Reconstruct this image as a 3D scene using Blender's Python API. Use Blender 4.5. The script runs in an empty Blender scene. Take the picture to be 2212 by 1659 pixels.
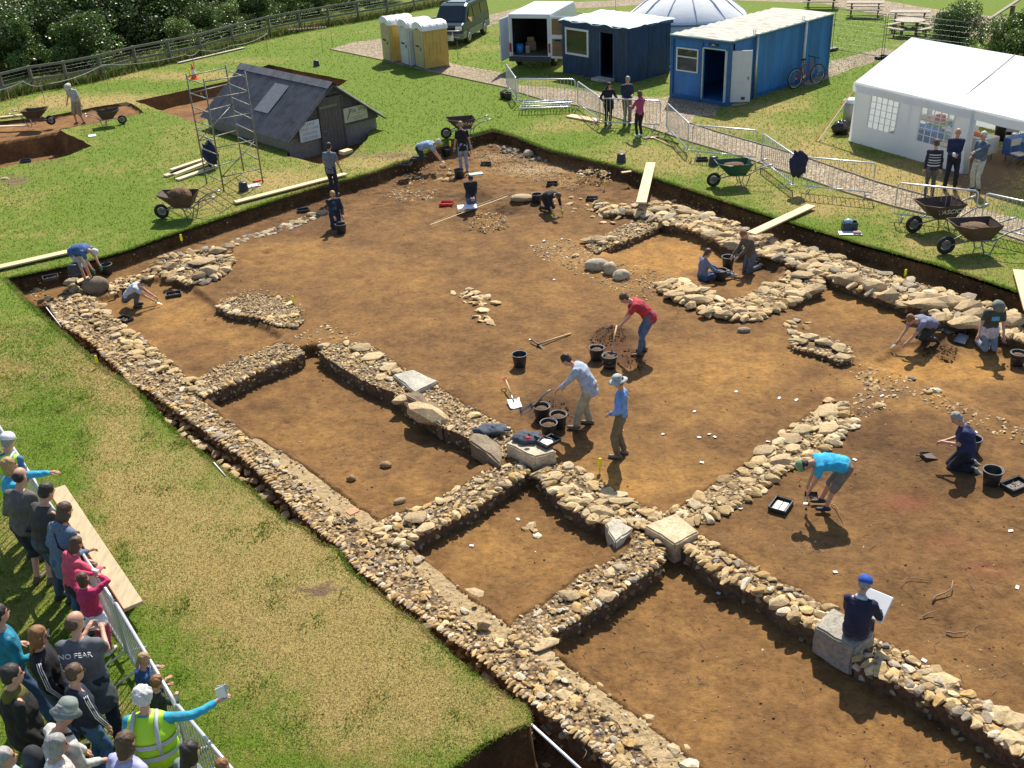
import bpy, bmesh, math, random
import numpy as np
from mathutils import Vector, Matrix, Euler
from mathutils.geometry import delaunay_2d_cdt
random.seed(7); RS=np.random.RandomState(7)
S=bpy.context.scene; C=S.collection; R=math.radians
# ---------------------------------------------------------------- camera, sky, sun, exposure
FP=2238.; TH=R(28.2); RO=math.atan(214/4170); HC=10.4      # focal length in photo px (2212 wide), pitch, roll, height
cd=bpy.data.cameras.new('camera'); cam=bpy.data.objects.new('camera',cd); C.objects.link(cam); S.camera=cam
cd.sensor_width=36; cd.lens=36*FP/2212; cd.clip_start=.1; cd.clip_end=3000
cam.location=(0,0,HC)
cam.rotation_euler=(Matrix.Rotation(R(90)-TH,3,'X')@Matrix.Rotation(-RO,3,'Z')).to_euler()
W=bpy.data.worlds.new("World"); S.world=W; W.use_nodes=True
SUN_EL,SUN_AZ=R(49),R(14)
sky=W.node_tree.nodes.new('ShaderNodeTexSky'); sky.sky_type='NISHITA'; sky.sun_disc=False
sky.sun_elevation=SUN_EL; sky.sun_rotation=SUN_AZ
bg=W.node_tree.nodes['Background']; bg.inputs[1].default_value=.11
W.node_tree.links.new(sky.outputs[0],bg.inputs[0])
sl=bpy.data.lights.new('sun','SUN'); sl.energy=5.0; sl.angle=R(.53); sl.color=(1,.94,.82)
so=bpy.data.objects.new('sun',sl); C.objects.link(so)
so.rotation_euler=Vector((math.sin(SUN_AZ)*math.cos(SUN_EL),math.cos(SUN_AZ)*math.cos(SUN_EL),math.sin(SUN_EL))).to_track_quat('Z','Y').to_euler()
S.view_settings.view_transform='Standard'; S.view_settings.look='None'; S.view_settings.exposure=.5; S.view_settings.gamma=1
# ---------------------------------------------------------------- survey helpers: a sighted point of the photo -> a place in the site
def at(x,y,z=0.):
    dx,dy=x-1106,y-829.5; c,s=math.cos(RO),math.sin(RO)
    u=dx*c-dy*s; v=dx*s+dy*c
    r=(u,FP*math.cos(TH)-v*math.sin(TH),-FP*math.sin(TH)-v*math.cos(TH)); t=(z-HC)/r[2]
    return Vector((r[0]*t,r[1]*t,z))
def proj(p):
    x,y,z=p[...,0],p[...,1],p[...,2]-HC
    f=y*math.cos(TH)-z*math.sin(TH); v=FP*(-y*math.sin(TH)-z*math.cos(TH))/f; u=FP*x/f
    c,s=math.cos(RO),math.sin(RO)
    return 1106+u*c+v*s, 829.5-u*s+v*c
def poly(pts,z=0.): return [tuple(at(a,b,z)[:2]) for a,b in pts]
def inpoly(x,y,P):
    r=np.zeros(x.shape,bool); n=len(P); j=n-1
    for i in range(n):
        xi,yi=P[i]; xj,yj=P[j]
        if yi!=yj:
            r^=((yi>y)!=(yj>y))&(x<(xj-xi)*(y-yi)/(yj-yi)+xi)
        j=i
    return r
def vnoise(x,y,s,seed=0):
    x=x*s+seed*17.3; y=y*s+seed*5.7; xi=np.floor(x).astype(np.int64); yi=np.floor(y).astype(np.int64)
    fx=x-xi; fy=y-yi; fx=fx*fx*(3-2*fx); fy=fy*fy*(3-2*fy)
    def h(a,b):
        n=(a*374761393+b*668265263+seed*1274126177)&0xffffffff; n=((n^(n>>13))*1274126177)&0xffffffff
        return ((n^(n>>16))&0xffff)/65535.
    return (h(xi,yi)*(1-fx)+h(xi+1,yi)*fx)*(1-fy)+(h(xi,yi+1)*(1-fx)+h(xi+1,yi+1)*fx)*fy
def fbm(x,y,s,o=4,seed=0):
    a=0;t=0;w=1.
    for i in range(o): a=a+w*vnoise(x,y,s*2**i,seed+i*3); t+=w; w*=.55
    return a/t
def densify(P,d,j=0.,closed=True):
    out=[]; n=len(P)
    for i in range(n if closed else n-1):
        a=np.array(P[i][:2]); b=np.array(P[(i+1)%n][:2]); L=np.linalg.norm(b-a); k=max(1,int(L/d))
        nn=np.array([-(b-a)[1],(b-a)[0]])/max(L,1e-6)
        for q in range(k):
            p=a+(b-a)*q/k; o=j*(random.random()-.5)*2
            out.append(tuple(p+nn*o))
    return out
# ---------------------------------------------------------------- materials
MATS={}
def nodes(name):
    m=bpy.data.materials.new(name); m.use_nodes=True; nt=m.node_tree
    return m,nt,nt.nodes['Principled BSDF']
def lk(nt,a,b): nt.links.new(a,b)
def noise_n(nt,scale,detail=4,rough=.6,coord='Object'):
    tc=nt.nodes.new('ShaderNodeTexCoord'); n=nt.nodes.new('ShaderNodeTexNoise'); n.inputs['Scale'].default_value=scale
    n.inputs['Detail'].default_value=detail; n.inputs['Roughness'].default_value=rough
    lk(nt,tc.outputs[coord],n.inputs['Vector']); return n
def ramp(nt,fac,stops):
    r=nt.nodes.new('ShaderNodeValToRGB'); e=r.color_ramp.elements
    while len(e)<len(stops): e.new(.5)
    for i,(p,c) in enumerate(stops): e[i].position=p; e[i].color=(*c,1)
    lk(nt,fac,r.inputs[0]); return r
def mixc(nt,fac,a,b,mode='MIX'):
    m=nt.nodes.new('ShaderNodeMix'); m.data_type='RGBA'; m.blend_type=mode
    for s,v in ((m.inputs[0],fac),(m.inputs[6],a),(m.inputs[7],b)):
        if isinstance(v,(int,float)): s.default_value=v
        elif isinstance(v,tuple): s.default_value=(*v,1)
        else: lk(nt,v,s)
    return m.outputs[2]
def bump(nt,b,h,strength=.3,dist=.02):
    n=nt.nodes.new('ShaderNodeBump'); n.inputs['Strength'].default_value=strength; n.inputs['Distance'].default_value=dist
    lk(nt,h,n.inputs['Height']); lk(nt,n.outputs[0],b.inputs['Normal']); return n
def mat(name,col,rough=.7,var=.25,scale=8.,metal=0.,bmp=.2,col2=None,spec=None,bd=.01,stretch=None):
    if name in MATS: return MATS[name]
    m,nt,b=nodes(name); n=noise_n(nt,scale)
    if stretch:
        mp=nt.nodes.new('ShaderNodeMapping'); mp.inputs['Scale'].default_value=stretch
        lk(nt,n.inputs['Vector'].links[0].from_socket,mp.inputs[0]); lk(nt,mp.outputs[0],n.inputs['Vector'])
    d=col2 or tuple(c*(1-var) for c in col); e=tuple(min(1,c*(1+var*.6)) for c in col)
    r=ramp(nt,n.outputs[0],[(.3,d),(.55,col),(.75,e)])
    lk(nt,r.outputs[0],b.inputs['Base Color']); b.inputs['Roughness'].default_value=rough; b.inputs['Metallic'].default_value=metal
    if spec is not None: b.inputs['Specular IOR Level'].default_value=spec
    if bmp: bump(nt,b,n.outputs[0],bmp,bd)
    MATS[name]=m; return m
# ---------------------------------------------------------------- mesh builder
def link(o,parent=None):
    C.objects.link(o)
    if parent is not None: o.parent=parent
    return o
def tag(o,label=None,cat=None,group=None,kind=None):
    if label: o['label']=label
    if cat: o['category']=cat
    if group: o['group']=group
    if kind: o['kind']=kind
    return o
def thing(name,label,cat,loc=(0,0,0),rz=0.,group=None):
    o=bpy.data.objects.new(name,None); C.objects.link(o); o.location=loc; o.rotation_euler=(0,0,rz); o.empty_display_size=.2
    return tag(o,label,cat,group)
def children(o): return [c for c in bpy.data.objects if c.parent==o]
def dup(o,loc=None,rz=None,label=None,parent=None,group=None,scale=None,kids=None):
    if kids is None:
        kids={}
        for c in bpy.data.objects:
            if c.parent: kids.setdefault(c.parent.name,[]).append(c)
    r=o.copy(); C.objects.link(r)
    if parent is not None: r.parent=parent
    if loc is not None: r.location=loc
    if rz is not None: r.rotation_euler=(0,0,rz)
    if scale is not None: r.scale=(scale,)*3 if isinstance(scale,(int,float)) else scale
    if label: r['label']=label
    if group: r['group']=group
    for c in kids.get(o.name,[]): dup(c,parent=r,kids=kids)
    return r
class MB:
    def __init__(s): s.v=[]; s.f=[]; s.m=[]; s.sm=[]
    def add(s,vs,fs,m=0,smooth=False):
        b=len(s.v); s.v.extend([tuple(v) for v in vs])
        for f in fs: s.f.append(tuple(i+b for i in f)); s.m.append(m); s.sm.append(smooth)
    def box(s,c,sz,rz=0.,m=0,rot=None):
        M=Matrix.Rotation(rz,3,'Z') if rot is None else rot; c=Vector(c)
        vs=[c+M@Vector((((i&1)-.5)*sz[0],(((i>>1)&1)-.5)*sz[1],((i>>2)-.5)*sz[2])) for i in range(8)]
        s.add(vs,[(0,2,3,1),(4,5,7,6),(0,1,5,4),(2,6,7,3),(0,4,6,2),(1,3,7,5)],m)
    def bar(s,a,b,w,h=None,m=0,up=(0,0,1)):
        h=h or w; a=Vector(a);b=Vector(b);d=(b-a).normalized(); u=Vector(up)
        if abs(d.dot(u))>.99: u=Vector((0,1,0))
        x=d.cross(u).normalized(); y=x.cross(d).normalized()
        vs=[p+x*i*w/2+y*j*h/2 for p in (a,b) for i,j in ((-1,-1),(1,-1),(1,1),(-1,1))]
        s.add(vs,[(0,3,2,1),(4,5,6,7),(0,1,5,4),(1,2,6,5),(2,3,7,6),(3,0,4,7)],m)
    def tube(s,pts,r,n=6,m=0,cap=True,smooth=True,closed=False):
        pts=[Vector(p) for p in pts]; k=len(pts); rr=r if isinstance(r,(list,tuple)) else [r]*k
        vs=[]; px=None
        for i,p in enumerate(pts):
            if closed: d=pts[(i+1)%k]-pts[i-1]
            else: d=pts[min(i+1,k-1)]-pts[max(i-1,0)]
            d=d.normalized() if d.length>1e-9 else Vector((0,0,1))
            if px is None:
                u=Vector((0,0,1)) if abs(d.z)<.9 else Vector((0,1,0)); px=d.cross(u).normalized()
            px=(px-d*px.dot(d)).normalized(); py=d.cross(px)
            for q in range(n):
                a=2*math.pi*q/n; vs.append(p+(px*math.cos(a)+py*math.sin(a))*rr[i])
        fs=[]
        for i in range(k if closed else k-1):
            i2=(i+1)%k
            for q in range(n): fs.append((i*n+q,i*n+(q+1)%n,i2*n+(q+1)%n,i2*n+q))
        s.add(vs,fs,m,smooth)
        if cap and not closed:
            b=len(s.v)-len(vs); s.f.append(tuple(b+q for q in range(n))[::-1]); s.m.append(m); s.sm.append(False)
            s.f.append(tuple(b+(k-1)*n+q for q in range(n))); s.m.append(m); s.sm.append(False)
    def ell(s,c,r,m=0,nu=10,nv=7,rot=None,fn=None):
        c=Vector(c); M=rot or Matrix.Identity(3); vs=[];fs=[]
        for j in range(1,nv):
            t=math.pi*j/nv
            for i in range(nu):
                a=2*math.pi*i/nu; p=Vector((r[0]*math.sin(t)*math.cos(a),r[1]*math.sin(t)*math.sin(a),r[2]*math.cos(t)))
                if fn: p=fn(p)
                vs.append(c+M@p)
        t0=Vector((0,0,r[2])); t1=Vector((0,0,-r[2]))
        if fn: t0=fn(t0); t1=fn(t1)
        vs+= [c+M@t0,c+M@t1]; T=len(vs)-2
        for j in range(nv-2):
            for i in range(nu): fs.append((j*nu+i,(j+1)*nu+i,(j+1)*nu+(i+1)%nu,j*nu+(i+1)%nu))
        for i in range(nu): fs.append((T,i,(i+1)%nu)); fs.append((T+1,(nv-2)*nu+(i+1)%nu,(nv-2)*nu+i))
        s.add(vs,fs,m,True)
    def loft(s,secs,m=0,n=12,smooth=True):   # secs: (centre, xaxis, yaxis, rx, ry)
        vs=[]
        for c,x,y,rx,ry in secs:
            for q in range(n):
                a=2*math.pi*q/n; vs.append(Vector(c)+Vector(x)*rx*math.cos(a)+Vector(y)*ry*math.sin(a))
        k=len(secs); fs=[(i*n+q,i*n+(q+1)%n,(i+1)*n+(q+1)%n,(i+1)*n+q) for i in range(k-1) for q in range(n)]
        fs.append(tuple(range(n))[::-1]); fs.append(tuple((k-1)*n+q for q in range(n))); s.add(vs,fs,m,smooth)
    def lathe(s,prof,n=16,m=0,c=(0,0,0),smooth=True,sc=(1,1)):
        vs=[(c[0]+r*sc[0]*math.cos(2*math.pi*q/n),c[1]+r*sc[1]*math.sin(2*math.pi*q/n),c[2]+z) for r,z in prof for q in range(n)]
        s.add(vs,[(i*n+q,i*n+(q+1)%n,(i+1)*n+(q+1)%n,(i+1)*n+q) for i in range(len(prof)-1) for q in range(n)],m,smooth)
    def disc(s,c,r,n=16,m=0,ry=None):
        s.add([(c[0]+r*math.cos(2*math.pi*q/n),c[1]+(ry or r)*math.sin(2*math.pi*q/n),c[2]) for q in range(n)],[tuple(range(n))],m)
    def quad(s,*p,m=0): s.add(p,[tuple(range(len(p)))],m)
    def prism(s,P,z0,z1,m=0):
        n=len(P); A=sum(P[i][0]*P[(i+1)%n][1]-P[(i+1)%n][0]*P[i][1] for i in range(n))
        if A<0: P=P[::-1]
        s.add([(x,y,z0) for x,y in P]+[(x,y,z1) for x,y in P],[tuple(range(n))[::-1],tuple(range(n,2*n))]+[(i,(i+1)%n,n+(i+1)%n,n+i) for i in range(n)],m)
    def extr(s,P,a,b,m=0):   # profile P=(list of 3-vectors) swept from offset a to offset b
        a=Vector(a);b=Vector(b);n=len(P)
        s.add([Vector(p)+a for p in P]+[Vector(p)+b for p in P],[tuple(range(n))[::-1],tuple(range(n,2*n))]+[(i,(i+1)%n,n+(i+1)%n,n+i) for i in range(n)],m)
    def mesh(s,name,mats):
        me=bpy.data.meshes.new(name); me.from_pydata(s.v,[],s.f)
        for m in (mats if isinstance(mats,(list,tuple)) else [mats]): me.materials.append(m)
        me.polygons.foreach_set('material_index',s.m); me.polygons.foreach_set('use_smooth',s.sm); me.update(); return me
    def build(s,name,mats,parent=None,loc=None,bevel=0.):
        me=s.mesh(name,mats)
        bm=bmesh.new(); bm.from_mesh(me); bmesh.ops.recalc_face_normals(bm,faces=bm.faces); bm.to_mesh(me); bm.free()
        o=link(bpy.data.objects.new(name,me),parent)
        if loc is not None: o.location=loc
        if bevel:
            b=o.modifiers.new('bevel','BEVEL'); b.width=bevel; b.segments=1; b.limit_method='ANGLE'
        return o
def npmesh(name,V,F,mats,cols=None,smooth=False,parent=None,mi=None,loc=None):
    V=np.asarray(V,np.float32); F=np.asarray(F,np.int32); n,k=F.shape
    me=bpy.data.meshes.new(name); me.vertices.add(len(V)); me.vertices.foreach_set('co',V.ravel())
    me.loops.add(n*k); me.loops.foreach_set('vertex_index',F.ravel())
    me.polygons.add(n); me.polygons.foreach_set('loop_start',np.arange(0,n*k,k,dtype=np.int32)); me.polygons.foreach_set('loop_total',np.full(n,k,np.int32))
    for m in (mats if isinstance(mats,(list,tuple)) else [mats]): me.materials.append(m)
    if mi is not None: me.polygons.foreach_set('material_index',mi)
    me.polygons.foreach_set('use_smooth',np.full(n,smooth)); me.update(calc_edges=True)
    if cols is not None:
        a=me.color_attributes.new('col','FLOAT_COLOR','POINT'); c=np.ones((len(V),4),np.float32); c[:,:3]=cols; a.data.foreach_set('color',c.ravel())
    o=link(bpy.data.objects.new(name,me),parent)
    if loc is not None: o.location=loc
    return o
def text(txt,size,parent,loc,rot,m,name='lettering',depth=.004,align='CENTER'):
    cu=bpy.data.curves.new(name,'FONT'); cu.body=txt; cu.size=size; cu.extrude=depth; cu.align_x=align; cu.align_y='CENTER'
    t=bpy.data.objects.new('tmp',cu); C.objects.link(t)
    me=bpy.data.meshes.new_from_object(t.evaluated_get(bpy.context.evaluated_depsgraph_get())); bpy.data.objects.remove(t); me.materials.clear(); me.materials.append(m)
    o=link(bpy.data.objects.new(name,me),parent); o.location=loc; o.rotation_euler=rot; return o
# ================================================================ GROUND, TRENCHES
def vcol_mat(name,stops_fn,rough=.95,scale=30,bmp=.5,bd=.02,spec=.2):
    m,nt,b=nodes(name); a=nt.nodes.new('ShaderNodeVertexColor'); a.layer_name='col'
    n=noise_n(nt,scale,6,.7); col=stops_fn(nt,a.outputs[0],n.outputs[0]); lk(nt,col,b.inputs['Base Color'])
    b.inputs['Roughness'].default_value=rough; b.inputs['Specular IOR Level'].default_value=spec
    bump(nt,b,n.outputs[0],bmp,bd); return m
def grass_c(nt,a,n):
    s=nt.nodes.new('ShaderNodeSeparateColor'); lk(nt,a,s.inputs[0])
    g=ramp(nt,n,[(.25,(.075,.13,.012)),(.5,(.135,.20,.02)),(.75,(.21,.27,.04))])
    d=ramp(nt,n,[(.25,(.20,.15,.048)),(.5,(.36,.27,.095)),(.75,(.50,.385,.16))])
    n2=noise_n(nt,2.2,6,.75)
    ad=nt.nodes.new('ShaderNodeMath'); ad.operation='ADD'; lk(nt,n2.outputs[0],ad.inputs[0]); lk(nt,s.outputs[0],ad.inputs[1])
    h1=nt.nodes.new('ShaderNodeMath'); h1.operation='MULTIPLY'; h1.inputs[1].default_value=.5; lk(nt,ad.outputs[0],h1.inputs[0]); r=ramp(nt,h1.outputs[0],[(.40,(0,0,0)),(.60,(1,1,1))])
    c=mixc(nt,r.outputs[0],g.outputs[0],d.outputs[0])
    n3=noise_n(nt,5,5,.7); ad2=nt.nodes.new('ShaderNodeMath'); ad2.operation='ADD'; lk(nt,n3.outputs[0],ad2.inputs[0]); lk(nt,s.outputs[1],ad2.inputs[1])
    h2=nt.nodes.new('ShaderNodeMath'); h2.operation='MULTIPLY'; h2.inputs[1].default_value=.5; lk(nt,ad2.outputs[0],h2.inputs[0]); r2=ramp(nt,h2.outputs[0],[(.47,(0,0,0)),(.56,(1,1,1))])
    soil=ramp(nt,n,[(.3,(.12,.075,.045)),(.7,(.22,.145,.085))])
    return mixc(nt,r2.outputs[0],c,soil.outputs[0])
M_grass=vcol_mat('grass_turf',grass_c,scale=26,bmp=.9,bd=.05)
def soil_c(nt,a,n):
    n2=noise_n(nt,1.1,7,.72); n3=noise_n(nt,95,3,.6)
    s=nt.nodes.new('ShaderNodeSeparateColor'); lk(nt,a,s.inputs[0])
    ad=nt.nodes.new('ShaderNodeMath'); ad.operation='ADD'; lk(nt,n2.outputs[0],ad.inputs[0]); lk(nt,s.outputs[0],ad.inputs[1])
    sc_=nt.nodes.new('ShaderNodeMath'); sc_.operation='MULTIPLY'; sc_.inputs[1].default_value=.62; lk(nt,ad.outputs[0],sc_.inputs[0])
    r=ramp(nt,sc_.outputs[0],[(.18,(.086,.045,.018)),(.36,(.182,.096,.035)),(.52,(.27,.145,.045)),(.72,(.40,.205,.055))])
    dk=ramp(nt,n,[(.25,(.55,.52,.5)),(.48,(1,1,1)),(.8,(1.25,1.23,1.2))])
    c=mixc(nt,1.,r.outputs[0],dk.outputs[0],'MULTIPLY')
    n5=noise_n(nt,16,8,.85); mp=nt.nodes.new('ShaderNodeMapping'); mp.inputs['Rotation'].default_value=(0,0,.5); mp.inputs['Scale'].default_value=(.35,1.6,1); lk(nt,n5.inputs['Vector'].links[0].from_socket,mp.inputs[0]); lk(nt,mp.outputs[0],n5.inputs['Vector'])
    f5=ramp(nt,n5.outputs[0],[(.33,(.42,.38,.35)),(.46,(1,1,1)),(.62,(1.08,1.08,1.06))]); c=mixc(nt,.8,c,mixc(nt,1.,c,f5.outputs[0],'MULTIPLY'))
    n6=noise_n(nt,3.1,5,.7); f6=ramp(nt,n6.outputs[0],[(.35,(.78,.76,.76)),(.6,(1.1,1.1,1.1))]); c=mixc(nt,1.,c,f6.outputs[0],'MULTIPLY')
    # small pale grit; amount in green
    ad3=nt.nodes.new('ShaderNodeMath'); ad3.operation='ADD'; lk(nt,n3.outputs[0],ad3.inputs[0]); lk(nt,s.outputs[1],ad3.inputs[1])
    r3=ramp(nt,ad3.outputs[0],[(.71,(0,0,0)),(.78,(1,1,1))])
    c=mixc(nt,r3.outputs[0],c,(.42,.32,.2))
    red=mixc(nt,s.outputs[2],c,(.22,.07,.04)); return red
M_soil=vcol_mat('trench_soil',soil_c,scale=9,bmp=.7,bd=.05)
def stone_c(nt,a,n):
    r=ramp(nt,n,[(.3,(.55,.5,.44)),(.5,(1,1,1)),(.75,(1.22,1.2,1.16))]); return mixc(nt,1.,a,r.outputs[0],'MULTIPLY')
M_stone=vcol_mat('limestone',stone_c,scale=17,bmp=.6,bd=.03,rough=.9)
def gravel_mat(name,c1,c2,sc=22):
    m,nt,b=nodes(name); tc=nt.nodes.new('ShaderNodeTexCoord'); v=nt.nodes.new('ShaderNodeTexVoronoi'); v.inputs['Scale'].default_value=sc
    lk(nt,tc.outputs['Object'],v.inputs['Vector']); s=nt.nodes.new('ShaderNodeSeparateColor'); lk(nt,v.outputs['Color'],s.inputs[0])
    r=ramp(nt,s.outputs[0],[(0,tuple(x*.5 for x in c1)),(.4,c1),(.8,c2),(1,tuple(min(.8,x*1.3) for x in c2))])
    d=ramp(nt,v.outputs['Distance'],[(.25,(1,1,1)),(.75,(.35,.3,.26))]); c=mixc(nt,1.,r.outputs[0],d.outputs[0],'MULTIPLY')
    n=noise_n(nt,1.3,5,.7); dd=ramp(nt,n.outputs[0],[(.3,(.75,.72,.68)),(.6,(1,1,1))]); c=mixc(nt,1.,c,dd.outputs[0],'MULTIPLY')
    lk(nt,c,b.inputs['Base Color']); b.inputs['Roughness'].default_value=.95
    bn=bump(nt,b,v.outputs['Distance'],.9,.03); bn.invert=True; return m
M_path=gravel_mat('path_gravel',(.42,.33,.21),(.68,.56,.40))
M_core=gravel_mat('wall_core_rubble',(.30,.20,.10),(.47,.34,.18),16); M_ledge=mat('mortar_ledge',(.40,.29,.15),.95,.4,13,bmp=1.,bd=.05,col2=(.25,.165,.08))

M_side=mat('earthy_shade_darkened_face',(.15,.095,.05),.95,.45,11,bmp=1.,bd=.06,col2=(.07,.042,.025))  # earth brown, darkened further to paint in the shade on wall faces
MAIN=[(8,602),(60,592),(162,570),(225,555),(275,541),(350,513),(425,488),(553,446),(640,418),(693,402),(753,387),(815,370),(865,350),(903,342),(925,325),(978,305),(1028,290),(1065,280),(1106,292),(1181,322),(1281,347),(1363,367),(1431,390),(1506,415),(1659,466),(1859,527),(2034,575),(2197,630),(2420,705),
 (2500,1900),(900,1900),(880,1725),(973,1659),(1015,1634),(1053,1602),(1106,1577),(1147,1562),(1145,1544),(1131,1524),(1106,1512),(1035,1464),(978,1419),(928,1374),(903,1347),(858,1317),(828,1289),(790,1262),(770,1244),(753,1230),(728,1187),(686,1172),(660,1142),(623,1130),(585,1100),(550,1064),(462,1000),(400,952),(367,922),(300,852),(272,825),(225,800),(188,767),(130,715),(60,655),(40,632)]
T2=[(-90,272),(0,262),(100,252),(200,232),(275,220),(290,228),(312,243),(285,250),(200,268),(125,279),(200,315),(150,335),(110,345),(60,350),(0,362),(-90,380)]
T4=[(606,296),(622,338),(690,354),(740,348),(785,312),(812,262),(806,240),(750,250),(680,280)]
T3=[(292,218),(400,195),(488,176),(530,158),(580,139),(640,152),(700,163),(753,174),(723,190),(600,215),(520,240),(420,265),(350,240)]
def main_poly(): return densify(poly(MAIN),.16,.035)
PM=main_poly(); P2=densify(poly(T2),.25,.04); P3=densify(poly(T3),.25,.04)
P4=densify(poly(T4),.25,.05); HOLES=[PM,P2,P3,P4]
# painted dryness of the turf: x,y,rx,ry,dry  in sighted coordinates
DRY=[(450,1200,330,190,.42),(700,1400,330,170,.45),(250,900,120,200,.36),(120,1000,80,260,-.38),(330,1420,160,110,-.35),(230,1290,60,90,-.4),(560,1240,70,60,.2),(900,1540,170,80,.38),(600,1640,150,60,-.1),
 (90,800,130,110,.25),(60,700,90,60,-.05),(560,950,60,60,-.15),(350,900,70,40,-.3),(740,1590,120,60,.15),(600,1500,90,60,-.3),(430,1560,60,60,-.3),(1000,1420,60,50,-.25),
 (250,450,170,60,-.22),(120,500,150,30,.1),(420,430,90,25,.32),(620,390,110,22,.34),(800,345,90,16,.3),(150,220,260,16,.42),(400,165,200,12,.4),(560,130,120,9,.3),(280,320,60,30,-.1),(330,185,160,14,-.25),(60,430,60,30,.15),
 (850,220,200,60,-.35),(1000,250,120,40,-.3),(700,120,200,40,-.25),(960,280,60,14,.15),(1200,270,110,22,.22),(1350,330,70,22,.2),(1230,300,60,18,-.4),(1130,235,60,18,-.35),(1480,360,60,25,.3),(1620,385,70,25,.32),(1560,330,50,20,-.25),(1700,430,60,20,.2),(1800,440,100,30,.33),(1760,480,100,18,-.25),(2000,530,100,22,.3),(1900,540,60,12,-.2),(2120,570,60,20,.25),(2060,560,90,20,-.05),
 (1600,270,90,22,.34),(1750,330,90,30,.33),(1650,225,120,20,.2),(1810,220,60,40,-.3),(1900,370,120,30,.38),(2050,420,130,40,.5),(2150,360,100,60,.55),(1830,130,80,40,-.3),(1900,40,200,40,-.3),(1500,20,100,20,-.3),(1000,20,200,30,-.3),(60,1150,60,60,.2),(60,1300,90,60,.1),(300,1560,120,70,.05)]
BARE=[(310,590,70,14,.25),(30,390,60,22,.45),(110,350,90,16,.4),(200,330,60,10,.2),(2170,360,120,75,.55),(2080,350,60,60,.45),(1020,380,10,10,0),(690,1270,60,25,.62),(620,1400,14,9,.75),(560,1335,30,10,.5),(265,945,22,10,.6),(100,810,20,8,.6),(840,1440,30,12,.5),(720,1560,35,14,.45),(450,1110,25,10,.4),(1100,1330,20,12,.0),(1010,1580,50,18,.45),(840,1310,40,14,.35),(950,335,120,9,.35),(560,325,60,10,.4),(830,335,60,12,.3),(700,337,90,14,.5),(660,1560,20,8,.0),(530,1040,20,10,.25),(60,300,120,8,.3),(330,260,14,8,.5),(1380,210,90,15,.25),(1160,165,60,8,.2)]
def blobs(u,v,B):
    o=np.zeros(u.shape)
    for x,y,rx,ry,w in B: o=o+w*np.exp(-(((u-x)/rx)**2+((v-y)/ry)**2)*.9)
    return o
def turf_attr(x,y):
    p=np.stack([x,y,np.zeros_like(x)],-1); yy=np.maximum(y,3); p[...,1]=yy; u,v=proj(p)
    d=np.clip(.36+.95*blobs(u,v,DRY)+.42*(fbm(x,y,.55,5,3)-.5),0,1)
    b=np.clip(.12+blobs(u,v,BARE)+.25*(fbm(x,y,.8,3,9)-.5),0,1)
    return np.stack([d,b,np.zeros_like(d)],-1)
def sheet(name,outer,holes,step,z,mats,bounds,attr=None,zf=None,kind='structure'):
    vs=[];es=[]
    for P in [outer]+holes:
        b=len(vs); vs+=[Vector(p) for p in P]; es+=[(b+i,b+(i+1)%len(P)) for i in range(len(P))]
    x0,x1,y0,y1=bounds; gx,gy=np.meshgrid(np.arange(x0,x1,step),np.arange(y0,y1,step))
    gx=(gx+RS.uniform(-.2,.2,gx.shape)*step).ravel(); gy=(gy+RS.uniform(-.2,.2,gy.shape)*step).ravel()
    k=inpoly(gx,gy,outer)
    for h in holes: k&=~inpoly(gx,gy,h)
    vs+=[Vector(p) for p in zip(gx[k],gy[k])]
    r=delaunay_2d_cdt(vs,es,[],0,1e-5); V=np.array([(p[0],p[1]) for p in r[0]]); F=np.array([f for f in r[2] if len(f)==3])
    c=V[F].mean(1); k=inpoly(c[:,0],c[:,1],outer)
    for h in holes: k&=~inpoly(c[:,0],c[:,1],h)
    F=F[k]; z_=np.full(len(V),float(z)) if zf is None else zf(V[:,0],V[:,1])
    V3=np.column_stack([V,z_]); o=npmesh(name,V3,F,mats,attr(V[:,0],V[:,1]) if attr else None,smooth=True)
    if kind: tag(o,kind=kind)
    return o
sheet('ground',[(-400,-60),(400,-60),(400,900),(-400,900)],HOLES,.33,0,M_grass,(-22,24,6,66),turf_attr)
# ---- trench floor height field
ZF=-.45
ROOMS=[([(60,600),(300,530),(553,450),(760,390),(903,345),(1060,285),(1280,350),(1400,420),(1300,432),(1130,472),(980,482),(870,442),(760,455),(700,464),(553,513),(480,541),(330,582),(232,614)],-.43),
 ([(205,655),(262,640),(330,612),(400,612),(465,665),(545,695),(608,735),(600,742),(440,818),(415,815),(350,768),(275,712)],-.58),
 ([(430,858),(550,812),(655,772),(690,766),(760,812),(850,862),(935,915),(1010,950),(1085,1000),(1060,1015),(1000,1045),(925,1090),(845,1112),(800,1112),(708,1050),(638,995),(550,950),(500,910)],-.74),
 ([(875,1178),(978,1125),(1125,1045),(1160,1035),(1240,1105),(1310,1130),(1330,1180),(1250,1240),(1100,1335),(1078,1340),(943,1245)],-.70),
 ([(1188,1405),(1326,1292),(1400,1240),(1450,1190),(1573,1255),(1741,1352),(1876,1432),(2059,1540),(2212,1640),(2400,1760),(2400,1900),(1700,1900),(1518,1662),(1441,1597),(1346,1532),(1268,1472)],-.74),
 ([(1285,545),(1425,492),(1500,520),(1590,545),(1665,580),(1690,595),(1620,635),(1560,640),(1500,605),(1400,580)],-.60),
 ([(1690,660),(1790,600),(1871,632),(1959,660),(2212,738),(2400,790),(2400,985),(2212,925),(2000,830),(1880,790),(1845,770),(1835,745),(1780,715)],-.56),
 ([(1890,790),(1925,768),(1950,750),(1990,750),(2060,737),(2130,762),(2240,778),(2420,830),(2400,975),(2212,918),(2000,826)],-.66)]
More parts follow.
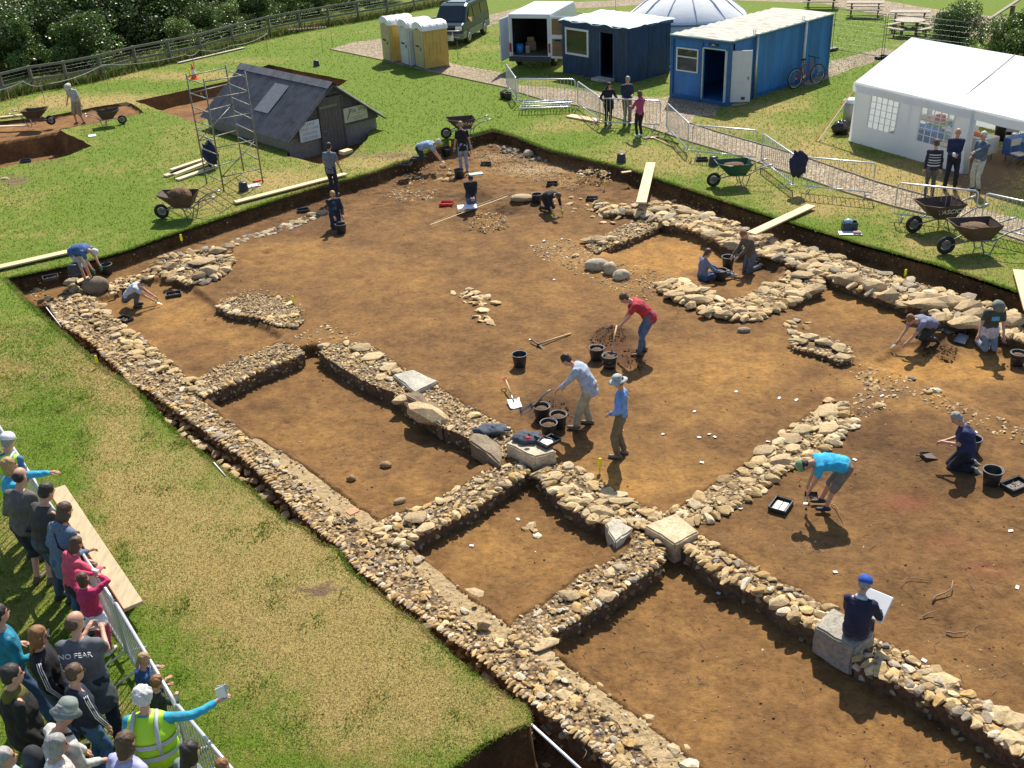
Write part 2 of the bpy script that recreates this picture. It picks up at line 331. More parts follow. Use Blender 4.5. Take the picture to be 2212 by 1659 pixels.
# slot outside the long wall, and the deep pit at its lower end
SLOT=[(60,660),(105,655),(130,697),(200,742),(250,790),(325,848),(450,935),(553,1020),(620,1080),(703,1155),(778,1230),(903,1324),(1053,1434),(1163,1534),(1293,1619),(1360,1690),(1100,1900),(900,1900),(880,1725),(1015,1634),(1147,1562),(1106,1512),(928,1374),(770,1244),(660,1142),(462,1000),(300,852),(188,767),(40,640)]
st=.055; gx,gy=np.meshgrid(np.arange(-16,15.5,st),np.arange(5.6,42.5,st)); Z=np.full(gx.shape,-.12)
inside=inpoly(gx,gy,PM); Z[inside]=ZF
u0,v0=proj(np.stack([gx,gy,np.full(gx.shape,ZF)],-1))
Z[inside]+= (.10*(1-np.clip((v0-430)/250,0,1)))[inside]*0
for P,z in ROOMS:
    Q=densify(poly(P,z),.15,.03); k=inpoly(gx,gy,Q)&inside; Z[k]=z
k=inpoly(gx,gy,densify(poly(SLOT,-.4),.3,.05))&inside; Z[k]=-1.1
k=inpoly(gx,gy,poly([(1147,1562),(1331,1650),(1360,1900),(900,1900),(880,1725),(1015,1634)],0))&inside; Z[k]=-1.25
def blur(Z,n):
    for _ in range(n):
        Y=Z.copy(); Y[1:-1,1:-1]=(Z[1:-1,1:-1]*2+Z[:-2,1:-1]+Z[2:,1:-1]+Z[1:-1,:-2]+Z[1:-1,2:])/6; Z=Y
    return Z
Zb=blur(Z,2); Z=np.where(inside,Zb,np.minimum(Z,-.06))
# lumpy ground: gentle undulation, trowel-scale roughness, rougher in the unexcavated top end
rough=np.clip((520-v0)/120,0,1)*np.clip((u0-300)/400,0,1)
rough=np.maximum(rough,.35*np.exp(-((u0-540)/50)**2-((v0-580)/40)**2))
d=.05*(fbm(gx,gy,.45,3,1)-.5)+.03*(fbm(gx,gy,3.5,4,5)-.5)+.014*(fbm(gx,gy,11,2,6)-.5)+rough*(.13*(fbm(gx,gy,1.3,4,8)-.5)+.10*(fbm(gx,gy,6,2,12)-.45))
# spoil heaps and holes: x,y,radius m,height
for hx,hy,hr,hh in [(1322,728,.55,.13),(1345,765,.5,.04),(1210,880,.5,.03),(2040,740,.55,.10),(2010,760,.5,.06),(1600,575,.35,-.10),(1135,432,.5,.06),(1760,1095,.3,.04),(1090,455,.6,-.14),(1030,425,.7,-.12),(870,400,.6,-.12),(930,385,.5,.12),(740,470,.3,.05),(560,570,.2,-.1),(548,600,.15,-.08),(575,545,.2,-.08),(540,560,.12,-.08),(615,887,.06,-.08),(733,894,.06,-.07),(727,938,.07,-.07),(1000,747,.07,.04),(1210,760,.1,.03),(1305,775,.1,0),(2115,1058,.07,-.05),(2133,1221,.08,-.08),(2153,1227,.06,-.05),(1963,962,.05,-.05)]:
    c=at(hx,hy,ZF); q=np.exp(-((gx-c.x)**2+(gy-c.y)**2)/hr**2*1.4); d=d+hh*q*(1+.5*(fbm(gx,gy,7,2,4)-.5)*2)
# jagged trench sides
Z=Z+np.where(inside,d,0)
p3=np.stack([gx,gy,Z],-1); u1,v1=proj(p3)
ORANGE=[(380,700,130,60,.32),(900,560,260,80,.10),(1430,540,130,30,.6),(1480,570,80,30,.5),(1850,660,130,35,.30),(2080,790,140,40,.75),(1950,800,80,30,.4),(1560,800,200,70,.3),(1640,900,130,50,.12),(1320,1060,120,25,.45),(1400,1020,150,50,.28),(1100,1200,140,60,.18),(720,950,160,70,.12),(900,1060,100,40,.22),(1700,1350,160,70,.14),(1900,1560,200,80,.16),(1450,1560,120,80,.10),(1350,760,90,50,-.18),(1200,870,60,60,-.2),(1250,800,200,50,.05),(1950,950,130,60,-.22),(2000,1060,200,60,-.12),(2000,1300,200,80,-.08),(650,560,160,20,.2),(600,530,100,14,.28),(720,640,200,14,.0),(760,420,100,30,-.12),(560,480,160,25,-.22),(400,520,120,15,-.15),(1000,420,120,25,-.1),(1150,560,160,30,-.1),(860,680,160,60,.02),(1100,640,200,25,.1),(620,700,60,30,-.1),(1150,368,110,16,.45),(1050,335,50,8,.3),(1240,395,40,10,.3),(1250,560,120,26,.3),(1180,525,60,14,.2),(1360,610,90,20,.25),(1850,830,60,20,.3),(2000,870,120,18,.3),(700,730,60,14,.25),(700,690,120,12,.12),(1000,760,120,30,-.02),(480,620,40,25,-.22),(1850,560,60,30,-.1),(1130,1600,90,60,-.15),(1550,1400,200,60,.0),(2050,1120,60,30,.1)]
GRIT=[(1260,560,110,32,.16),(1180,530,60,16,.13),(1350,610,100,25,.14),(700,725,60,14,.15),(620,660,50,20,.12),(450,585,60,25,.12),(1850,820,60,20,.14),(1960,850,120,25,.14),(1870,880,40,30,.14),(1700,690,60,14,.13),(1480,470,160,18,.12),(1060,490,50,18,.15),(870,420,50,15,.15),(1150,368,110,16,.3),(1060,338,50,8,.25),(1280,410,60,14,.12),(1250,350,120,14,.08),(2030,1380,120,30,.13),(1830,1200,120,50,.09),(1700,1180,120,30,.1),(1560,1160,60,20,.12),(2100,1450,120,30,.14),(1960,960,120,60,.05),(1450,1110,60,20,.14),(80,630,60,14,.13),(110,680,40,20,.12),(680,1010,70,14,.12),(800,1110,60,25,.12),(900,1190,80,30,.1),(1010,1300,70,30,.12),(1060,700,20,20,.0),(1080,720,60,14,.06),(1180,1620,80,60,.16)]
dd=np.clip(blobs(u1,v1,ORANGE)*(.3+.9*fbm(gx,gy,1.6,4,25))+.22*(fbm(gx,gy,.5,5,21)-.5)+.06,-.3,.5)
gr=np.clip(-.03+blobs(u1,v1,GRIT)+.05*(fbm(gx,gy,1.5,3,31)-.5),-.1,.3)
# dark heaps of fresh spoil
for hx,hy,hr in [(1322,728,.6),(1345,770,.55),(2040,740,.6),(1205,890,.7),(1090,455,.5),(1030,425,.6)]:
    c=at(hx,hy,ZF); dd-=.5*np.exp(-((gx-c.x)**2+(gy-c.y)**2)/hr**2*1.4)
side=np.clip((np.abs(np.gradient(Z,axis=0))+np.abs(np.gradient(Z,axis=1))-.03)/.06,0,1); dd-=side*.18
red=.5*blobs(u1,v1,[(1960,1085,60,20,1.),(2130,1230,50,18,.8),(2050,1170,60,20,.5),(340,730,50,14,.3),(1335,770,50,20,.6),(1320,735,40,12,.4)])
red=np.clip(red*(.4+1.2*fbm(gx,gy,2,3,14)-.2),0,.7)
ny,nx=gx.shape; idx=np.arange(ny*nx).reshape(ny,nx)
F=np.stack([idx[:-1,:-1],idx[:-1,1:],idx[1:,1:],idx[1:,:-1]],-1).reshape(-1,4)
big=inside.copy()
for _ in range(3): big[1:-1,1:-1]|=big[:-2,1:-1]|big[2:,1:-1]|big[1:-1,:-2]|big[1:-1,2:]
F=F[big.ravel()[F].all(1)]
WP=[]
GX,GY,FLF=gx,gy,F
def build_floor():
    Y=Z.copy()
    for Q,zt in WP: k=inpoly(GX,GY,Q); Y[k]=np.minimum(Y[k],zt-.16)
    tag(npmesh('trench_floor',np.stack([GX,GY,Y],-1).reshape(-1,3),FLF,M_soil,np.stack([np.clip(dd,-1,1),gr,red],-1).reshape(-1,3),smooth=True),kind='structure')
def floor_z(x,y):
    i=int(round((y-5.6)/st)); j=int(round((x+16)/st))
    if 0<=i<ny and 0<=j<nx and inside[i,j]: return float(Z[i,j])
    return 0.
def ground(px,py):     # sight a point on whatever surface is there
    z=0.
    for _ in range(8):
        p=at(px,py,z); z=floor_z(p.x,p.y)
    return at(px,py,z)
# ---- the two small trenches behind
def small_trench(P,name,z0,zf_,bounds):
    gx,gy=np.meshgrid(np.arange(bounds[0],bounds[1],.11),np.arange(bounds[2],bounds[3],.11)); ins=inpoly(gx,gy,P)
    Z=np.where(ins,zf_(gx,gy),-.03); Z=np.where(ins,blur(Z,1),Z)+np.where(ins,.07*(fbm(gx,gy,1.5,4,6)-.5),0)
    n,m=gx.shape; idx=np.arange(n*m).reshape(n,m); F=np.stack([idx[:-1,:-1],idx[:-1,1:],idx[1:,1:],idx[1:,:-1]],-1).reshape(-1,4)
    b=ins.copy()
    for _ in range(2): b[1:-1,1:-1]|=b[:-2,1:-1]|b[2:,1:-1]|b[1:-1,:-2]|b[1:-1,2:]
    F=F[b.ravel()[F].all(1)]; dd=.12+.4*(fbm(gx,gy,.7,3,2)-.5); rr=.14*np.ones_like(dd)
    tag(npmesh(name,np.stack([gx,gy,Z],-1).reshape(-1,3),F,M_soil,np.stack([dd,rr*0-.02,rr],-1).reshape(-1,3),smooth=True),kind='structure')
deep=poly([(-120,330),(0,300),(60,290),(125,279),(200,315),(150,335),(0,365),(-120,390)])
small_trench(P2,'trench_floor',-.2,lambda x,y:np.where(inpoly(x,y,deep),-.95,-.16),(-27,-14,33,49))
small_trench(P3,'trench_floor',-.5,lambda x,y:np.full(x.shape,-.6),(-22,-4,42,58))
small_trench(P4,'trench_floor',-.4,lambda x,y:np.full(x.shape,-.42),(-12,-2,34,46))
# ---- gravel paths, laid over the turf
def strip(name,P,z=.006,m=M_path):
    Q=densify(poly(P),.4,.03); me=sheet(name,Q,[],1.,z,m,(-30,40,10,120)); return me
strip('gravel_path',[(713,106),(760,92),(820,84),(900,100),(978,138),(1090,158),(1112,170),(1118,184),(1243,193),(1330,205),(1430,212),(1456,205),(1560,222),(1545,250),(1500,252),(1491,268),(1560,290),(1659,318),(1734,340),(1894,395),(2009,427),(2120,452),(2212,476),(2500,560),(2500,625),(2212,526),(2121,491),(1934,447),(1866,425),(1809,410),(1729,382),(1659,358),(1606,340),(1496,308),(1393,274),(1300,246),(1246,228),(1188,220),(1121,200),(1098,190),(965,162),(828,130)])
strip('gravel_path',[(1700,190),(1789,133),(1850,118),(1905,104),(1940,108),(1925,125),(1850,145),(1800,165),(1740,190)])
strip('gravel_path',[(1560,-20),(1780,-18),(1860,-8),(2000,17),(2212,44),(2400,70),(2400,140),(2212,125),(2120,85),(2050,68),(1950,42),(1850,24),(1780,8),(1560,0)])
strip('gravel_path',[(1000,52),(1060,32),(1160,8),(1400,-2),(1560,-14),(1560,-2),(1400,10),(1190,22),(1090,46),(1040,62)])
M_edge=mat('weathered_timber_edging',(.34,.29,.2),.9,.3,20)
def edging(P):
    mb=MB(); Q=[at(a,b) for a,b in P]; c=sum(Q,Vector())/len(Q); c.z=0
    for a,b in zip(Q,Q[1:]): mb.bar(a-c+Vector((0,0,.02)),b-c+Vector((0,0,.02)),.035,.06)
    return mb.build('path_edging',M_edge,loc=c)
for P,l in (([(713,107),(828,131),(965,163),(1098,191)],'thin timber edging board along the gravel beside the three portable toilets'),
            ([(1121,201),(1188,221),(1246,229),(1393,275),(1496,309),(1606,341),(1729,383),(1809,411),(1934,448),(2121,492),(2300,553)],'long timber edging board on the trench side of the gravel path'),
            ([(1491,267),(1560,289),(1659,317),(1734,339),(1894,394),(2009,426)],'timber edging board on the marquee side of the gravel path')):
    tag(edging(P),l,'edging')
# ================================================================ STONES
def hull_stone(rs,n=13,ang=.3):
    bm=bmesh.new()
    for _ in range(n):
        v=rs.normal(size=3); v/=np.linalg.norm(v); v*=1-ang*rs.rand(); bm.verts.new(v)
    r=bmesh.ops.convex_hull(bm,input=bm.verts)
    for g in set(r['geom_interior'])|set(r['geom_unused']):
        if isinstance(g,bmesh.types.BMVert) and g.is_valid: bm.verts.remove(g)
    bmesh.ops.triangulate(bm,faces=bm.faces); bmesh.ops.recalc_face_normals(bm,faces=bm.faces)
    V=np.array([v.co[:] for v in bm.verts]); bm.verts.index_update(); F=np.array([[v.index for v in f.verts] for f in bm.faces]); bm.free(); return V,F
PROTO=[hull_stone(RS,14,.25) for _ in range(14)]
BIGP=[hull_stone(RS,24,.16) for _ in range(10)]
TINY=[hull_stone(RS,7,.3) for _ in range(6)]
PAL=.9*np.array([(.46,.36,.22),(.55,.45,.31),(.40,.29,.165),(.62,.53,.40),(.36,.30,.23),(.50,.40,.27),(.58,.43,.24),(.30,.28,.26),(.66,.60,.50)])
def rotm(rx,ry,rz):
    return np.array(Euler((rx,ry,rz)).to_matrix())
class Stones:
    def __init__(s): s.V=[];s.F=[];s.C=[];s.n=0
    def put(s,p,size,rz=None,tilt=.5,col=None,protos=PROTO,dark=1.):
        V,F=protos[RS.randint(len(protos))]; rz=RS.rand()*6.28 if rz is None else rz
        M=rotm(RS.normal()*tilt*.5,RS.normal()*tilt*.5,rz); W=(V*np.array(size))@M.T+np.array(p)
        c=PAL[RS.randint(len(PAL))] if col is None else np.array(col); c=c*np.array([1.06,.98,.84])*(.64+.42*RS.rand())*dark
        s.V.append(W); s.F.append(F+s.n); s.C.append(np.tile(c,(len(W),1))); s.n+=len(W)
    def build(s,name,parent=None,loc=(0,0,0)):
        if not s.V: s.put(loc,(.05,.04,.03))
        V=np.concatenate(s.V)-np.array(loc)
        return npmesh(name,V,np.concatenate(s.F),M_stone,np.clip(np.concatenate(s.C),0,.8),parent=parent,loc=(0,0,0) if parent is not None else loc)
def edge_info(Q):
    out=[]; n=len(Q); A=sum(Q[i][0]*Q[(i+1)%n][1]-Q[(i+1)%n][0]*Q[i][1] for i in range(n)); sgn=1 if A>0 else -1
    for i in range(n):
        a=np.array(Q[i]);b=np.array(Q[(i+1)%n]); L=np.linalg.norm(b-a)
        if L<1e-4: continue
        d=(b-a)/L; out.append((a,d,L,sgn*np.array([d[1],-d[0]])))
    return out
def wall(label,P,ztop,zbot,rub=.06,dens=1.,slab=0.,slabs=(),side=1.,size_big=.16,core=True,name='stone_wall',cat='wall',edge=.0,camedge=0.,pal=None,cm=None):
    Q=densify(poly(P,ztop),.3,.03); c=np.mean(np.array(Q),0); loc=(float(c[0]),float(c[1]),zbot)
    t=thing(name,label,cat,loc); L=np.array(loc)
    if core:
        WP.append((Q,ztop))
        q=densify(Q,.12,.02); xs=np.array(q); r=[Vector(p) for p in q]; b=(xs[:,0].min(),xs[:,0].max(),xs[:,1].min(),xs[:,1].max())
        gx,gy=np.meshgrid(np.arange(b[0],b[1],.12),np.arange(b[2],b[3],.12)); gx=gx.ravel();gy=gy.ravel(); k=inpoly(gx,gy,q)
        n=len(r); vs=r+[Vector(p) for p in zip(gx[k],gy[k])]
        cd_=delaunay_2d_cdt(vs,[(i,(i+1)%n) for i in range(n)],[],1,1e-5); V=np.array([(p[0],p[1]) for p in cd_[0]]); F=[tuple(f) for f in cd_[2]]
        zt=ztop-.035+.05*(fbm(V[:,0],V[:,1],3,3,2)-.5)
        mb=MB(); mb.add([(x-L[0],y-L[1],z-L[2]) for (x,y),z in zip(V,zt)],F)
        cc=np.mean(xs,0)
        k0=len(mb.v); m=len(q)
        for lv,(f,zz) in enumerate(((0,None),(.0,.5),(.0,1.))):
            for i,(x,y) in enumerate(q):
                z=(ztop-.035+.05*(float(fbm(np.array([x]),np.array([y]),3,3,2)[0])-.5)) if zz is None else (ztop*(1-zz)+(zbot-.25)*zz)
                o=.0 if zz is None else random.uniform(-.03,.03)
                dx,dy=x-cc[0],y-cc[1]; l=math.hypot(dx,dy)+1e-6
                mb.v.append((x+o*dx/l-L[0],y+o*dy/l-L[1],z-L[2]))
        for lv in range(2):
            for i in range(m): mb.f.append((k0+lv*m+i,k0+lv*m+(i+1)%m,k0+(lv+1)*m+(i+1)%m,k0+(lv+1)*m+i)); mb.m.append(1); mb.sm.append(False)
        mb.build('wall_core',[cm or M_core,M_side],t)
    s=Stones(); xs=np.array(Q); b=(xs[:,0].min(),xs[:,0].max(),xs[:,1].min(),xs[:,1].max())
    area=.5*abs(sum(Q[i][0]*Q[(i+1)%len(Q)][1]-Q[(i+1)%len(Q)][0]*Q[i][1] for i in range(len(Q))))
    def rnd(n):
        o=[]
        while len(o)<n:
            x=RS.uniform(b[0],b[1],400);y=RS.uniform(b[2],b[3],400);k=inpoly(x,y,Q); o+=list(zip(x[k],y[k]))
        return o[:n]
    def pc():
        if pal is None: return None
        return pal[RS.randint(len(pal))]
    # larger stones, kept apart
    nb=int(slab*area/(size_big**2*2.2)); placed=[]
    for x,y in rnd(nb*4):
        if len(placed)>=nb: break
        if all((x-a)**2+(y-c_)**2>(size_big*1.5)**2 for a,c_ in placed):
            placed.append((x,y)); k=size_big*(.7+.6*RS.rand()); s.put((x,y,ztop-.02),(k*1.15,k*.85,k*.38),None,.2,pc(),BIGP)
    nr=int(dens*area*.95/(rub*rub*2.4))
    for x,y in rnd(nr):
        k=rub*(.32+1.05*RS.rand()**1.7); s.put((x,y,ztop-.035+RS.rand()*.03),(k*1.15,k*.85,k*.55),None,.55,pc())
    # facing stones on the sides
    E=edge_info(Q)
    for a,d,Ln,nn in E:
        cam_=nn[1]<.1
        h=ztop-zbot; n=int(side*Ln*h/(rub*rub*4.)*.55*(1. if cam_ else .35))
        for _ in range(n):
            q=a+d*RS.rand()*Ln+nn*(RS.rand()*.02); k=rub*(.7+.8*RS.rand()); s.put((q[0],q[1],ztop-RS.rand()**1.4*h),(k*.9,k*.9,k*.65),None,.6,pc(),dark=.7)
        if edge>0 or (camedge>0 and cam_):
            e=camedge if (cam_ and camedge>0) else edge
            if e<=0: continue
            pos=RS.rand()*e
            while pos<Ln+1e-6:
                q=a+d*min(pos,Ln)-nn*e*(.15+.25*RS.rand()); k=e*(.6+.5*RS.rand()); ang=math.atan2(nn[1],nn[0])+RS.normal()*.25
                s.put((q[0],q[1],ztop+.01*RS.rand()),(k*.95,k*.55,k*.42),ang,.2,pc(),BIGP); pos+=k*1.05
    o=s.build('stones',t,loc)
    for (sx,sy,sz,w,l,h,rz) in slabs:
        p=at(sx,sy,sz); q=Stones(); q.put((p.x,p.y,p.z-h*.4),(w,l,h),R(rz),.08,(.52,.42,.28),BIGP); q.build('slab',t,loc)
    return t
# ================================================================ EXCAVATED WALLS
G_W='excavated stone wall footings'
FL=[(.62,.50,.33),(.56,.43,.25),(.46,.35,.21),(.36,.32,.28),(.70,.64,.53),(.60,.46,.25),(.52,.37,.18),(.58,.45,.27)]
YE=[(.50,.38,.21),(.58,.46,.28),(.44,.33,.19),(.62,.53,.38)]
OR_=[(.55,.40,.20),(.62,.50,.32),(.48,.34,.17),(.66,.60,.5),(.42,.36,.3)]
BIGC=[(.60,.48,.31),(.66,.55,.38),(.54,.42,.26),(.60,.47,.28)]
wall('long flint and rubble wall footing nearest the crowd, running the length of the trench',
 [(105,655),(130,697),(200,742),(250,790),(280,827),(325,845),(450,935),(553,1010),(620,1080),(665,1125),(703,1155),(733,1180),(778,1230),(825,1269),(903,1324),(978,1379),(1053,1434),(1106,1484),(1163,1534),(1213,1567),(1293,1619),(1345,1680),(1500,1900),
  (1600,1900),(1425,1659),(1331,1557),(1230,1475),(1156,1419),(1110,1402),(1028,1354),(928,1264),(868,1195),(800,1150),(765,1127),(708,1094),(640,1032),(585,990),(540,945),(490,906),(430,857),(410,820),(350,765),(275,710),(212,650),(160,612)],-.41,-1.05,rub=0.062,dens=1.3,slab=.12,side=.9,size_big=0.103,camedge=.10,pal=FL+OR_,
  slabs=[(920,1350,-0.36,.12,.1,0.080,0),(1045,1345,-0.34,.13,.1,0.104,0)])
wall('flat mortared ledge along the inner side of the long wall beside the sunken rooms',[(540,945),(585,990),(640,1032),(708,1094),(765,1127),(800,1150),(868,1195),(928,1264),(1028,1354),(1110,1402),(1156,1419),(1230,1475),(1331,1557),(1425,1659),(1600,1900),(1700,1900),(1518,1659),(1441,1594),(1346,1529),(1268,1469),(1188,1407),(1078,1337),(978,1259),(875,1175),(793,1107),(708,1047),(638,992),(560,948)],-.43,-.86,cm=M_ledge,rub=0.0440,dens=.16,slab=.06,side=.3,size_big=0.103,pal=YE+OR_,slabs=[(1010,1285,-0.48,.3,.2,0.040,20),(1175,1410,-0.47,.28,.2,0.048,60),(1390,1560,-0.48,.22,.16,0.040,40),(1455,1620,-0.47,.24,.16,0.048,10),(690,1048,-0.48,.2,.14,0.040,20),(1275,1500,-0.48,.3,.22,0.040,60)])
# edging slabs along the inner side of the upper length of that wall
wall('row of flat yellow slabs capping the inner side of the far long wall',[(160,618),(212,650),(275,710),(350,765),(410,820),(440,850),(418,858),(385,830),(320,785),(245,730),(185,678),(140,640)],-.38,-.5,rub=0.0440,dens=.5,slab=.75,side=.2,size_big=0.172,core=False,pal=YE)
wall('low cross wall between the far corner room and the first long room',[(420,818),(470,790),(553,757),(603,737),(645,747),(660,763),(603,785),(553,805),(480,838),(435,858)],-.41,-.76,rub=0.0484,dens=1.3,side=1.2,camedge=.16,pal=OR_+YE)
wall('thick rubble wall footing between the first long room and the main area',[(690,758),(720,738),(763,737),(795,742),(825,760),(858,785),(900,812),(963,842),(1003,872),(1060,900),(1100,925),(1125,950),(1100,985),(1060,978),(1010,945),(938,910),(878,875),(848,842),(803,827),(760,805),(718,778)],-.40,-.76,rub=0.0528,dens=1.2,slab=.1,side=.7,size_big=0.155,pal=OR_+BIGC,
  slabs=[(780,748,-0.36,.3,.24,0.096,30),(805,768,-0.36,.32,.2,0.064,30),(840,790,-0.36,.25,.2,0.064,20),(870,858,-0.38,.3,.2,0.096,40),(920,885,-0.26,.62,.3,0.240,-38),(855,800,-0.36,.16,.13,0.056,0),(700,745,-0.39,.2,.16,0.056,0)])
wall('cross wall with a broken orange tile on it, left of the small square room',[(810,1130),(845,1108),(925,1090),(958,1065),(1003,1045),(1035,1020),(1080,1003),(1125,990),(1142,1018),(1106,1040),(1038,1087),(978,1122),(910,1152),(880,1182),(820,1165)],-.41,-.76,rub=0.0572,dens=1.1,slab=.25,side=1.,size_big=0.112,camedge=.15,pal=OR_+BIGC,slabs=[(900,1115,-0.34,.26,.21,0.036,10),(918,1138,-0.34,.22,.14,0.036,35)])
wall('slab topped wall running from the trowel block down to the square flat stone',[(1158,1022),(1195,1000),(1241,1000),(1285,1035),(1340,1062),(1400,1093),(1430,1110),(1395,1142),(1311,1130),(1241,1102),(1198,1066)],-.40,-.74,rub=0.0528,dens=.8,slab=.75,side=1.,size_big=0.146,camedge=.17,pal=BIGC+YE,
  slabs=[(1195,1030,-0.36,.22,.13,0.072,20),(1222,1055,-0.36,.22,.13,0.072,15),(1237,1078,-0.36,.24,.14,0.080,-15),(1262,1082,-0.36,.16,.13,0.064,10),(1298,1100,-0.36,.28,.17,0.072,-20),(1340,1078,-0.36,.25,.17,0.056,-10),(1312,1068,-0.36,.2,.16,0.080,0)])
wall('pale mortared cross wall with a flat square slab, between the two nearest rooms',[(1340,1200),(1371,1150),(1420,1150),(1433,1180),(1425,1215),(1376,1249),(1326,1292),(1256,1329),(1193,1367),(1131,1404),(1095,1372),(1113,1332),(1173,1304),(1228,1262),(1253,1239),(1311,1215)],-.41,-.74,rub=0.0572,dens=1.,slab=.1,side=1.,size_big=0.112,camedge=.1,pal=FL+OR_,
  slabs=[(1228,1282,-0.37,.21,.15,0.056,-30),(1308,1285,-0.36,.17,.17,0.056,10),(1175,1390,-0.39,.28,.13,0.040,25),(1430,1165,-0.38,.16,.12,0.048,15)])
wall('cobble capped wall between the big front room and right room, up to the sitting block',[(1471,1175),(1493,1150),(1531,1165),(1631,1220),(1659,1245),(1721,1272),(1759,1292),(1802,1318),(1772,1362),(1741,1350),(1694,1327),(1659,1294),(1573,1252),(1511,1217)],-.40,-.76,rub=0.0660,dens=.5,slab=.95,side=.5,size_big=0.103,edge=.0,camedge=.22,pal=BIGC+FL)
wall('cobble capped wall beyond the block the blue capped man sits on',[(1868,1372),(1929,1388),(1976,1419),(2021,1444),(2071,1477),(2134,1514),(2212,1552),(2400,1650),(2400,1745),(2212,1630),(2184,1615),(2134,1580),(2059,1537),(2009,1514),(1954,1477),(1909,1460),(1850,1425)],-.38,-.76,rub=0.0660,dens=.6,slab=1.,side=.7,size_big=0.103,camedge=.16,pal=BIGC+FL,slabs=[(2190,1595,-0.36,.22,.2,0.112,0),(2200,1555,-0.36,.25,.2,0.080,20),(2165,1540,-0.36,.2,.18,0.080,20),(2035,1465,-0.38,.3,.16,0.048,-30)])
wall('slab topped wall rising right from the golden flat stone, beside the cyan shirted digger',[(1451,1104),(1498,1072),(1568,1030),(1633,985),(1692,937),(1734,905),(1791,862),(1820,870),(1834,920),(1809,950),(1784,977),(1704,1015),(1659,1048),(1600,1085),(1546,1125),(1496,1130)],-.41,-.52,rub=0.0528,dens=1.1,slab=.75,side=1.2,size_big=0.146,camedge=.2,pal=BIGC+YE,
  slabs=[(1785,885,-0.36,.34,.26,0.064,40),(1733,925,-0.36,.28,.2,0.056,30),(1788,922,-0.36,.3,.22,0.064,50),(1712,944,-0.36,.26,.2,0.056,30),(1690,990,-0.36,.3,.2,0.096,20),(1650,970,-0.36,.26,.18,0.056,20)])
wall('short stub wall with four pale slabs on the orange soil at right',[(1707,737),(1744,716),(1774,722),(1809,732),(1838,748),(1838,772),(1815,782),(1760,760),(1715,750)],-.33,-.52,rub=0.0440,dens=.12,slab=.0,side=.5,size_big=0.112,camedge=.12,pal=BIGC,slabs=[(1750,724,-0.26,.26,.16,0.080,-20),(1778,735,-0.26,.26,.15,0.080,-30),(1815,748,-0.26,.2,.24,0.096,10),(1820,768,-0.26,.22,.17,0.112,0),(1725,735,-0.28,.3,.15,0.056,-20)])
wall('gravelly wall on the left side of the sunken orange room',[(1291,517),(1318,497),(1381,472),(1418,477),(1423,490),(1331,525),(1290,545),(1262,528)],-.37,-.62,rub=0.0528,dens=1.4,slab=.15,side=1.5,size_big=0.155,pal=FL+YE,slabs=[(1270,516,-0.31,.27,.14,0.080,-20),(1292,513,-0.28,.34,.22,0.136,-20),(1318,512,-0.28,.22,.16,0.080,10),(1300,522,-0.31,.2,.12,0.064,-10)])
wall('U shaped slab wall round the lower side of the sunken orange room',[(1423,612),(1466,600),(1510,615),(1540,633),(1570,648),(1610,640),(1659,612),(1701,588),(1746,583),(1777,602),(1774,625),(1716,652),(1659,677),(1620,692),(1581,687),(1531,677),(1481,657),(1428,630)],-.38,-.5,rub=0.0528,dens=.9,slab=1.1,side=1.2,size_big=0.172,camedge=.26,pal=BIGC,
  slabs=[(1508,642,-0.26,.46,.2,0.128,-18),(1455,633,-0.26,.3,.2,0.080,-15),(1450,605,-0.28,.28,.13,0.064,20),(1494,625,-0.28,.3,.15,0.080,25),(1732,590,-0.26,.36,.2,0.096,0),(1755,620,-0.26,.42,.24,0.128,20),(1720,632,-0.28,.34,.2,0.064,-20),(1565,675,-0.28,.26,.17,0.112,0),(1525,670,-0.28,.26,.15,0.080,20),(1596,668,-0.28,.26,.14,0.080,10)])
wall('big tumbled limestone wall along the foot of the right hand trench edge',[(1281,437),(1340,440),(1393,434),(1450,437),(1506,452),(1581,477),(1631,500),(1721,525),(1809,552),(1884,577),(2009,617),(2109,647),(2212,682),(2420,750),(2420,800),(2212,735),(2159,722),(2059,692),(1959,657),(1871,630),(1814,610),(1734,577),(1659,549),(1596,537),(1556,522),(1506,497),(1426,479),(1356,457),(1311,462)],-.31,-.5,rub=0.0660,dens=1.,slab=1.35,side=1.2,size_big=0.189,camedge=.28,pal=BIGC+[(.44,.40,.33)],
  slabs=[(1415,450,-0.24,.5,.22,0.080,0),(1482,455,-0.24,.4,.2,0.072,-10),(1545,505,-0.24,.5,.26,0.128,-10),(1590,525,-0.22,.42,.3,0.160,-20),(1672,535,-0.24,.4,.3,0.080,-10),(1725,550,-0.24,.42,.25,0.080,-25),(1836,598,-0.16,.45,.3,0.200,0),(1888,612,-0.14,.36,.26,0.208,-30),(1918,630,-0.16,.32,.26,0.192,-20),(2010,640,-0.16,.42,.3,0.176,0),(2045,645,-0.16,.5,.3,0.224,0),(2000,650,-0.14,.7,.3,0.144,0),(2090,655,-0.16,.4,.26,0.176,10),(2110,672,-0.16,.42,.26,0.160,0),(2085,690,-0.16,.5,.3,0.160,-10),(2175,680,-0.18,.5,.3,0.128,-10),(2190,690,-0.16,.3,.2,0.160,0),(2030,682,-0.16,.26,.2,0.112,30)])
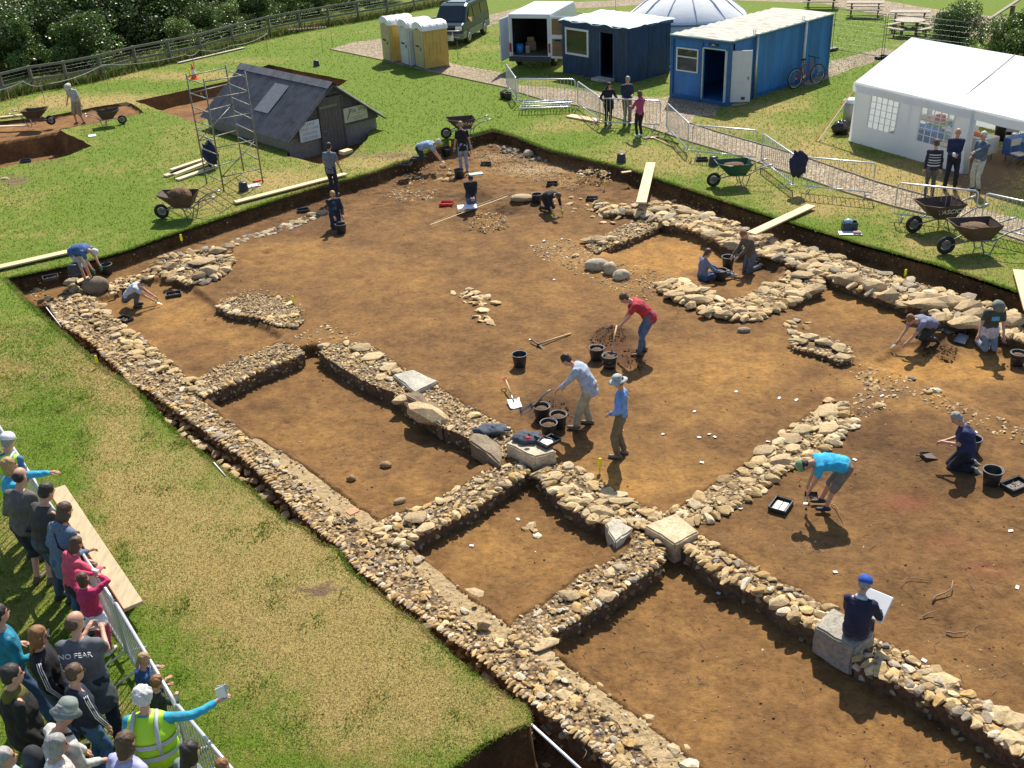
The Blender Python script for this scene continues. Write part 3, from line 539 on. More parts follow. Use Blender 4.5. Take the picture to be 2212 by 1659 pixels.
wall('ring of stones round a flat slab and a grey boulder in the far left room',[(335,572),(352,556),(385,548),(430,540),(488,534),(503,556),(490,590),(450,607),(400,612),(365,597),(340,590)],-.38,-.5,rub=0.0528,dens=.7,slab=.35,side=.8,size_big=0.146,edge=.24,pal=BIGC+YE+[(.3,.28,.25)],slabs=[(432,562,-0.28,.48,.32,0.072,10),(453,580,-0.20,.36,.24,0.176,10),(428,590,-0.26,.28,.2,0.128,0),(468,538,-0.26,.34,.22,0.112,0),(490,530,-0.26,.22,.2,0.160,0),(367,600,-0.26,.2,.15,0.096,0),(365,570,-0.26,.26,.18,0.120,0)])
wall('broken line of small stones leading to the corner where the blue shirted man bends',[(232,608),(262,600),(300,588),(335,574),(345,592),(310,605),(270,622),(240,635)],-.4,-.58,rub=0.0616,dens=.9,slab=.9,side=.6,size_big=0.129,core=False,pal=BIGC+YE)
wall('flint rubble island in the far left room with a yellow tag on it',[(465,660),(500,642),(540,635),(600,640),(640,660),(655,690),(640,705),(600,702),(560,688),(540,682),(500,678)],-.4,-.66,rub=0.0484,dens=1.1,slab=.12,side=1.2,size_big=0.120,camedge=.12,pal=FL)
wall('thin curved row of field stones at the top left of the main area',[(487,533),(497,520),(530,507),(565,499),(613,484),(640,474),(665,464),(700,451),(705,459),(670,474),(645,486),(615,498),(565,510),(530,520),(500,534)],-.42,-.5,rub=0.0528,dens=.35,slab=1.5,side=0,size_big=0.112,core=False,pal=[(.5,.46,.38),(.42,.38,.32),(.55,.5,.4),(.30,.31,.33)],slabs=[(672,461,-0.36,.2,.16,0.112,0),(692,457,-0.36,.22,.15,0.112,0),(640,478,-0.40,.26,.17,0.096,0),(620,486,-0.42,.2,.15,0.080,0),(570,500,-0.42,.25,.15,0.080,0)])
build_floor()
def rubble(label,P,z,rub=0.0396,dens=1.,slab=0.,big=.13,pal=YE+FL,name='rubble_spread',cat='rubble',mound=0.,split=0):
    if split:
        Q=poly(P,z); xs=np.array(Q); b=(xs[:,0].min(),xs[:,0].max(),xs[:,1].min(),xs[:,1].max()); pts=[]; tries=0
        while len(pts)<split and tries<4000:
            tries+=1; x,y=RS.uniform(b[0],b[1]),RS.uniform(b[2],b[3]); k=big*(.4+.75*RS.rand())
            if inpoly(np.array([x]),np.array([y]),Q)[0] and all((x-a)**2+(y-c_)**2>(.62*(k+q))**2 for a,c_,q in pts): pts.append((x,y,k))
        for x,y,k in pts:
            st1=Stones(); fz=floor_z(x,y) or z; st1.put((0,0,k*.16),(k*1.15,k*.85,k*.34),None,.4,pal[RS.randint(len(pal))],BIGP); o=st1.build(name); o.location=(x,y,fz); tag(o,label,cat,label)
        return
    Q=poly(P,z); c=np.mean(np.array(Q),0); xs=np.array(Q); b=(xs[:,0].min(),xs[:,0].max(),xs[:,1].min(),xs[:,1].max()); s=Stones()
    area=(b[1]-b[0])*(b[3]-b[2]); n=int(dens*area*.4/(rub*rub*2.4))
    rr=max((b[1]-b[0]),(b[3]-b[2]))/2
    for i in range(n+int(slab*area/(big*big*3))):
        x,y=RS.uniform(b[0],b[1]),RS.uniform(b[2],b[3])
        if not inpoly(np.array([x]),np.array([y]),Q)[0]: continue
        bigone=i>=n; k=(big if bigone else rub)*(.5+.8*RS.rand()); fz=floor_z(x,y) or z
        m=mound*max(0,1-((x-c[0])**2+(y-c[1])**2)/rr**2)
        s.put((x,y,fz+k*.12+m),(k*1.1,k*.85,k*.5),None,.6,pal[RS.randint(len(pal))],BIGP if bigone else PROTO)
    return tag(s.build(name,None,(float(c[0]),float(c[1]),z)),label,cat,kind='stuff')
rubble('broad spread of yellow gravelly rubble left of the sunken orange room',[(1130,532),(1220,513),(1262,528),(1290,560),(1400,580),(1470,600),(1430,628),(1400,650),(1330,625),(1270,603),(1180,570)],-.45,.045,.75,.05)
rubble('gravelly rubble trailing from the stub wall to the right edge of the photo',[(1815,785),(1850,780),(1900,790),(2000,830),(2100,880),(2230,930),(2300,990),(2212,970),(2100,920),(2000,873),(1960,852),(1890,900),(1840,928),(1825,868),(1870,835)],-.45,.045,.8,.08)
rubble('stone in the small scatter below the curved wall corner',[(1690,690),(1760,700),(1715,735),(1700,720)],-.45,.05,.7,split=10,name='loose_stone',cat='stone')
rubble('patch of flint gravel where the first cross wall meets the main area',[(630,725),(700,700),(760,715),(790,740),(700,765),(655,750)],-.45,.05,.6,.06)
rubble('gravel fringe round the flint rubble island',[(455,665),(500,630),(560,625),(640,640),(665,690),(600,640),(520,650)],-.47,.035,.7)
rubble('broken slab in the group lying in the middle of the main area',[(968,632),(1005,622),(1045,640),(1075,655),(1070,685),(1030,675),(1000,655)],-.45,.06,.5,1.1,.15,BIGC,split=24,name='broken_slab',cat='stone')
rubble('small slab in the row just below the group in the middle',[(1025,685),(1060,683),(1075,695),(1072,708),(1040,700)],-.45,.06,.6,1.4,.13,BIGC,split=7,name='small_slab',cat='stone')
rubble('low mound of flint in front of the drawing board',[(1020,470),(1060,458),(1095,470),(1100,495),(1050,505),(1010,495)],-.45,.05,.9,.05,.1,FL,mound=.12)
rubble('patch of flint rubble between the bucket at the trench corner and the red tray',[(825,425),(850,408),(890,402),(950,415),(930,435),(870,440)],-.45,.05,.9,.08,.13,FL)
rubble('scatter of stones round the man digging on hands and knees',[(830,385),(880,365),(960,345),(1000,375),(960,395),(880,400)],-.45,.055,.4,.1,.13)
rubble('mounded heap of gravel under the far trench edge',[(1243,388),(1262,372),(1290,368),(1318,380),(1322,398),(1290,405),(1255,402)],-.45,.05,1.6,.1,.1,FL,mound=.25)
rubble('scatter of grey flints at the foot of the far trench corner',[(1050,318),(1090,318),(1150,335),(1183,352),(1150,358),(1090,340)],-.45,.05,.6,.6,.12,[(.22,.2,.19),(.3,.28,.25),(.55,.48,.38)])
rubble('paved strip of fine yellow gravel along the far trench edge',[(1015,322),(1090,335),(1180,362),(1262,395),(1235,412),(1120,388),(1040,360)],-.45,.03,1.3,0,.1,YE)
rubble('scattered flat stone above the left side of the sunken room',[(1100,432),(1150,418),(1290,432),(1330,450),(1380,470),(1290,495),(1280,470),(1180,440)],-.45,.05,.25,.25,.15,BIGC,split=26,name='flat_stone',cat='stone')
rubble('yellow gravel bank behind the tumbled limestone wall under the timber plank',[(1400,432),(1470,427),(1520,440),(1600,470),(1560,470),(1480,452)],-.45,.045,.9,.05)
rubble('gravel strip inside the sunken room below the limestone wall',[(1425,492),(1500,500),(1556,525),(1600,545),(1640,560),(1600,560),(1500,515)],-.57,.045,.8)
rubble('yellow rubble at the outer far corner of the long wall',[(45,632),(90,610),(150,600),(180,605),(150,625),(105,650),(125,700),(90,690),(60,655)],-.9,.05,.9,.2)
rubble('stones at the foot of the square flat stone where the walls cross',[(1371,1142),(1433,1140),(1500,1140),(1470,1105),(1400,1095)],-.42,.07,1.,.2)
rubble('loose stones in the deep pit at the bottom of the photo',[(1150,1600),(1200,1620),(1300,1700),(1300,1850),(1050,1850),(1060,1640)],-1.2,.07,.7,.4,.15,[(.4,.3,.17),(.3,.22,.13)])
wall('line of flat yellow footing stones in the slot below the turf edge',[(135,695),(188,757),(225,792),(272,820),(300,848),(367,915),(400,948),(462,993),(550,1058),(585,1090),(623,1120),(686,1166),(728,1183),(753,1226),(770,1240),(828,1285),(903,1343),(978,1415),(1106,1508),
 (1122,1488),(992,1393),(922,1338),(842,1276),(782,1223),(762,1213),(737,1168),(702,1148),(637,1103),(602,1073),(565,1043),(477,973),(417,928),(382,896),(320,836),(287,806),(237,773),(202,740),(152,688)],-.62,-1.05,rub=0.0440,dens=.1,slab=1.5,side=0,size_big=0.138,core=False,pal=YE+[(.42,.34,.22)],cat='footing')
# ---- dressed blocks and boulders
def block(label,P,ztop,h,col,name='stone_block',jit=.012,taper=.96,cat='block',seed=0):
    q=[at(a,b,ztop) for a,b in P]; c=sum(q,Vector())/4; rs=np.random.RandomState(seed+3)
    bm=bmesh.new(); vs=[bm.verts.new((p.x-c.x,p.y-c.y,h)) for p in q]+[bm.verts.new(((p.x-c.x)*taper,(p.y-c.y)*taper,0)) for p in q]
    for f in ((0,1,2,3),(7,6,5,4),(0,4,5,1),(1,5,6,2),(2,6,7,3),(3,7,4,0)): bm.faces.new([vs[i] for i in f])
    bmesh.ops.recalc_face_normals(bm,faces=bm.faces)
    bmesh.ops.bevel(bm,geom=list(bm.edges),offset=.025,segments=2,affect='EDGES')
    bmesh.ops.triangulate(bm,faces=bm.faces); bmesh.ops.subdivide_edges(bm,edges=bm.edges,cuts=3,use_grid_fill=True)
    V=np.array([v.co[:] for v in bm.verts]); bm.verts.index_update(); F=np.array([[v.index for v in f.verts] for f in bm.faces if len(f.verts)==3]); bm.free()
    V[:,:2]*=(1-.07*np.clip(fbm(V[:,0],V[:,1]+V[:,2],6,3,seed+9)*3-1.6,0,1))[:,None]; n1=fbm(V[:,0]+V[:,2]*.7,V[:,1]+V[:,2]*.5,5,4,seed+1)-.5; n2=fbm(V[:,0]-V[:,2],V[:,1],4,4,seed+7)-.5
    V[:,0]+=n1*jit*4; V[:,1]+=n2*jit*4; V[:,2]+=(n1+n2)*jit*2
    cc=np.array(col)*(1+.9*(fbm(V[:,0],V[:,1]+V[:,2],4,5,seed)-.5))[:,None]
    o=npmesh(name,V,F,M_stone,cc,loc=(c.x,c.y,ztop-h)); return tag(o,label,cat)
block('large pale square capped block on the thick rubble wall',[(846,808),(893,797),(948,822),(897,848)],-.33,.35,(.46,.43,.35),seed=1)
block('long weathered brown block lying along the thick rubble wall',[(872,852),(893,842),(962,880),(955,920)],-.33,.4,(.24,.18,.12),seed=2,jit=.05)
block('dark pitted brown block at the lower end of the thick rubble wall',[(1010,950),(1035,928),(1087,962),(1080,1003)],-.32,.4,(.24,.19,.13),seed=4,jit=.045)
block('square dressed block carrying a rolled coat and a tool tray',[(1092,958),(1133,930),(1204,975),(1155,988)],-.18,.5,(.58,.48,.34),seed=3)
block('large flat square golden stone where four walls meet',[(1391,1135),(1460,1106),(1511,1148),(1458,1175)],-.29,.45,(.58,.45,.29),seed=5,jit=.008)
block('rough grey triangular block beside the flat golden stone',[(1302,1132),(1335,1118),(1366,1140),(1330,1172)],-.29,.45,(.50,.45,.36),seed=6,jit=.03,taper=.8)
block('large grey block the blue capped man sits on',[(1757,1352),(1800,1310),(1890,1363),(1845,1402)],-.2,.54,(.38,.35,.29),seed=8,jit=.014)
def boulder(label,x,y,r,z=None,col=(.45,.38,.27),rz=0,name='boulder',seed=0):
    p=ground(x,y) if z is None else at(x,y,z); rs=np.random.RandomState(seed+int(x)); mb=MB()
    bm=bmesh.new(); bmesh.ops.create_icosphere(bm,subdivisions=3,radius=1); V=np.array([v.co[:] for v in bm.verts]); bm.verts.index_update(); F=np.array([[v.index for v in f.verts] for f in bm.faces]); bm.free()
    k=1+.45*(fbm(V[:,0]+V[:,2],V[:,1]-V[:,2]*.6,1.2,3,int(x)%50)-.5); V=V*k[:,None]*np.array(r); V=V@rotm(0,0,R(rz)).T
    cc=np.array(col)*(1+.4*(fbm(V[:,0]*4,V[:,1]*4+V[:,2],2,3,int(y)%30)-.5))[:,None]
    o=npmesh(name,V,F,M_stone,cc,smooth=True,loc=(p.x,p.y,p.z+r[2]*.55)); return tag(o,label,'boulder')
boulder('big dark mossy boulder between the bending man in blue and the crouching figure',211,628,(.36,.27,.27),col=(.22,.18,.12))
boulder('large smooth grey boulder, left of the three beside the gravel spread',1289,580,(.34,.22,.2),col=(.44,.38,.29))
boulder('upright knobbly boulder, middle of the three beside the gravel spread',1318,590,(.2,.2,.22),col=(.46,.38,.26),rz=40)
boulder('angular boulder, right of the three beside the gravel spread',1342,601,(.24,.17,.16),col=(.48,.41,.30),rz=20)
boulder('wide flat boulder beside the digger in green gloves',1128,432,(.42,.28,.13),col=(.42,.33,.2))
boulder('small brown stone lying alone in the first long room',834,1007,(.12,.08,.07),col=(.36,.25,.13))
boulder('round stone left of centre in the first long room',759,1037,(.09,.08,.07),col=(.34,.22,.11))
boulder('white topped stone leaning against the right bank of the far trench edge',1142,336,(.2,.16,.14),col=(.5,.42,.3))
boulder('pale stone on the bank left of the plank end in the far left room',155,612,(.22,.12,.1),col=(.5,.4,.25),rz=30)
boulder('long orange stone near the front of the first long room',864,1085,(.13,.06,.06),col=(.42,.3,.18),rz=30)
boulder('dark flat stone by the gravelly bank left of the short stub wall',1607,716,(.16,.1,.07),col=(.3,.25,.18))
rubble('stone in the little cluster on the floor of the small square room',[(1128,1146),(1164,1146),(1166,1170),(1131,1170)],-.82,.09,1.3,0,.1,FL,cat='stone',name='loose_stone',split=4)
boulder('brown stone in the near left corner of the far side trench',12,394,(.2,.14,.13),z=-.12,col=(.46,.36,.22))

DK=[(.075,.038,.018),(.10,.05,.022),(.06,.03,.015),(.16,.085,.035)]
for lab,P_,d_ in (('dark heap of fresh crumbly soil beside the buckets of the man in red',[(1270,735),(1300,712),(1345,712),(1362,735),(1330,750),(1290,752)],1.),('trail of loose red soil at the feet of the man in red',[(1340,765),(1365,755),(1400,785),(1385,800),(1350,795)],.5),('low heap of dark soil between the two kneeling diggers at right',[(1985,745),(2030,738),(2075,745),(2060,768),(2000,765)],.9),('scatter of dark soil round the buckets beside the dressed block',[(1150,880),(1190,862),(1230,880),(1235,930),(1165,935)],.35),('dark crumbs where the cyan shirted digger is working',[(1720,1075),(1745,1060),(1765,1085),(1740,1105)],.5)):
    rubble(lab,P_,-.45,.03,d_,.03*d_,.06,DK,name='spoil_heap',cat='spoil',mound=.07*d_)
# flints and roots showing in the cut sections
sf=Stones()
for i in range(0,len(PM)-1):
    a,b=np.array(PM[i]),np.array(PM[i+1])
    if a[1]<7: continue
    for _ in range(3):
        q=a+(b-a)*RS.rand(); z=-.08-.36*RS.rand(); k=.012+.03*RS.rand()**2; cdir=np.array([0.,22.])-q*0; v=np.array([-1.0,24.])-q; v/=np.linalg.norm(v); q=q+v*(.03+.05*RS.rand())
        sf.put((q[0],q[1],z),(k,k,k*.7),None,.6,[(.6,.52,.4),(.35,.25,.15),(.2,.13,.08)][RS.randint(3)],TINY)
tag(sf.build('section_flints'),'flints and soil lumps showing in the cut trench sides','flints',kind='stuff')
# ================================================================ GRASS BLADES, GRIT
def on_turf(x,y):
    k=~inpoly(x,y,PM)
    for h in HOLES[1:]: k&=~inpoly(x,y,h)
    for q in PATHS: k&=~inpoly(x,y,q)
    return k
PATHS=[densify(poly(q),5) for q in ([(713,106),(820,84),(978,138),(1118,184),(1330,205),(1430,212),(1560,222),(1545,250),(1491,268),(1659,318),(1894,395),(2120,452),(2500,560),(2500,625),(2212,526),(1934,447),(1606,340),(1393,274),(1246,228),(1098,190),(828,130)],)]
def blades(name,n,u0,u1,v0,v1,hgt,wid,edge=None,extra_green=0.):
    if edge is None:
        u=RS.uniform(u0,u1,n); v=RS.uniform(v0,v1,n); dx,dy=u-1106,v-829.5; c,s=math.cos(RO),math.sin(RO)
        uu=dx*c-dy*s; vv=dx*s+dy*c; ry=FP*math.cos(TH)-vv*math.sin(TH); rz=-FP*math.sin(TH)-vv*math.cos(TH); t=-HC/rz
        x,y=uu*t,ry*t; k=on_turf(x,y); x,y=x[k],y[k]
    else: x,y=edge
    a=turf_attr(x,y); nz=fbm(x,y,2.2,5,77)-.5+fbm(x,y,9,2,78)*.2-.1
    keep=RS.rand(len(x))>np.clip((a[:,1]-.35)*2.5,0,.92); x,y,a,nz=x[keep],y[keep],a[keep],nz[keep]
    n=len(x); dist=np.hypot(x,y); dist=np.hypot(dist,HC); h=hgt*(.5+RS.rand(n))*np.clip(dist/14,.8,3.0); w=wid*dist/14*(.6+.8*RS.rand(n))
    ang=RS.rand(n)*6.283; ln=RS.rand(n)*6.283; ll=h*(.4+.9*RS.rand(n))
    bx,by=np.cos(ang)*w/2,np.sin(ang)*w/2
    V=np.empty((n,3,3)); V[:,0]=np.stack([x-bx,y-by,np.zeros(n)-.004],-1); V[:,1]=np.stack([x+bx,y+by,np.zeros(n)-.004],-1); V[:,2]=np.stack([x+np.cos(ln)*ll,y+np.sin(ln)*ll,h*.75],-1)
    d=np.clip((a[:,0]+nz*2.0-.42)/.36+RS.normal(0,.3,n),0,1)[:,None]*(1-extra_green)
    gr=np.array([(.11,.21,.015)])*(.6+.8*RS.rand(n,1))+np.array([(.08,.07,.012)])*RS.rand(n,1); dr=np.array([(.44,.34,.125)])*(.6+.75*RS.rand(n,1))
    c=gr*(1-d)+dr*d; cols=np.repeat(c,3,0)
    o=npmesh(name,V.reshape(-1,3),np.arange(3*n).reshape(-1,3),M_blade,cols); return tag(o,kind='stuff')
m,nt,b=nodes('grass_blade'); a_=nt.nodes.new('ShaderNodeVertexColor'); a_.layer_name='col'; lk(nt,a_.outputs[0],b.inputs['Base Color']); b.inputs['Roughness'].default_value=.6; b.inputs['Specular IOR Level'].default_value=.25
tr=nt.nodes.new('ShaderNodeBsdfTranslucent'); lk(nt,a_.outputs[0],tr.inputs[0]); mx=nt.nodes.new('ShaderNodeMixShader'); mx.inputs[0].default_value=.35
lk(nt,b.outputs[0],mx.inputs[1]); lk(nt,tr.outputs[0],mx.inputs[2]); lk(nt,mx.outputs[0],nt.nodes['Material Output'].inputs[0]); M_blade=m
tag(blades('grass',300000,-120,1300,700,1800,.024,.010),'short dry and green grass blades of the lawn nearest the camera','grass')
tag(blades('grass',200000,-120,2330,40,900,.02,.014),'short grass blades of the lawn behind and beside the trench','grass')
ed=np.array(densify(poly(MAIN),.02,.0)); ed=ed[(ed[:,1]>6)]; ed=np.repeat(ed,8,0)+RS.normal(0,.025,(len(ed)*8,2))
tag(blades('grass_fringe',0,0,0,0,0,.03,.012,edge=(ed[:,0],ed[:,1]),extra_green=.3),'ragged fringe of grass overhanging the trench edge','grass')
# tufts in the lawn
tu=[]
for _ in range(150):
    if _<170: x,y=at(random.uniform(-60,1150),random.uniform(800,1640))[:2]
    else: x,y=at(random.uniform(0,800),random.uniform(180,560))[:2]
    if on_turf(np.array([x]),np.array([y]))[0]: n_=random.randint(20,70); tu.append(np.column_stack([RS.normal(x,.10,n_),RS.normal(y,.10,n_)]))
tu=np.concatenate(tu); tag(blades('grass_tufts',0,0,0,0,0,.05,.016,edge=(tu[:,0],tu[:,1]),extra_green=.85),'coarser green tufts and rosettes in the mown lawn','grass')
# grit on the soil
def grit(n,u0,u1,v0,v1,s0,s1,pal,dens=None,name='grit'):
    s=Stones(); k=0
    u=RS.uniform(u0,u1,n);v=RS.uniform(v0,v1,n)
    w=np.clip(.22+blobs(u,v,GRIT)*5,0,1) if dens is None else np.full(n,dens)
    for a,b,q in zip(u,v,w):
        if RS.rand()>q: continue
        p=at(a,b,ZF); z=floor_z(p.x,p.y)
        if z==0: continue
        p=at(a,b,z); k=s0+(s1-s0)*RS.rand()**3; s.put((p.x,p.y,floor_z(p.x,p.y)+k*.2),(k,k*.8,k*.5),None,.5,pal[RS.randint(len(pal))],TINY)
    return tag(s.build(name),kind='stuff')
tag(grit(6500,60,2260,300,1659,.008,.032,[(.5,.4,.27),(.42,.32,.19),(.34,.24,.13),(.6,.52,.42)]),'small pale pebbles and flint chips scattered on the trench soil','grit')
tag(grit(2500,60,2260,420,1659,.012,.04,[(.12,.07,.04),(.2,.12,.06),(.26,.16,.08)],.6,'soil_crumbs'),'dark crumbs of loose soil on the trench floor','soil crumbs')
# roots lying on the floor of the right rooms
M_root=mat('dry_root',(.28,.18,.11),.9,.3,20); rootmb=MB()
for _ in range(150):
    a,b=random.choice(((random.uniform(1250,2200),random.uniform(1250,1659)),(random.uniform(1250,2200),random.uniform(1250,1659)),(random.uniform(1700,2200),random.uniform(900,1400)),(random.uniform(700,1300),random.uniform(900,1300))))
    p=ground(a,b); q=random.uniform(0,6.28); L=random.uniform(.06,.28); pts=[]
    for i in range(5): pts.append((p.x+math.cos(q)*L*i/4,p.y+math.sin(q)*L*i/4,p.z+.012+.01*random.random())); q+=random.uniform(-.6,.6)
    rootmb.tube(pts,[.0035,.005,.0045,.003,.0015],4)
tag(rootmb.build('rootlets',M_root),'thin dry rootlets scattered over the swept soil floors','rootlets',kind='stuff')
def root(label,pts,r):
    q=[ground(*p) for p in pts]; c=q[0].copy(); mb=MB(); mb.tube([(p-c)+Vector((0,0,.03+.02*i%2)) for i,p in enumerate(q)],[r*.6*(1-.7*i/len(q)) for i in range(len(q))],6); return tag(mb.build('root',M_root,loc=c),label,'root')
root('long thin pale root curling over the soil above the seated man on the block',[(2010,1245+12),(1960,1252),(1945,1265),(1965,1280),(1975,1291)],.012)
root('thick forked root right of the seated man on the block',[(2014,1303),(2020,1293),(2040,1288),(2054,1280),(2056,1266)],.03)
root('short stubby root below the forked root',[(1994,1336),(2005,1330),(2015,1328)],.025)
root('spiky dark root lying on the soil near the right edge',[(2043,1368),(2060,1373),(2085,1372)],.025)
root('twisted root behind the boots of the cyan shirted digger',[(1795,1092),(1805,1098),(1812,1112),(1820,1125)],.02)
# white finds tags
M_white=mat('white_card',(.8,.8,.8),.6,.03,5)
mbt=MB(); mbt.box((0,0,.006),(.075,.05,.004)); tagm=None
TG=[(2107,935),(1905,856),(1932,855),(2183,1148+0),(1846,994),(1740,1089),(1683,861),(1720,865),(1590,834+13),(1500,890),(1532,939),(1544,945),(1510,946),(1432,939),(1119,1123),(1019,1180),(1541,1268),(1552,1283),(1804,1237),(2197,1270),(1640,580),(1197,605),(1175,521),(1148,532),(1214,517),(1394,448),(1376,1117),(1492,1171),(1417,1160),(1146,735),(1600,1100),(1659,955),(1842,1427),(1996,1428),(1250,1120),(1516,1000)]
for i,(a,b) in enumerate(TG):
    p=ground(a,b)
    o=mbt.build('finds_tag',M_white) if i==0 else dup(tagm,kids={})
    if i==0: tagm=o
    o.location=p+Vector((0,0,.012 if p.z<-.4 else .02)); o.rotation_euler=(R(random.uniform(-15,15)),R(random.uniform(-15,15)),random.uniform(0,3)); tag(o,'small white card tag marking a find on the excavated soil and walls','tag','white finds tags')
# ================================================================ TOOLS, BUCKETS, TRAYS, BARROWS
M_blk=mat('black_plastic',(.028,.029,.031),.45,.25,12,spec=.5); M_rim=mat('scuffed_plastic_rim',(.16,.16,.155),.5,.3,25)
M_spoil=mat('dug_soil',(.15,.085,.045),.95,.4,30,bmp=1.,bd=.03); M_steel=mat('galvanised_steel',(.50,.51,.52),.38,.12,14,.75,.05)
M_dsteel=mat('dull_steel',(.22,.215,.21),.5,.3,20,.6,.1); M_wood=mat('ash_handle',(.52,.36,.19),.6,.2,20); M_plank=mat('new_pine_board',(.68,.50,.29),.75,.14,6,stretch=(14,1.5,1)); M_plank2=mat('board_edge',(.50,.33,.16),.8,.2,12)
M_rub=mat('tyre_rubber',(.022,.022,.022),.8,.3,20); M_rust=mat('rusty_barrow_steel',(.075,.055,.045),.7,.45,9,.2,.3,col2=(.14,.07,.04)); M_green=mat('green_barrow_plastic',(.02,.085,.05),.4,.15,6)
def bucket_parts(t,fill=0.,flip=False):
    z0,z1,s_=(0,.3,1) if not flip else (.3,0,-1); mb=MB()
    mb.lathe([(0,z0),(.128,z0),(.135,z0+s_*.01),(.17,z1-s_*.02),(.172,z1),(.163,z1),(.155,z1-s_*.03),(.123,z0+s_*.015),(0,z0+s_*.015)],20); b=mb.build('bucket_body',M_blk,t)
    mb=MB(); mb.tube([(.176*math.cos(a),.176*math.sin(a),z1-s_*.006) for a in [i*math.pi/10 for i in range(20)]],.009,5,closed=True); mb.build('rim',M_rim,t)
    mb=MB(); mb.tube([(.178*math.cos(a),.05+.165*math.sin(a)*.9-.05,z1-s_*.03-(.0 if not flip else 0)+.02*math.sin(a)) for a in [i*math.pi/12-.1 for i in range(14)]],.005,4); mb.build('handle',M_dsteel,t)
    if fill: mb=MB(); mb.ell((0,0,.17*fill),(.15,.15,.09),nu=14,nv=8,fn=lambda p:p*(1+.15*math.sin(p.x*60)*math.cos(p.y*50))); mb.build('soil_fill',M_spoil,t)
GB='black plastic buckets'
bk_e=thing('bucket','x','bucket',(0,0,-50)); bucket_parts(bk_e); bk_f=thing('bucket','x','bucket',(0,0,-50)); bucket_parts(bk_f,1.1); bk_u=thing('bucket','x','bucket',(0,0,-50)); bucket_parts(bk_u,0,True)
KIDS={}
for c in bpy.data.objects:
    if c.parent: KIDS.setdefault(c.parent.name,[]).append(c)
BK=[(1123,790,'e','empty black bucket standing alone in the middle of the main area'),(1289,776,'f','black bucket left of the one the man in red is emptying his shovel into'),(1317,793,'f','black bucket under the shovel of the man in the red shirt'),
 (1171,904,'f','black soil bucket nearest the loaded shovel of the man in the pale jacket'),(1207,922,'f','black soil bucket nearest the shoes of the man in the pale jacket'),(1186,940,'f','front black soil bucket of the three beside the dressed block'),
 (738,503,'e','black bucket at the knees of the figure in the dark hooded jacket'),(992,384,'e','black bucket at the feet of the woman in the black top and pale jeans'),(966,337,'e','black bucket beside the hands of the white haired man on all fours'),
 (1160,438,'e','black bucket behind the digger wearing lime gloves'),(1572,576,'e','black bucket between the two people kneeling in the sunken room, nearer the man in brown'),(1556,605,'f','black bucket in front of the seated woman in the speckled blue blouse'),
 (2079,722,'f','black bucket full of orange soil by the hatted digger at the right wall'),(2196,788,'f','stacked black buckets of soil at the right edge of the photo'),(2140,1045,'e','black bucket on the soil right of the woman in navy'),(2096,975,'e','black bucket half hidden behind the back of the woman in navy'),
 (162,592,'u','upturned black bucket in the far left trench corner'),(233,592,'e','black bucket half hidden by the head of the bending man in blue'),(1088,212,'f','left one of two soil filled buckets at the end of the barriers'),(1098,215,'f','right one of two soil filled buckets at the end of the barriers'),
 (1342,350,'u','upturned grey bucket on the grass below the three talking visitors'),(1541,356,'u','upturned bucket beside a tray under the crowd barrier'),(684,143,'u','upturned bucket alone on the lawn behind the well shed'),(527,412,'u','upturned bucket at the foot of the scaffold tower')]
for x,y,k,l in BK:
    p=ground(x,y); src={'e':bk_e,'f':bk_f,'u':bk_u}[k]; dup(src,p+Vector((0,0,.003)),random.uniform(0,6),l,group=GB,kids=KIDS)
for s_ in (bk_e,bk_f,bk_u):
    for c in KIDS[s_.name]: bpy.data.objects.remove(c)
    bpy.data.objects.remove(s_)
# trays
def tray(label,x,y,rz,m=M_blk,fill=None,L=.42,w=.3,z=None):
    p=ground(x,y) if z is None else at(x,y,z); t=thing('finds_tray',label,'tray',p+Vector((0,0,.01)),R(rz),'shallow plastic trays'); mb=MB(); h=.075; th=.012
    mb.box((0,0,.006),(L-.05,w-.05,.012))
    for sx,sy in ((1,0),(-1,0),(0,1),(0,-1)):
        if sx: mb.bar((sx*(L/2-.02),-w/2+.01,h/2),(sx*(L/2-.02),w/2-.01,h/2),th,h)
        else: mb.bar((-L/2+.015,sy*(w/2-.02),h/2),(L/2-.015,sy*(w/2-.02),h/2),th,h)
    mb.build('tray_body',m,t); mb=MB(); mb.tube([(sx*(L/2-.012),sy*(w/2-.012),h) for sx,sy in ((1,1),(-1,1),(-1,-1),(1,-1))],.011,4,closed=True,smooth=False); mb.build('rim',M_rim if m is M_blk else m,t)
    if fill:
        s=Stones()
        for _ in range(22): k=random.uniform(.012,.03); s.put((random.uniform(-L*.36,L*.36),random.uniform(-w*.34,w*.34),.02),(k,k*.8,k*.6))
        tag(s.build('finds',t),kind='stuff')
    return t
tray('black finds tray on the trench edge left of the man on all fours',877,358,-15,fill=1); tray('black finds tray right of the woman in the black top',1050,357,0); tray('black tray with a wooden tool inside it on the far left room floor',376,639,18,fill=1)
tray('black tray of stones against the long wall below the crouching figure',270,693,-35,fill=1); tray('black tray on the far gravel strip near the digger in lime gloves',1193,399,-5); tray('black tray right of the digger in lime gloves',1279,432,-12,fill=1)
tray('black tray beside the upturned bucket on the grass by the barriers',1516,347,-5,fill=1); tray('black tray with a grey grid inside, left of the cyan shirted digger',1686,1096,55,fill=None,L=.44,w=.34); tray('black tray at the right edge beside the bucket of the woman in navy',2193,1052,25,fill=1,L=.5,w=.32)
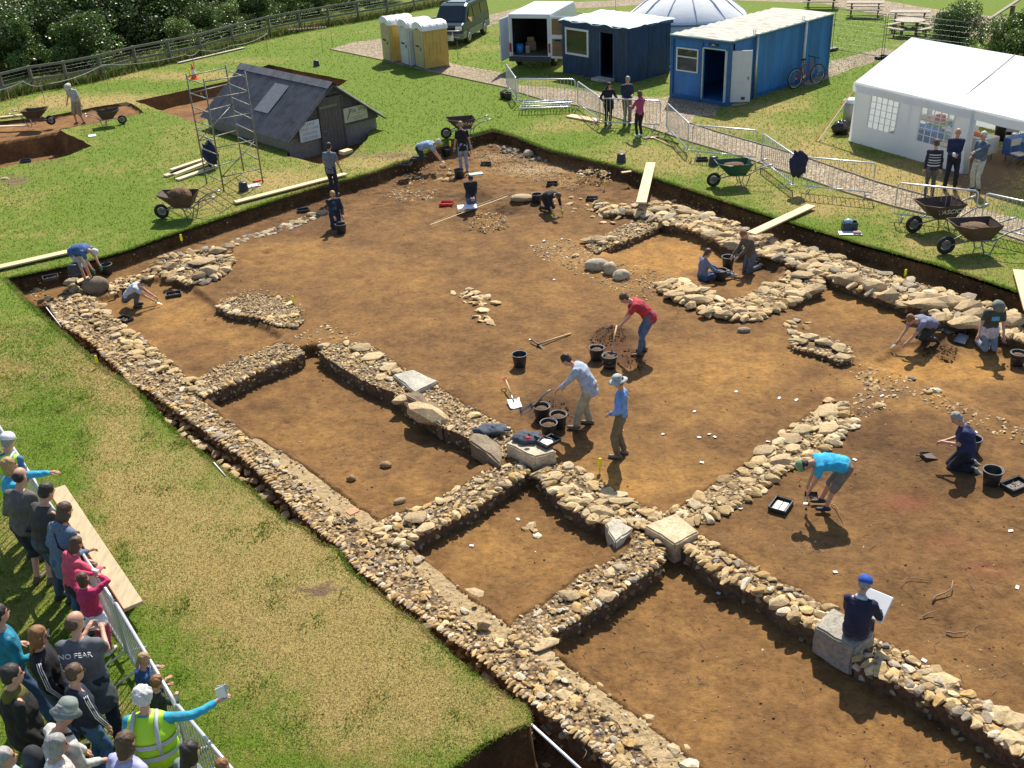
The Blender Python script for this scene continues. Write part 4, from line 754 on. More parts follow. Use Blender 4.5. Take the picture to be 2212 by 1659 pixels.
tray('black tray behind the man in brown with a yellow gadget in it',1653,554,-10,fill=1); tray('grey tray of tools on the dressed block beside the rolled coat',1186,958,40,z=-.17); tray('black tray behind the curved row of field stones',655,457,20); tray('black tray in the near left corner of the far side trench',56,350,15); tray('red finds tray beside the kneeling recorder at the top of the trench',965,443,-10,m=mat('red_plastic',(.62,.03,.035),.4,.1,8),fill=1,L=.46,w=.36)
tray('dark seed tray at the outer corner of the long wall',110,603,25,fill=1)
mb=MB()
for i in range(3):
    for j in range(2): mb.box((-.1+i*.1,-.055+j*.11,.018),(.09,.095,.012))
p=ground(1686,1096); tag(mb.build('tray_insert',mat('grey_tray_liner',(.42,.43,.42),.5,.2,30),loc=p+Vector((0,0,.012))),'grey gridded liner lying inside the tray left of the cyan shirted digger','tray liner').rotation_euler=(0,0,R(55))
# yellow bottle markers on pins
M_yel=mat('fluorescent_yellow',(.85,.78,.02),.4,.05,6,bmp=0)
for x,y,l in ((394,527,'yellow marker on a pin below the loaded wheelbarrow at the left trench edge'),(635,662,'yellow marker on a pin at the flint rubble island'),(1296,1019,'yellow marker on a pin beside the shadow of the figure in the sun hat'),(212,793,'yellow marker on a pin at the turf edge of the long wall'),(1306,410,'yellow marker on a pin beside the mounded gravel heap'),(973,322,'yellow marker on a pin behind the man on all fours'),(1954,605,'yellow marker on a pin behind the tumbled limestone wall')):
    p=ground(x,y); t=thing('marker_pin',l,'marker',p,0,'yellow numbered markers'); mb=MB(); mb.tube([(0,0,0),(0,0,.14)],.006,5); mb.build('pin',M_dsteel,t); mb=MB(); mb.lathe([(0,.1),(.022,.1),(.036,.13),(.036,.27),(.028,.3),(0,.3)],8,sc=(1,.55)); mb.build('tag',M_yel,t)
# planks
def plank(label,A,B,w,za=None,zb=None,th=.045,m=None,over=.06):
    a=ground(*A) if za is None else at(*A,za); b=ground(*B) if zb is None else at(*B,zb); c=(a+b)/2; mb=MB(); mb.bar(a-c+Vector((0,0,over)),b-c+Vector((0,0,over)),w,th)
    return tag(mb.build('plank',m or M_plank,loc=c,bevel=.004),label,'plank',)
plank('pine board ramp laid from the grass down over the limestone wall, below the green wheelbarrow',(1406,358),(1385,445),.32,.0,-.02,over=.10)
plank('pine board ramp beside the kneeling man in brown',(1752,451),(1622,512),.3,.0,-.02,over=.10)
plank('pine board ramp crossing the trench edge at the right side of the photo',(2200,592),(2225,680),.3,.0,-.02,over=.10)
plank('long pine board lying along the turf at the far left trench corner',(-60,597),(170,545),.3,0,0,over=.09); plank('pine board on the turf behind the standing man in grey',(508,442),(748,380),.26,0,0,over=.08)
plank('short pine board in the soil beside the bending man in blue',(168,613),(196,604),.28,-.45,-.4)
plank('yellowish board on the turf by the far left wheelbarrow, upper one',(-60,263),(66,249),.2,0,0); plank('pale board under the far left wheelbarrow handle, lower one',(-60,278),(62,274),.2,0,0)
plank('pale weathered board lying at the foot of the roadside fence',(385,138),(528,105),.2,0,0,m=mat('grey_board',(.5,.45,.36),.85,.2,9)); plank('short timber block on the grass by the well shed door',(738,334),(757,328),.3,0,0,th=.12)
# spectators' bench board
a,b=at(123,1056,.34),at(289,1310,.34); c=(a+b)/2; c.z=0; t=thing('bench','thick pale board bench on blocks in front of the nearest row of spectators','bench',c); mb=MB(); mb.bar(a-c,b-c,.29,.06); mb.build('seat_board',mat('bench_board',(.50,.39,.24),.85,.25,5,stretch=(3,.6,1)),t,bevel=.006)
d=(b-a).normalized(); nn=Vector((d.y,-d.x,0)); red=mat('red_painted_edge',(.45,.1,.07),.6,.2,9); mb=MB(); mb.bar(a-c-nn*.225*-1*0+nn*-.0,b-c,.001,.001) if False else None
mb=MB(); o_=(nn*(.1485) if nn.x<0 else nn*-.1485); mb.bar(a-c+o_,b-c+o_,.006,.075); mb.build('edge_strip',red,t)
for f in (.1,.5,.88): q=a+(b-a)*f-c; mb=MB(); mb.box((q.x,q.y,.15),(.24,.14,.3),math.atan2(d.x,-d.y)); mb.build('leg',M_plank2,t)
# long handled tools
def shovel(label,p,yaw,pitch=0,roll=0,blade=M_steel,L=.72,sc=1.,name='shovel',hand=M_wood,cup=.06,bw=.27,bl=.33,bury=0.,D=True):
    t=thing(name,label,'shovel',p); t.rotation_euler=(R(pitch),R(roll),R(yaw)); t.scale=(sc,)*3; mb=MB()
    P=[]
    for j in range(6):
        for i in range(7):
            x=(i/6-.5)*bw*(1-.12*(j/5)*0); y=-bl*j/5; z=cup*((abs(i-3)/3)**2)*(.7+.3*(5-j)/5)+ (0.05 if j==0 else 0.02*(5-j)/5); P.append((x,y,z))
    F=[(j*7+i,j*7+i+1,(j+1)*7+i+1,(j+1)*7+i) for j in range(5) for i in range(6)]; mb.add(P,F,0,True); o=mb.build('blade',blade,t); so_=o.modifiers.new('thick','SOLIDIFY'); so_.thickness=.004
    mb=MB(); mb.tube([(0,-.06,.03),(0,.05,.06),(0,.2,.1)],.02,6); mb.build('socket',blade,t)
    mb=MB(); mb.tube([(0,.12,.08),(0,L*.6,.16),(0,L,.2)],.018,7); mb.build('shaft',hand,t)
    if D: mb=MB(); mb.tube([(0,L-.02,.2),(.055,L+.06,.2),(.05,L+.12,.2),(-.05,L+.12,.2),(-.055,L+.06,.2),(0,L-.02,.2)],.014,5); mb.build('grip',mat('red_grip',(.5,.03,.04),.5,.1,8) if hand is M_wood else M_blk,t)
    return t
shovel('shiny steel shovel with a red grip lying on the soil left of the bucket group',ground(1108,868)+Vector((0,0,.01)),0+12,cup=.03,L=.62)
# mattock
p=ground(1163,748); q=ground(1233,723); c=(p+q)/2; d=(q-p); t=thing('mattock','mattock with a pale wooden handle lying on the soil of the main area','mattock',p); mb=MB(); mb.tube([(0,0,.05),d*.5+Vector((0,0,.05)),d+Vector((0,0,.03))],[.026,.019,.022],8); mb.build('handle',M_wood,t)
dn=d.normalized(); s_=Vector((-dn.y,dn.x,0)); mb=MB(); mb.bar(s_*.0+Vector((0,0,.05)),s_*.24+Vector((0,0,.09)),.045,.03); mb.bar(s_*.22+Vector((0,0,.09)),s_*.30+Vector((0,0,.06)),.03,.02); mb.bar(Vector((0,0,.05)),s_*-.2+Vector((0,0,.01)),.07,.025); mb.bar(-s_*.17+Vector((0,0,.02)),-s_*.25+Vector((0,0,.0)),.1,.015); mb.box((0,0,.05),(.075,.075,.07)); mb.build('mattock_head',M_rust,t,bevel=.005)
# scoops / dustpans
def scoop(label,p,yaw,m=None,pitch=0):
    m=m or mat('grey_dustpan',(.22,.26,.30),.35,.1,8); t=thing('hand_shovel',label,'dustpan',p,0); t.rotation_euler=(R(pitch),0,R(yaw)); mb=MB(); mb.add([(-.13,-.12,0),(.13,-.12,0),(.11,.12,.02),(-.11,.12,.02),(-.13,-.12,.015),(-.11,.12,.07),(.11,.12,.07),(.13,-.12,.015)],[(0,1,2,3),(0,3,5,4),(3,2,6,5),(2,1,7,6)]); o=mb.build('pan',m,t); o.modifiers.new('thick','SOLIDIFY').thickness=.005
    mb=MB(); mb.tube([(0,.11,.05),(0,.26,.08)],.014,6); mb.build('handle',M_blk,t); return t
scoop('grey dustpan lying on the orange soil behind the crouching man in lilac grey',ground(2048,718)+Vector((0,0,.01)),120); scoop('grey dustpan held by the kneeling digger in the camouflage hat',ground(2076,738)+Vector((0,0,.05)),-45,pitch=15)
scoop('steel scoop lying in the tray on the dressed block',at(1180,955,-.12),60,M_dsteel); scoop('small brown dustpan used by the cyan shirted digger',at(1752,1078,-.42),-10,M_rust,15); scoop('hand shovel with a blue handle in front of the woman in navy',ground(2005,988)+Vector((0,0,.01)),100,M_rust)
scoop('white dustpan lying on the soil near the small mound in the top left room',ground(790,470)+Vector((0,0,.01)),60,M_steel) if False else None
# ranging pole across the deep pit
a,b=at(1148,1565,-.05),at(1285,1690,-.05); mb=MB(); mb.tube([Vector((0,0,0)),b-a],.02,8); tag(mb.build('ranging_pole',mat('white_lacquer',(.8,.8,.82),.35,.03,4),loc=a),'white pole laid across the deep pit at the bottom of the photo','pole')
a,b=at(462,999,.02),at(487,1028,.02); mb=MB(); mb.tube([Vector((0,0,0)),b-a],.012,6); tag(mb.build('white_rod',M_white,loc=a),'short white rod at the turf edge beside the long wall','rod')
a,b=at(100,664,.0),at(132,706,.0); mb=MB(); mb.tube([Vector((0,0,0)),b-a],.012,6); tag(mb.build('white_rod',M_white,loc=a),'white rod along the turf edge near the far left corner','rod')
# tape and string
M_tape=mat('measuring_tape',(.75,.68,.35),.5,.1,4); a,b=ground(930,493)+Vector((0,0,.12)),ground(1097,436)+Vector((0,0,.2)); mb=MB(); mb.bar(Vector((0,0,0)),b-a,.022,.003); mb.bar(Vector((.1,.25,.0)),b-a+Vector((.1,.35,0)),.006,.003); tag(mb.build('measuring_tape',M_tape,loc=a),'yellow measuring tape stretched across the soil past the recorder','tape')
# wheelbarrows
def barrow(label,x,y,yaw,m,fill=0,word=None,scale=1.,z=None):
    p=ground(x,y); t=thing('wheelbarrow',label,'wheelbarrow',p,R(yaw),'wheelbarrows round the dig'); t.scale=(scale,)*3
    tp=[(-.31,-.36,.66),(.31,-.36,.66),(.35,.30,.66),(.24,.60,.70),(-.24,.60,.70),(-.35,.30,.66)]; bt=[(-.2,-.2,.34),(.2,-.2,.34),(.22,.16,.34),(.15,.27,.36),(-.15,.27,.36),(-.22,.16,.34)]
    mb=MB(); mb.add(tp+bt,[(i,(i+1)%6,6+(i+1)%6,6+i) for i in range(6)]+[tuple(range(6,12))]); o=mb.build('tray_body',m,t); so_=o.modifiers.new('thick','SOLIDIFY'); so_.thickness=.008
    mb=MB(); mb.tube(tp,.013,6,closed=True); mb.build('rim',m,t)
    fr=MB()
    for s in (-1,1): fr.tube([(s*.05,.66,.2),(s*.17,.25,.33),(s*.24,-.25,.33),(s*.27,-.55,.52),(s*.28,-.88,.60)],.017,6)
    fr.build('frame',M_dsteel,t)
    for s in (-1,1):
        mb=MB(); mb.tube([(s*.2,.0,.33),(s*.22,-.1,.02),(s*.22,-.22,.02),(s*.24,-.32,.36)],.015,6); mb.build('leg',M_dsteel,t)
        mb=MB(); mb.tube([(s*.27,-.76,.58),(s*.28,-.92,.61)],.023,7); mb.build('handle_grip',M_steel,t)
    w=thing('wheel',None,None); w.parent=t; w.location=(0,.64,.2); 
    mb=MB(); mb.tube([(0,.155*math.cos(a),.155*math.sin(a)) for a in [i*math.pi/10 for i in range(20)]],.045,8,closed=True); mb.build('tyre',M_rub,w)
    mb=MB(); mb.loft([((-.03,0,0),(0,1,0),(0,0,1),.1,.1),((.03,0,0),(0,1,0),(0,0,1),.1,.1)],n=14,smooth=False); mb.tube([(-.09,0,0),(.09,0,0)],.012,6); mb.build('rim',M_dsteel,w)
    if fill: mb=MB(); mb.ell((0,.1,.50+.04*fill),(.26,.30,.1+.12*(fill-1)),nu=16,nv=9,fn=lambda p:p*(1+.18*math.sin(p.x*31+p.y*17)*math.cos(p.y*37))); mb.build('soil_load',M_spoil,t)
    if word:
        Mw=mat('white_brush_paint',(.75,.73,.68),.7,.1,8)
        # lettering on the side facing the camera
        s=word[1]; n=Vector((s*.32,0,-.14)).normalized(); tt=text(word[0],.165,t,(s*.292,-.0,.515),(0,0,0),Mw)
        up=Vector((s*.13,0,.32)).normalized(); xax=Vector((0,s*1.,0)); za=xax.cross(up); tt.rotation_euler=Matrix((xax,up,za)).transposed().to_euler()
    return t
barrow('rusty wheelbarrow lettered WOTAN behind the woman in the black top',1004,296,100,M_rust,word=('WOTAN',-1),scale=1.1)
barrow('green wheelbarrow with a little orange soil, between the barriers and the trench',1590,400,72+20,M_green,fill=1,scale=1.15)
barrow('rusty wheelbarrow lettered TASCIO standing against the barriers at right',2030,497,98,M_rust,word=('TASCIO',-1),scale=1.25)
barrow('rusty wheelbarrow holding a little soil, nearer the trench than the TASCIO one',2105,545,92,M_rust,fill=1,scale=1.25)
barrow('rusty wheelbarrow heaped with dark soil at the left trench edge',404,470,88,M_rust,fill=2,scale=1.2)
barrow('brown wheelbarrow beside the boards at the far left edge of the photo',78,272,-88,M_rust,scale=1.05)
barrow('brown wheelbarrow to the right of the man in the sun hat at the far left',234,272,-68,M_rust,scale=.95)
# small things on the grass and walls
def slabthing(name,label,cat,x,y,sz,rz,m,z=None,h=.012,grp=None):
    p=ground(x,y) if z is None else at(x,y,z); mb=MB(); mb.box((0,0,sz[2]/2),sz,R(rz)); return tag(mb.build(name,m,loc=p+Vector((0,0,h)),bevel=.004),label,cat,grp)
slabthing('drawing_board','white drawing board propped in front of the kneeling recorder','board',1010,460,(.62,.42,.02),5,M_white,h=.2)
slabthing('drawing_board','white board on the grass in front of the dark box at right','board',1836,505,(.62,.3,.02),-8,M_white)
slabthing('paper_sheet','white dustpan shaped sheet on the grass beside the far left wheelbarrow','sheet',358/4+110,294,(.3,.35,.02),20,M_white)
slabthing('kneeling_mat','pale green kneeling mat by the bucket of the woman in black','mat',1028,377,(.5,.25,.03),15,mat('pale_green_foam',(.5,.65,.55),.8,.05,8))
slabthing('timber_piece','small flat timber offcut on the grass below the visitors','offcut',1353,373,(.35,.12,.03),15,M_plank)
slabthing('roof_tile','orange broken tile lying on the soil ledge of the long wall','tile',762,1108,(.2,.16,.03),40,mat('terracotta',(.5,.26,.14),.8,.2,9),z=-.36)
slabthing('clipboard','open white clipboard on the grass by the scaffold','clipboard',548,402,(.45,.32,.02),25,M_white)
slabthing('red_folder','red folder leaning behind the clipboard by the scaffold','folder',556,392,(.3,.1,.03),25,mat('red_plastic',(.62,.03,.035),.4,.1,8))
slabthing('timber_pallet','slatted pale duckboard lying beside the barriers','duckboard',1262,258,(1.6,.4,.06),-45,M_plank)
t=thing('crate','dark plastic crate of bottles and blue bags on the grass at right','crate',at(1834,498),R(-8)); mb=MB(); 
for sx,sy,a_,b_ in ((0,.12,.4,.01),(0,-.12,.4,.01),(.2,0,.01,.25),(-.2,0,.01,.25)): mb.box((sx,sy,.13),(a_,b_,.26))
mb.box((0,0,.01),(.4,.24,.02)); mb.build('crate_body',mat('navy_plastic',(.02,.03,.06),.4,.1,8),t); mb=MB(); mb.ell((-.05,0,.26),(.13,.1,.09)); mb.build('plastic_bag',mat('pale_blue_plastic',(.35,.5,.6),.3,.1,8),t)
mb=MB(); mb.ell((0,0,.04),(.14,.1,.06),fn=lambda p:p*(1+.2*math.sin(p.x*50))); tag(mb.build('work_gloves',mat('worn_leather',(.5,.36,.25),.9,.3,20),loc=at(1852,506)),'pair of worn leather gloves beside the white board on the grass','gloves')
# coats
def cloth_lump(name,label,cat,p,r,m,rz=0,seed=1):
    mb=MB(); mb.ell((0,0,r[2]*.7),r,nu=22,nv=14,fn=lambda q:q*(1+.2*math.sin(q.x*19+q.z*5+seed)*math.cos(q.y*23-q.z*9+seed)+.12*math.sin(q.y*41+q.x*33+q.z*12)-.25*max(0,q.z)/r[2])); return tag(mb.build(name,m,loc=p),label,cat)
M_coat=mat('charcoal_cloth',(.07,.085,.11),.9,.3,14); cloth_lump('jacket','dark grey jacket dropped on the rubble wall','jacket',at(1062,932,-.38),(.34,.2,.09),M_coat); cloth_lump('rolled_coat','grey coat rolled up on top of the dressed block','coat',at(1140,950,-.18),(.28,.22,.1),M_coat,seed=3)
mb=MB(); mb.ell((0,0,.05),(.06,.04,.03)); tag(mb.build('woollen_glove',mat('red_wool',(.6,.03,.05),.9,.2,30),loc=at(1141,951,-.06)),'red and white glove lying on the rolled coat','glove')
# ================================================================ BARRIERS
def barrier_proto(name='crowd_barrier',nb=15,L=2.3,lab='x'):
    t=thing(name,lab,'barrier',(0,0,-60),0,'steel crowd barriers'); mb=MB(); z0,z1,r=.2,1.1,.1; P=[]
    for cx,cz,a0 in ((L/2-r,z1-r,90),(L/2-r*.5,z0,0)): pass
    P=[(-L/2,0,z0),(-L/2,0,z1-r),(-L/2+r*.3,0,z1-r*.3),(-L/2+r,0,z1),(L/2-r,0,z1),(L/2-r*.3,0,z1-r*.3),(L/2,0,z1-r),(L/2,0,z0)]
    mb.tube(P,.026,8,closed=True); mb.build('frame',M_galv,t); mb=MB()
    for i in range(nb): x=-L/2+L*(i+1)/(nb+1); mb.tube([(x,0,z0),(x,0,z1)],.0095,5,cap=False)
    mb.build('bars',M_galv,t)
    for x in (-L*.4,L*.4):
        mb=MB(); mb.tube([(x,0,z0),(x,0,.1),(x,-.3,.02)],.018,6); mb.tube([(x,0,.1),(x,.3,.02)],.018,6); mb.box((x,0,.11),(.05,.08,.04)); mb.build('foot',M_galv,t)
    return t
M_galv=mat('galvanised_tube',(.60,.61,.64),.3,.12,10,.35,.03,spec=.8); bp=barrier_proto(); kb={}
for c in bpy.data.objects:
    if c.parent==bp: kb.setdefault(bp.name,[]).append(c)
BT=[((1093,138),(1114,168),'crowd barrier seen nearly end on beside the two full buckets at the far end'),((1117,170),(1243,171),'crowd barrier with two spare barriers lying at its foot'),((1247,175),(1296,210),'crowd barrier angled beside the slatted duckboard'),((1302,212),(1428,218),'crowd barrier the three visitors are leaning on'),
 ((1441,222),(1488,266),'angled crowd barrier with hand tools dropped at its foot'),((1496,270),(1638,282),'crowd barrier above the upturned bucket and tray'),((1648,288),(1718,336),'angled crowd barrier with a navy jacket hung over its right end'),((1736,339),(1893,353),'crowd barrier standing straight just right of the hung navy jacket'),
 ((1939,395),(2116,413),'crowd barrier behind the TASCIO wheelbarrow'),((2129,417),(2290,452),'crowd barrier cut by the right edge of the photo'),
 ((-12,905),(80,1047),'crowd barrier at the far left where the hi-vis steward stands'),((82,1050),(160,1167),'crowd barrier behind the tall woman in the blue hooded top'),((160,1168),(241,1293),'crowd barrier the two girls in pink lean on'),((246,1296),(376,1515),'crowd barrier between the man photographing and the two small children'),((378,1517),(520,1685),'crowd barrier below the outstretched arm of the hi-vis woman')]
for i,(A,B,l) in enumerate(BT):
    zt=1.1 if i<10 else 1.22; a,b=at(*A,zt),at(*B,zt); c=(a+b)/2; d=b-a; o=dup(bp,(c.x,c.y,0),math.atan2(d.y,d.x),l,kids=kb); o.scale=(d.length/2.3*.985,1,zt/1.1)
bp2=None
for k,(x,y) in enumerate(((1178,232),(1183,229))):
    o=dup(bp,at(x,y)+Vector((0,0,.1+.12*k)),R(-4+3*k),('upper' if k else 'lower')+' of two spare barriers lying flat on the grass below the standing one',kids=kb); o.rotation_euler=(R(82),0,R(-4+3*k)); o.scale=(.9,1,1)
for c in kb[bp.name]: bpy.data.objects.remove(c)
bpy.data.objects.remove(bp)
M_navy=mat('navy_cloth',(.018,.024,.06),.9,.3,12)
cloth_lump('hung_jacket','navy jacket hung over the joint of two crowd barriers','jacket',at(1724,340,1.1)+Vector((0,-.06,-.45)),(.26,.15,.44),M_navy,seed=2)
cloth_lump('hung_bag','dark shoulder bag hanging at the hip of the middle visitor','bag',at(1318,270)+Vector((0,.1,.6)),(.16,.12,.3),M_navy,seed=5)
for lab,A,B,m_ in (('black spade dropped beside the angled barrier',(1404,297),(1422,292),M_rust),('wooden handled mattock dropped beside the angled barrier',(1412,300),(1460,322),M_wood),('long dark handled tool dropped beside the angled barrier',(1420,298),(1466,313),M_rust)):
    a,b=at(*A),at(*B); mb=MB(); mb.tube([Vector((0,0,.04)),b-a+Vector((0,0,.04))],.022,6); d=(b-a).normalized(); mb.bar(Vector((0,0,.04)),-d*.32+Vector((0,0,.03)),.2,.02); tag(mb.build('hand_tool',m_,loc=a),lab,'tool')
# ================================================================ PORTABLE TOILETS
M_cream=mat('cream_plastic',(.55,.44,.22),.5,.12,3); M_ochre=mat('ochre_plastic',(.58,.38,.09),.5,.15,2.5); M_wplas=mat('white_grey_plastic',(.62,.62,.58),.5,.12,4); M_roof=mat('translucent_white_roof',(.85,.84,.82),.4,.04,6); M_dark=mat('dark_interior',(.012,.012,.012),.9,.2,5,bmp=0)
def toilet(label,A,u,bodym,doorm):
    p=at(*A); rz=math.atan2(u.y,u.x); t=thing('portable_toilet',label,'portable toilet',p,rz); W_,D_,H_=1.12,1.3,2.0   # front face along local x at y=0, depth +y
    mb=MB(); mb.box((W_/2,D_/2,H_/2+.05),(W_,D_,H_-.1)); 
    for x in (.02,W_-.02):
        for y in (.02,D_-.02): mb.box((x,y,H_/2),(.06,.06,H_))
    for s in (0,1):
        X=W_+.012 if s else -.012
        for yy in (.25,.65,1.05): mb.box((X,yy,1.55),(.03,.28,.5)); 
        mb.bar((X,.12,.1),(X,D_/2,.5),.05,.03,up=(1,0,0)); mb.bar((X,D_-.12,.1),(X,D_/2,.5),.05,.03,up=(1,0,0))
        for k in range(4): mb.box((X,.3+.2*k,1.0),(.03,.05,.55))
    mb.build('cabin',bodym,t,bevel=.01)
    mb=MB(); n=10; prof=[(W_/2-(W_/2+.03)*math.cos(math.pi*i/n),0,H_-.06+.32*math.sin(math.pi*i/n)**.8) for i in range(n+1)]; prof=[(-.03,0,H_-.12)]+prof+[(W_+.03,0,H_-.12)]
    mb.extr(prof,(0,-.05,0),(0,D_+.05,0)); 
    for k in range(4): y=.05+k*.38; q=[(a-(a-W_/2)*-.03,0,c_+.02) for a,b_,c_ in prof]; mb.extr(q,(0,y,0),(0,y+.06,0))
    mb.build('roof',M_roof,t)
    dr=thing('door',None,None); dr.parent=t; dr.location=(0,-.02,0)
    n=8; dp=[(.17,0,.12),(.95,0,.12)]+[(.56+.39*math.cos(math.pi*i/n),0,1.68+.3*math.sin(math.pi*i/n)) for i in range(n+1)]
    mb=MB(); mb.extr(dp,(0,-.03,0),(0,.03,0)); 
    for z in (.3,.72): mb.box((.56,-.035,z+.15),(.55,.02,.05)); mb.box((.56,-.035,z-.03),(.55,.02,.05))
    mb.box((.56,-.035,1.55),(.5,.02,.25)); mb.build('door_leaf',doorm,dr,bevel=.006)
    mb=MB(); n=12; fr=[(.12,-.02,.1)]+[(.56-.44*math.cos(math.pi*i/n),-.02,1.7+.33*math.sin(math.pi*i/n)) for i in range(n+1)]+[(1.0,-.02,.1)]; mb.tube(fr,.03,6); mb.build('door_frame',M_wplas,t)
    mb=MB(); mb.box((.5,-.055,1.12),(.34,.02,.06)); mb.build('nameplate',M_dark,dr); mb=MB(); mb.box((.86,-.06,1.0),(.05,.04,.14)); mb.build('latch',M_dsteel,dr)
    mb=MB(); mb.box((W_/2,D_/2,.04),(W_+.08,D_+.08,.08)); mb.build('base',mat('grey_skid',(.2,.2,.19),.8,.2,8),t); return t
u=(at(928,155)-at(899,145)).normalized()
toilet('ochre portable toilet nearest the gravel path, rightmost of three',(899,146),u,M_ochre,M_cream); toilet('grey white portable toilet standing between the two ochre ones',(868,139),u,M_wplas,M_wplas); toilet('ochre portable toilet standing a little apart, leftmost of three',(829,131),u,M_ochre,M_cream)
# ================================================================ VEHICLES
M_glass=mat('dark_glass',(.015,.02,.025),.08,.1,3,bmp=0,spec=.8); M_suv=mat('dark_teal_paint',(.018,.045,.06),.25,.1,4,.4,0); M_silver=mat('grey_green_trim',(.18,.21,.2),.35,.1,6,.4,0); M_vanw=mat('white_van_paint',(.72,.73,.75),.3,.06,4,bmp=0); M_chrome=mat('chrome',(.6,.6,.6),.15,.05,5,1,0); M_lamp=mat('headlamp_glass',(.7,.7,.65),.1,.05,5,bmp=0); M_redl=mat('red_lamp_glass',(.4,.02,.02),.2,.1,5,bmp=0); M_or=mat('amber_lamp_glass',(.6,.2,.02),.2,.1,5,bmp=0); M_plate=mat('plate_white',(.75,.75,.7),.5,.05,6,bmp=0); M_pl=mat('plate_black',(.02,.02,.02),.6,.1,6,bmp=0)
def wheels(t,pts,r,w=.2):
    for i,(x,y) in enumerate(pts):
        g=thing('wheel',None,None); g.parent=t; g.location=(x,y,r); s=1 if x>0 else -1
        mb=MB(); mb.loft([((-w/2,0,0),(0,1,0),(0,0,1),r*.93,r*.93),((-w/2+.03,0,0),(0,1,0),(0,0,1),r,r),((w/2-.03,0,0),(0,1,0),(0,0,1),r,r),((w/2,0,0),(0,1,0),(0,0,1),r*.93,r*.93)],n=22); mb.build('tyre',M_rub,g)
        mb=MB(); mb.loft([((s*(w/2-.01),0,0),(0,1,0),(0,0,1),r*.62,r*.62),((s*(w/2+.015),0,0),(0,1,0),(0,0,1),r*.56,r*.56),((s*(w/2+.0),0,0),(0,1,0),(0,0,1),r*.3,r*.3)],n=16)
        for k in range(5): a=k*1.2566; mb.box((s*(w/2+.02),r*.36*math.cos(a),r*.36*math.sin(a)),(.02,.07,.07),rot=Matrix.Rotation(a,3,'X'))
        mb.build('rim',M_chrome,g)
def body_loft(mb,prof,half,inset,zsh,m=0):
    # side profile (y,z) swept across x, narrowing above the shoulder line zsh
    n=len(prof); vs=[]
    for s in (-1,-.86,.86,1):
        for y,z in prof:
            k=max(0,(z-zsh))*inset; x=s*half if abs(s)<1 else s*half
            xx=(half-k)*s; vs.append((xx,y*(1 if abs(s)<1 else .985),z-(0 if abs(s)<1 else .03*(1 if z>zsh else 0))))
    fs=[(j*n+i,j*n+(i+1)%n,(j+1)*n+(i+1)%n,(j+1)*n+i) for j in range(3) for i in range(n)]+[tuple(range(n)),tuple(range(3*n,4*n))[::-1]]
    mb.add(vs,fs,m)
# boxy people carrier, front toward the camera (local -y is the front)
A=at(1013,93);B=at(1046,74); d=(B-A).normalized(); c=(A+B)/2+Vector((-d.y,d.x,0))*.85; t=thing('people_carrier','dark teal and grey people carrier parked behind the portable toilets','car',(c.x,c.y,0),math.atan2(d.y,d.x)-math.pi/2)
sc=(A-B).length/2.55; t.scale=(1.05,sc,1.05)
mb=MB(); body_loft(mb,[(-2.15,.35),(-2.2,.6),(-2.12,1.0),(-1.85,1.12),(-1.15,1.86),(-.9,1.95),(1.95,1.97),(2.15,1.8),(2.25,1.1),(2.25,.45),(2.1,.35)],.85,.13,1.05); mb.build('body',M_suv,t,bevel=.03)
mb=MB()
for s in (-1,1): mb.box((s*.855,0,.52),(.03,4.3,.3))
mb.box((0,-2.2,.5),(1.7,.14,.26)); mb.build('trim',M_silver,t)
mb=MB(); mb.add([(-.70,-1.80,1.2),(.70,-1.80,1.2),(.63,-1.2,1.83),(-.63,-1.2,1.83)],[(0,1,2,3)]); mb.build('windscreen',M_glass,t)
for s in (-1,1):
    for y0,y1 in ((-1.25,-.45),(-.35,.75),(.85,1.95)):
        mb=MB(); z0,z1=1.18,1.72; ys=(y0+ (.0 if y0>-1 else .38)); mb.add([(s*(.85-.13*(z0-1.05)+.012),y0,z0),(s*(.85-.13*(z0-1.05)+.012),y1,z0),(s*(.85-.13*(z1-1.05)+.012),y1,z1),(s*(.85-.13*(z1-1.05)+.012),ys,z1)],[(0,1,2,3)]); mb.build('side_window',M_glass,t)
    mb=MB(); mb.box((s*.62,-2.18,.88),(.34,.08,.18)); mb.build('headlight',M_lamp,t); mb=MB(); mb.box((s*.98,-1.35,1.22),(.2,.1,.24)); mb.build('wing_mirror',M_chrome,t)
mb=MB(); mb.box((0,-2.2,.87),(.8,.05,.16)); mb.build('grille',M_dark,t)
mb=MB(); 
for z in (.5,.8): mb.tube([(-.75,-2.3,z),(-.7,-2.42,z),(.7,-2.42,z),(.75,-2.3,z)],.03,8)
for s in (-.35,.35): mb.tube([(s,-2.42,.3),(s,-2.42,.82)],.03,8)
mb.build('bull_bar',M_chrome,t)
mb=MB(); mb.box((0,-.2,1.975),(1.1,1.1,.03)); mb.build('sunroof',M_glass,t); 
for s in (-1,1): mb=MB(); mb.tube([(s*.62,-.8,2.04),(s*.62,1.9,2.04)],.02,6); mb.build('roof_rail',M_silver,t)
pl=MB(); pl.box((.15,-2.47,.45),(.52,.02,.26)); plt=pl.build('number_plate',M_plate,t); text('J870',.13,plt,(.15,-2.483,.51),(R(90),0,0),M_pl,depth=.002); text('MDL',.13,plt,(.15,-2.483,.39),(R(90),0,0),M_pl,depth=.002)
wheels(t,[(-.78,-1.3),(.78,-1.3),(-.78,1.25),(.78,1.25)],.36)
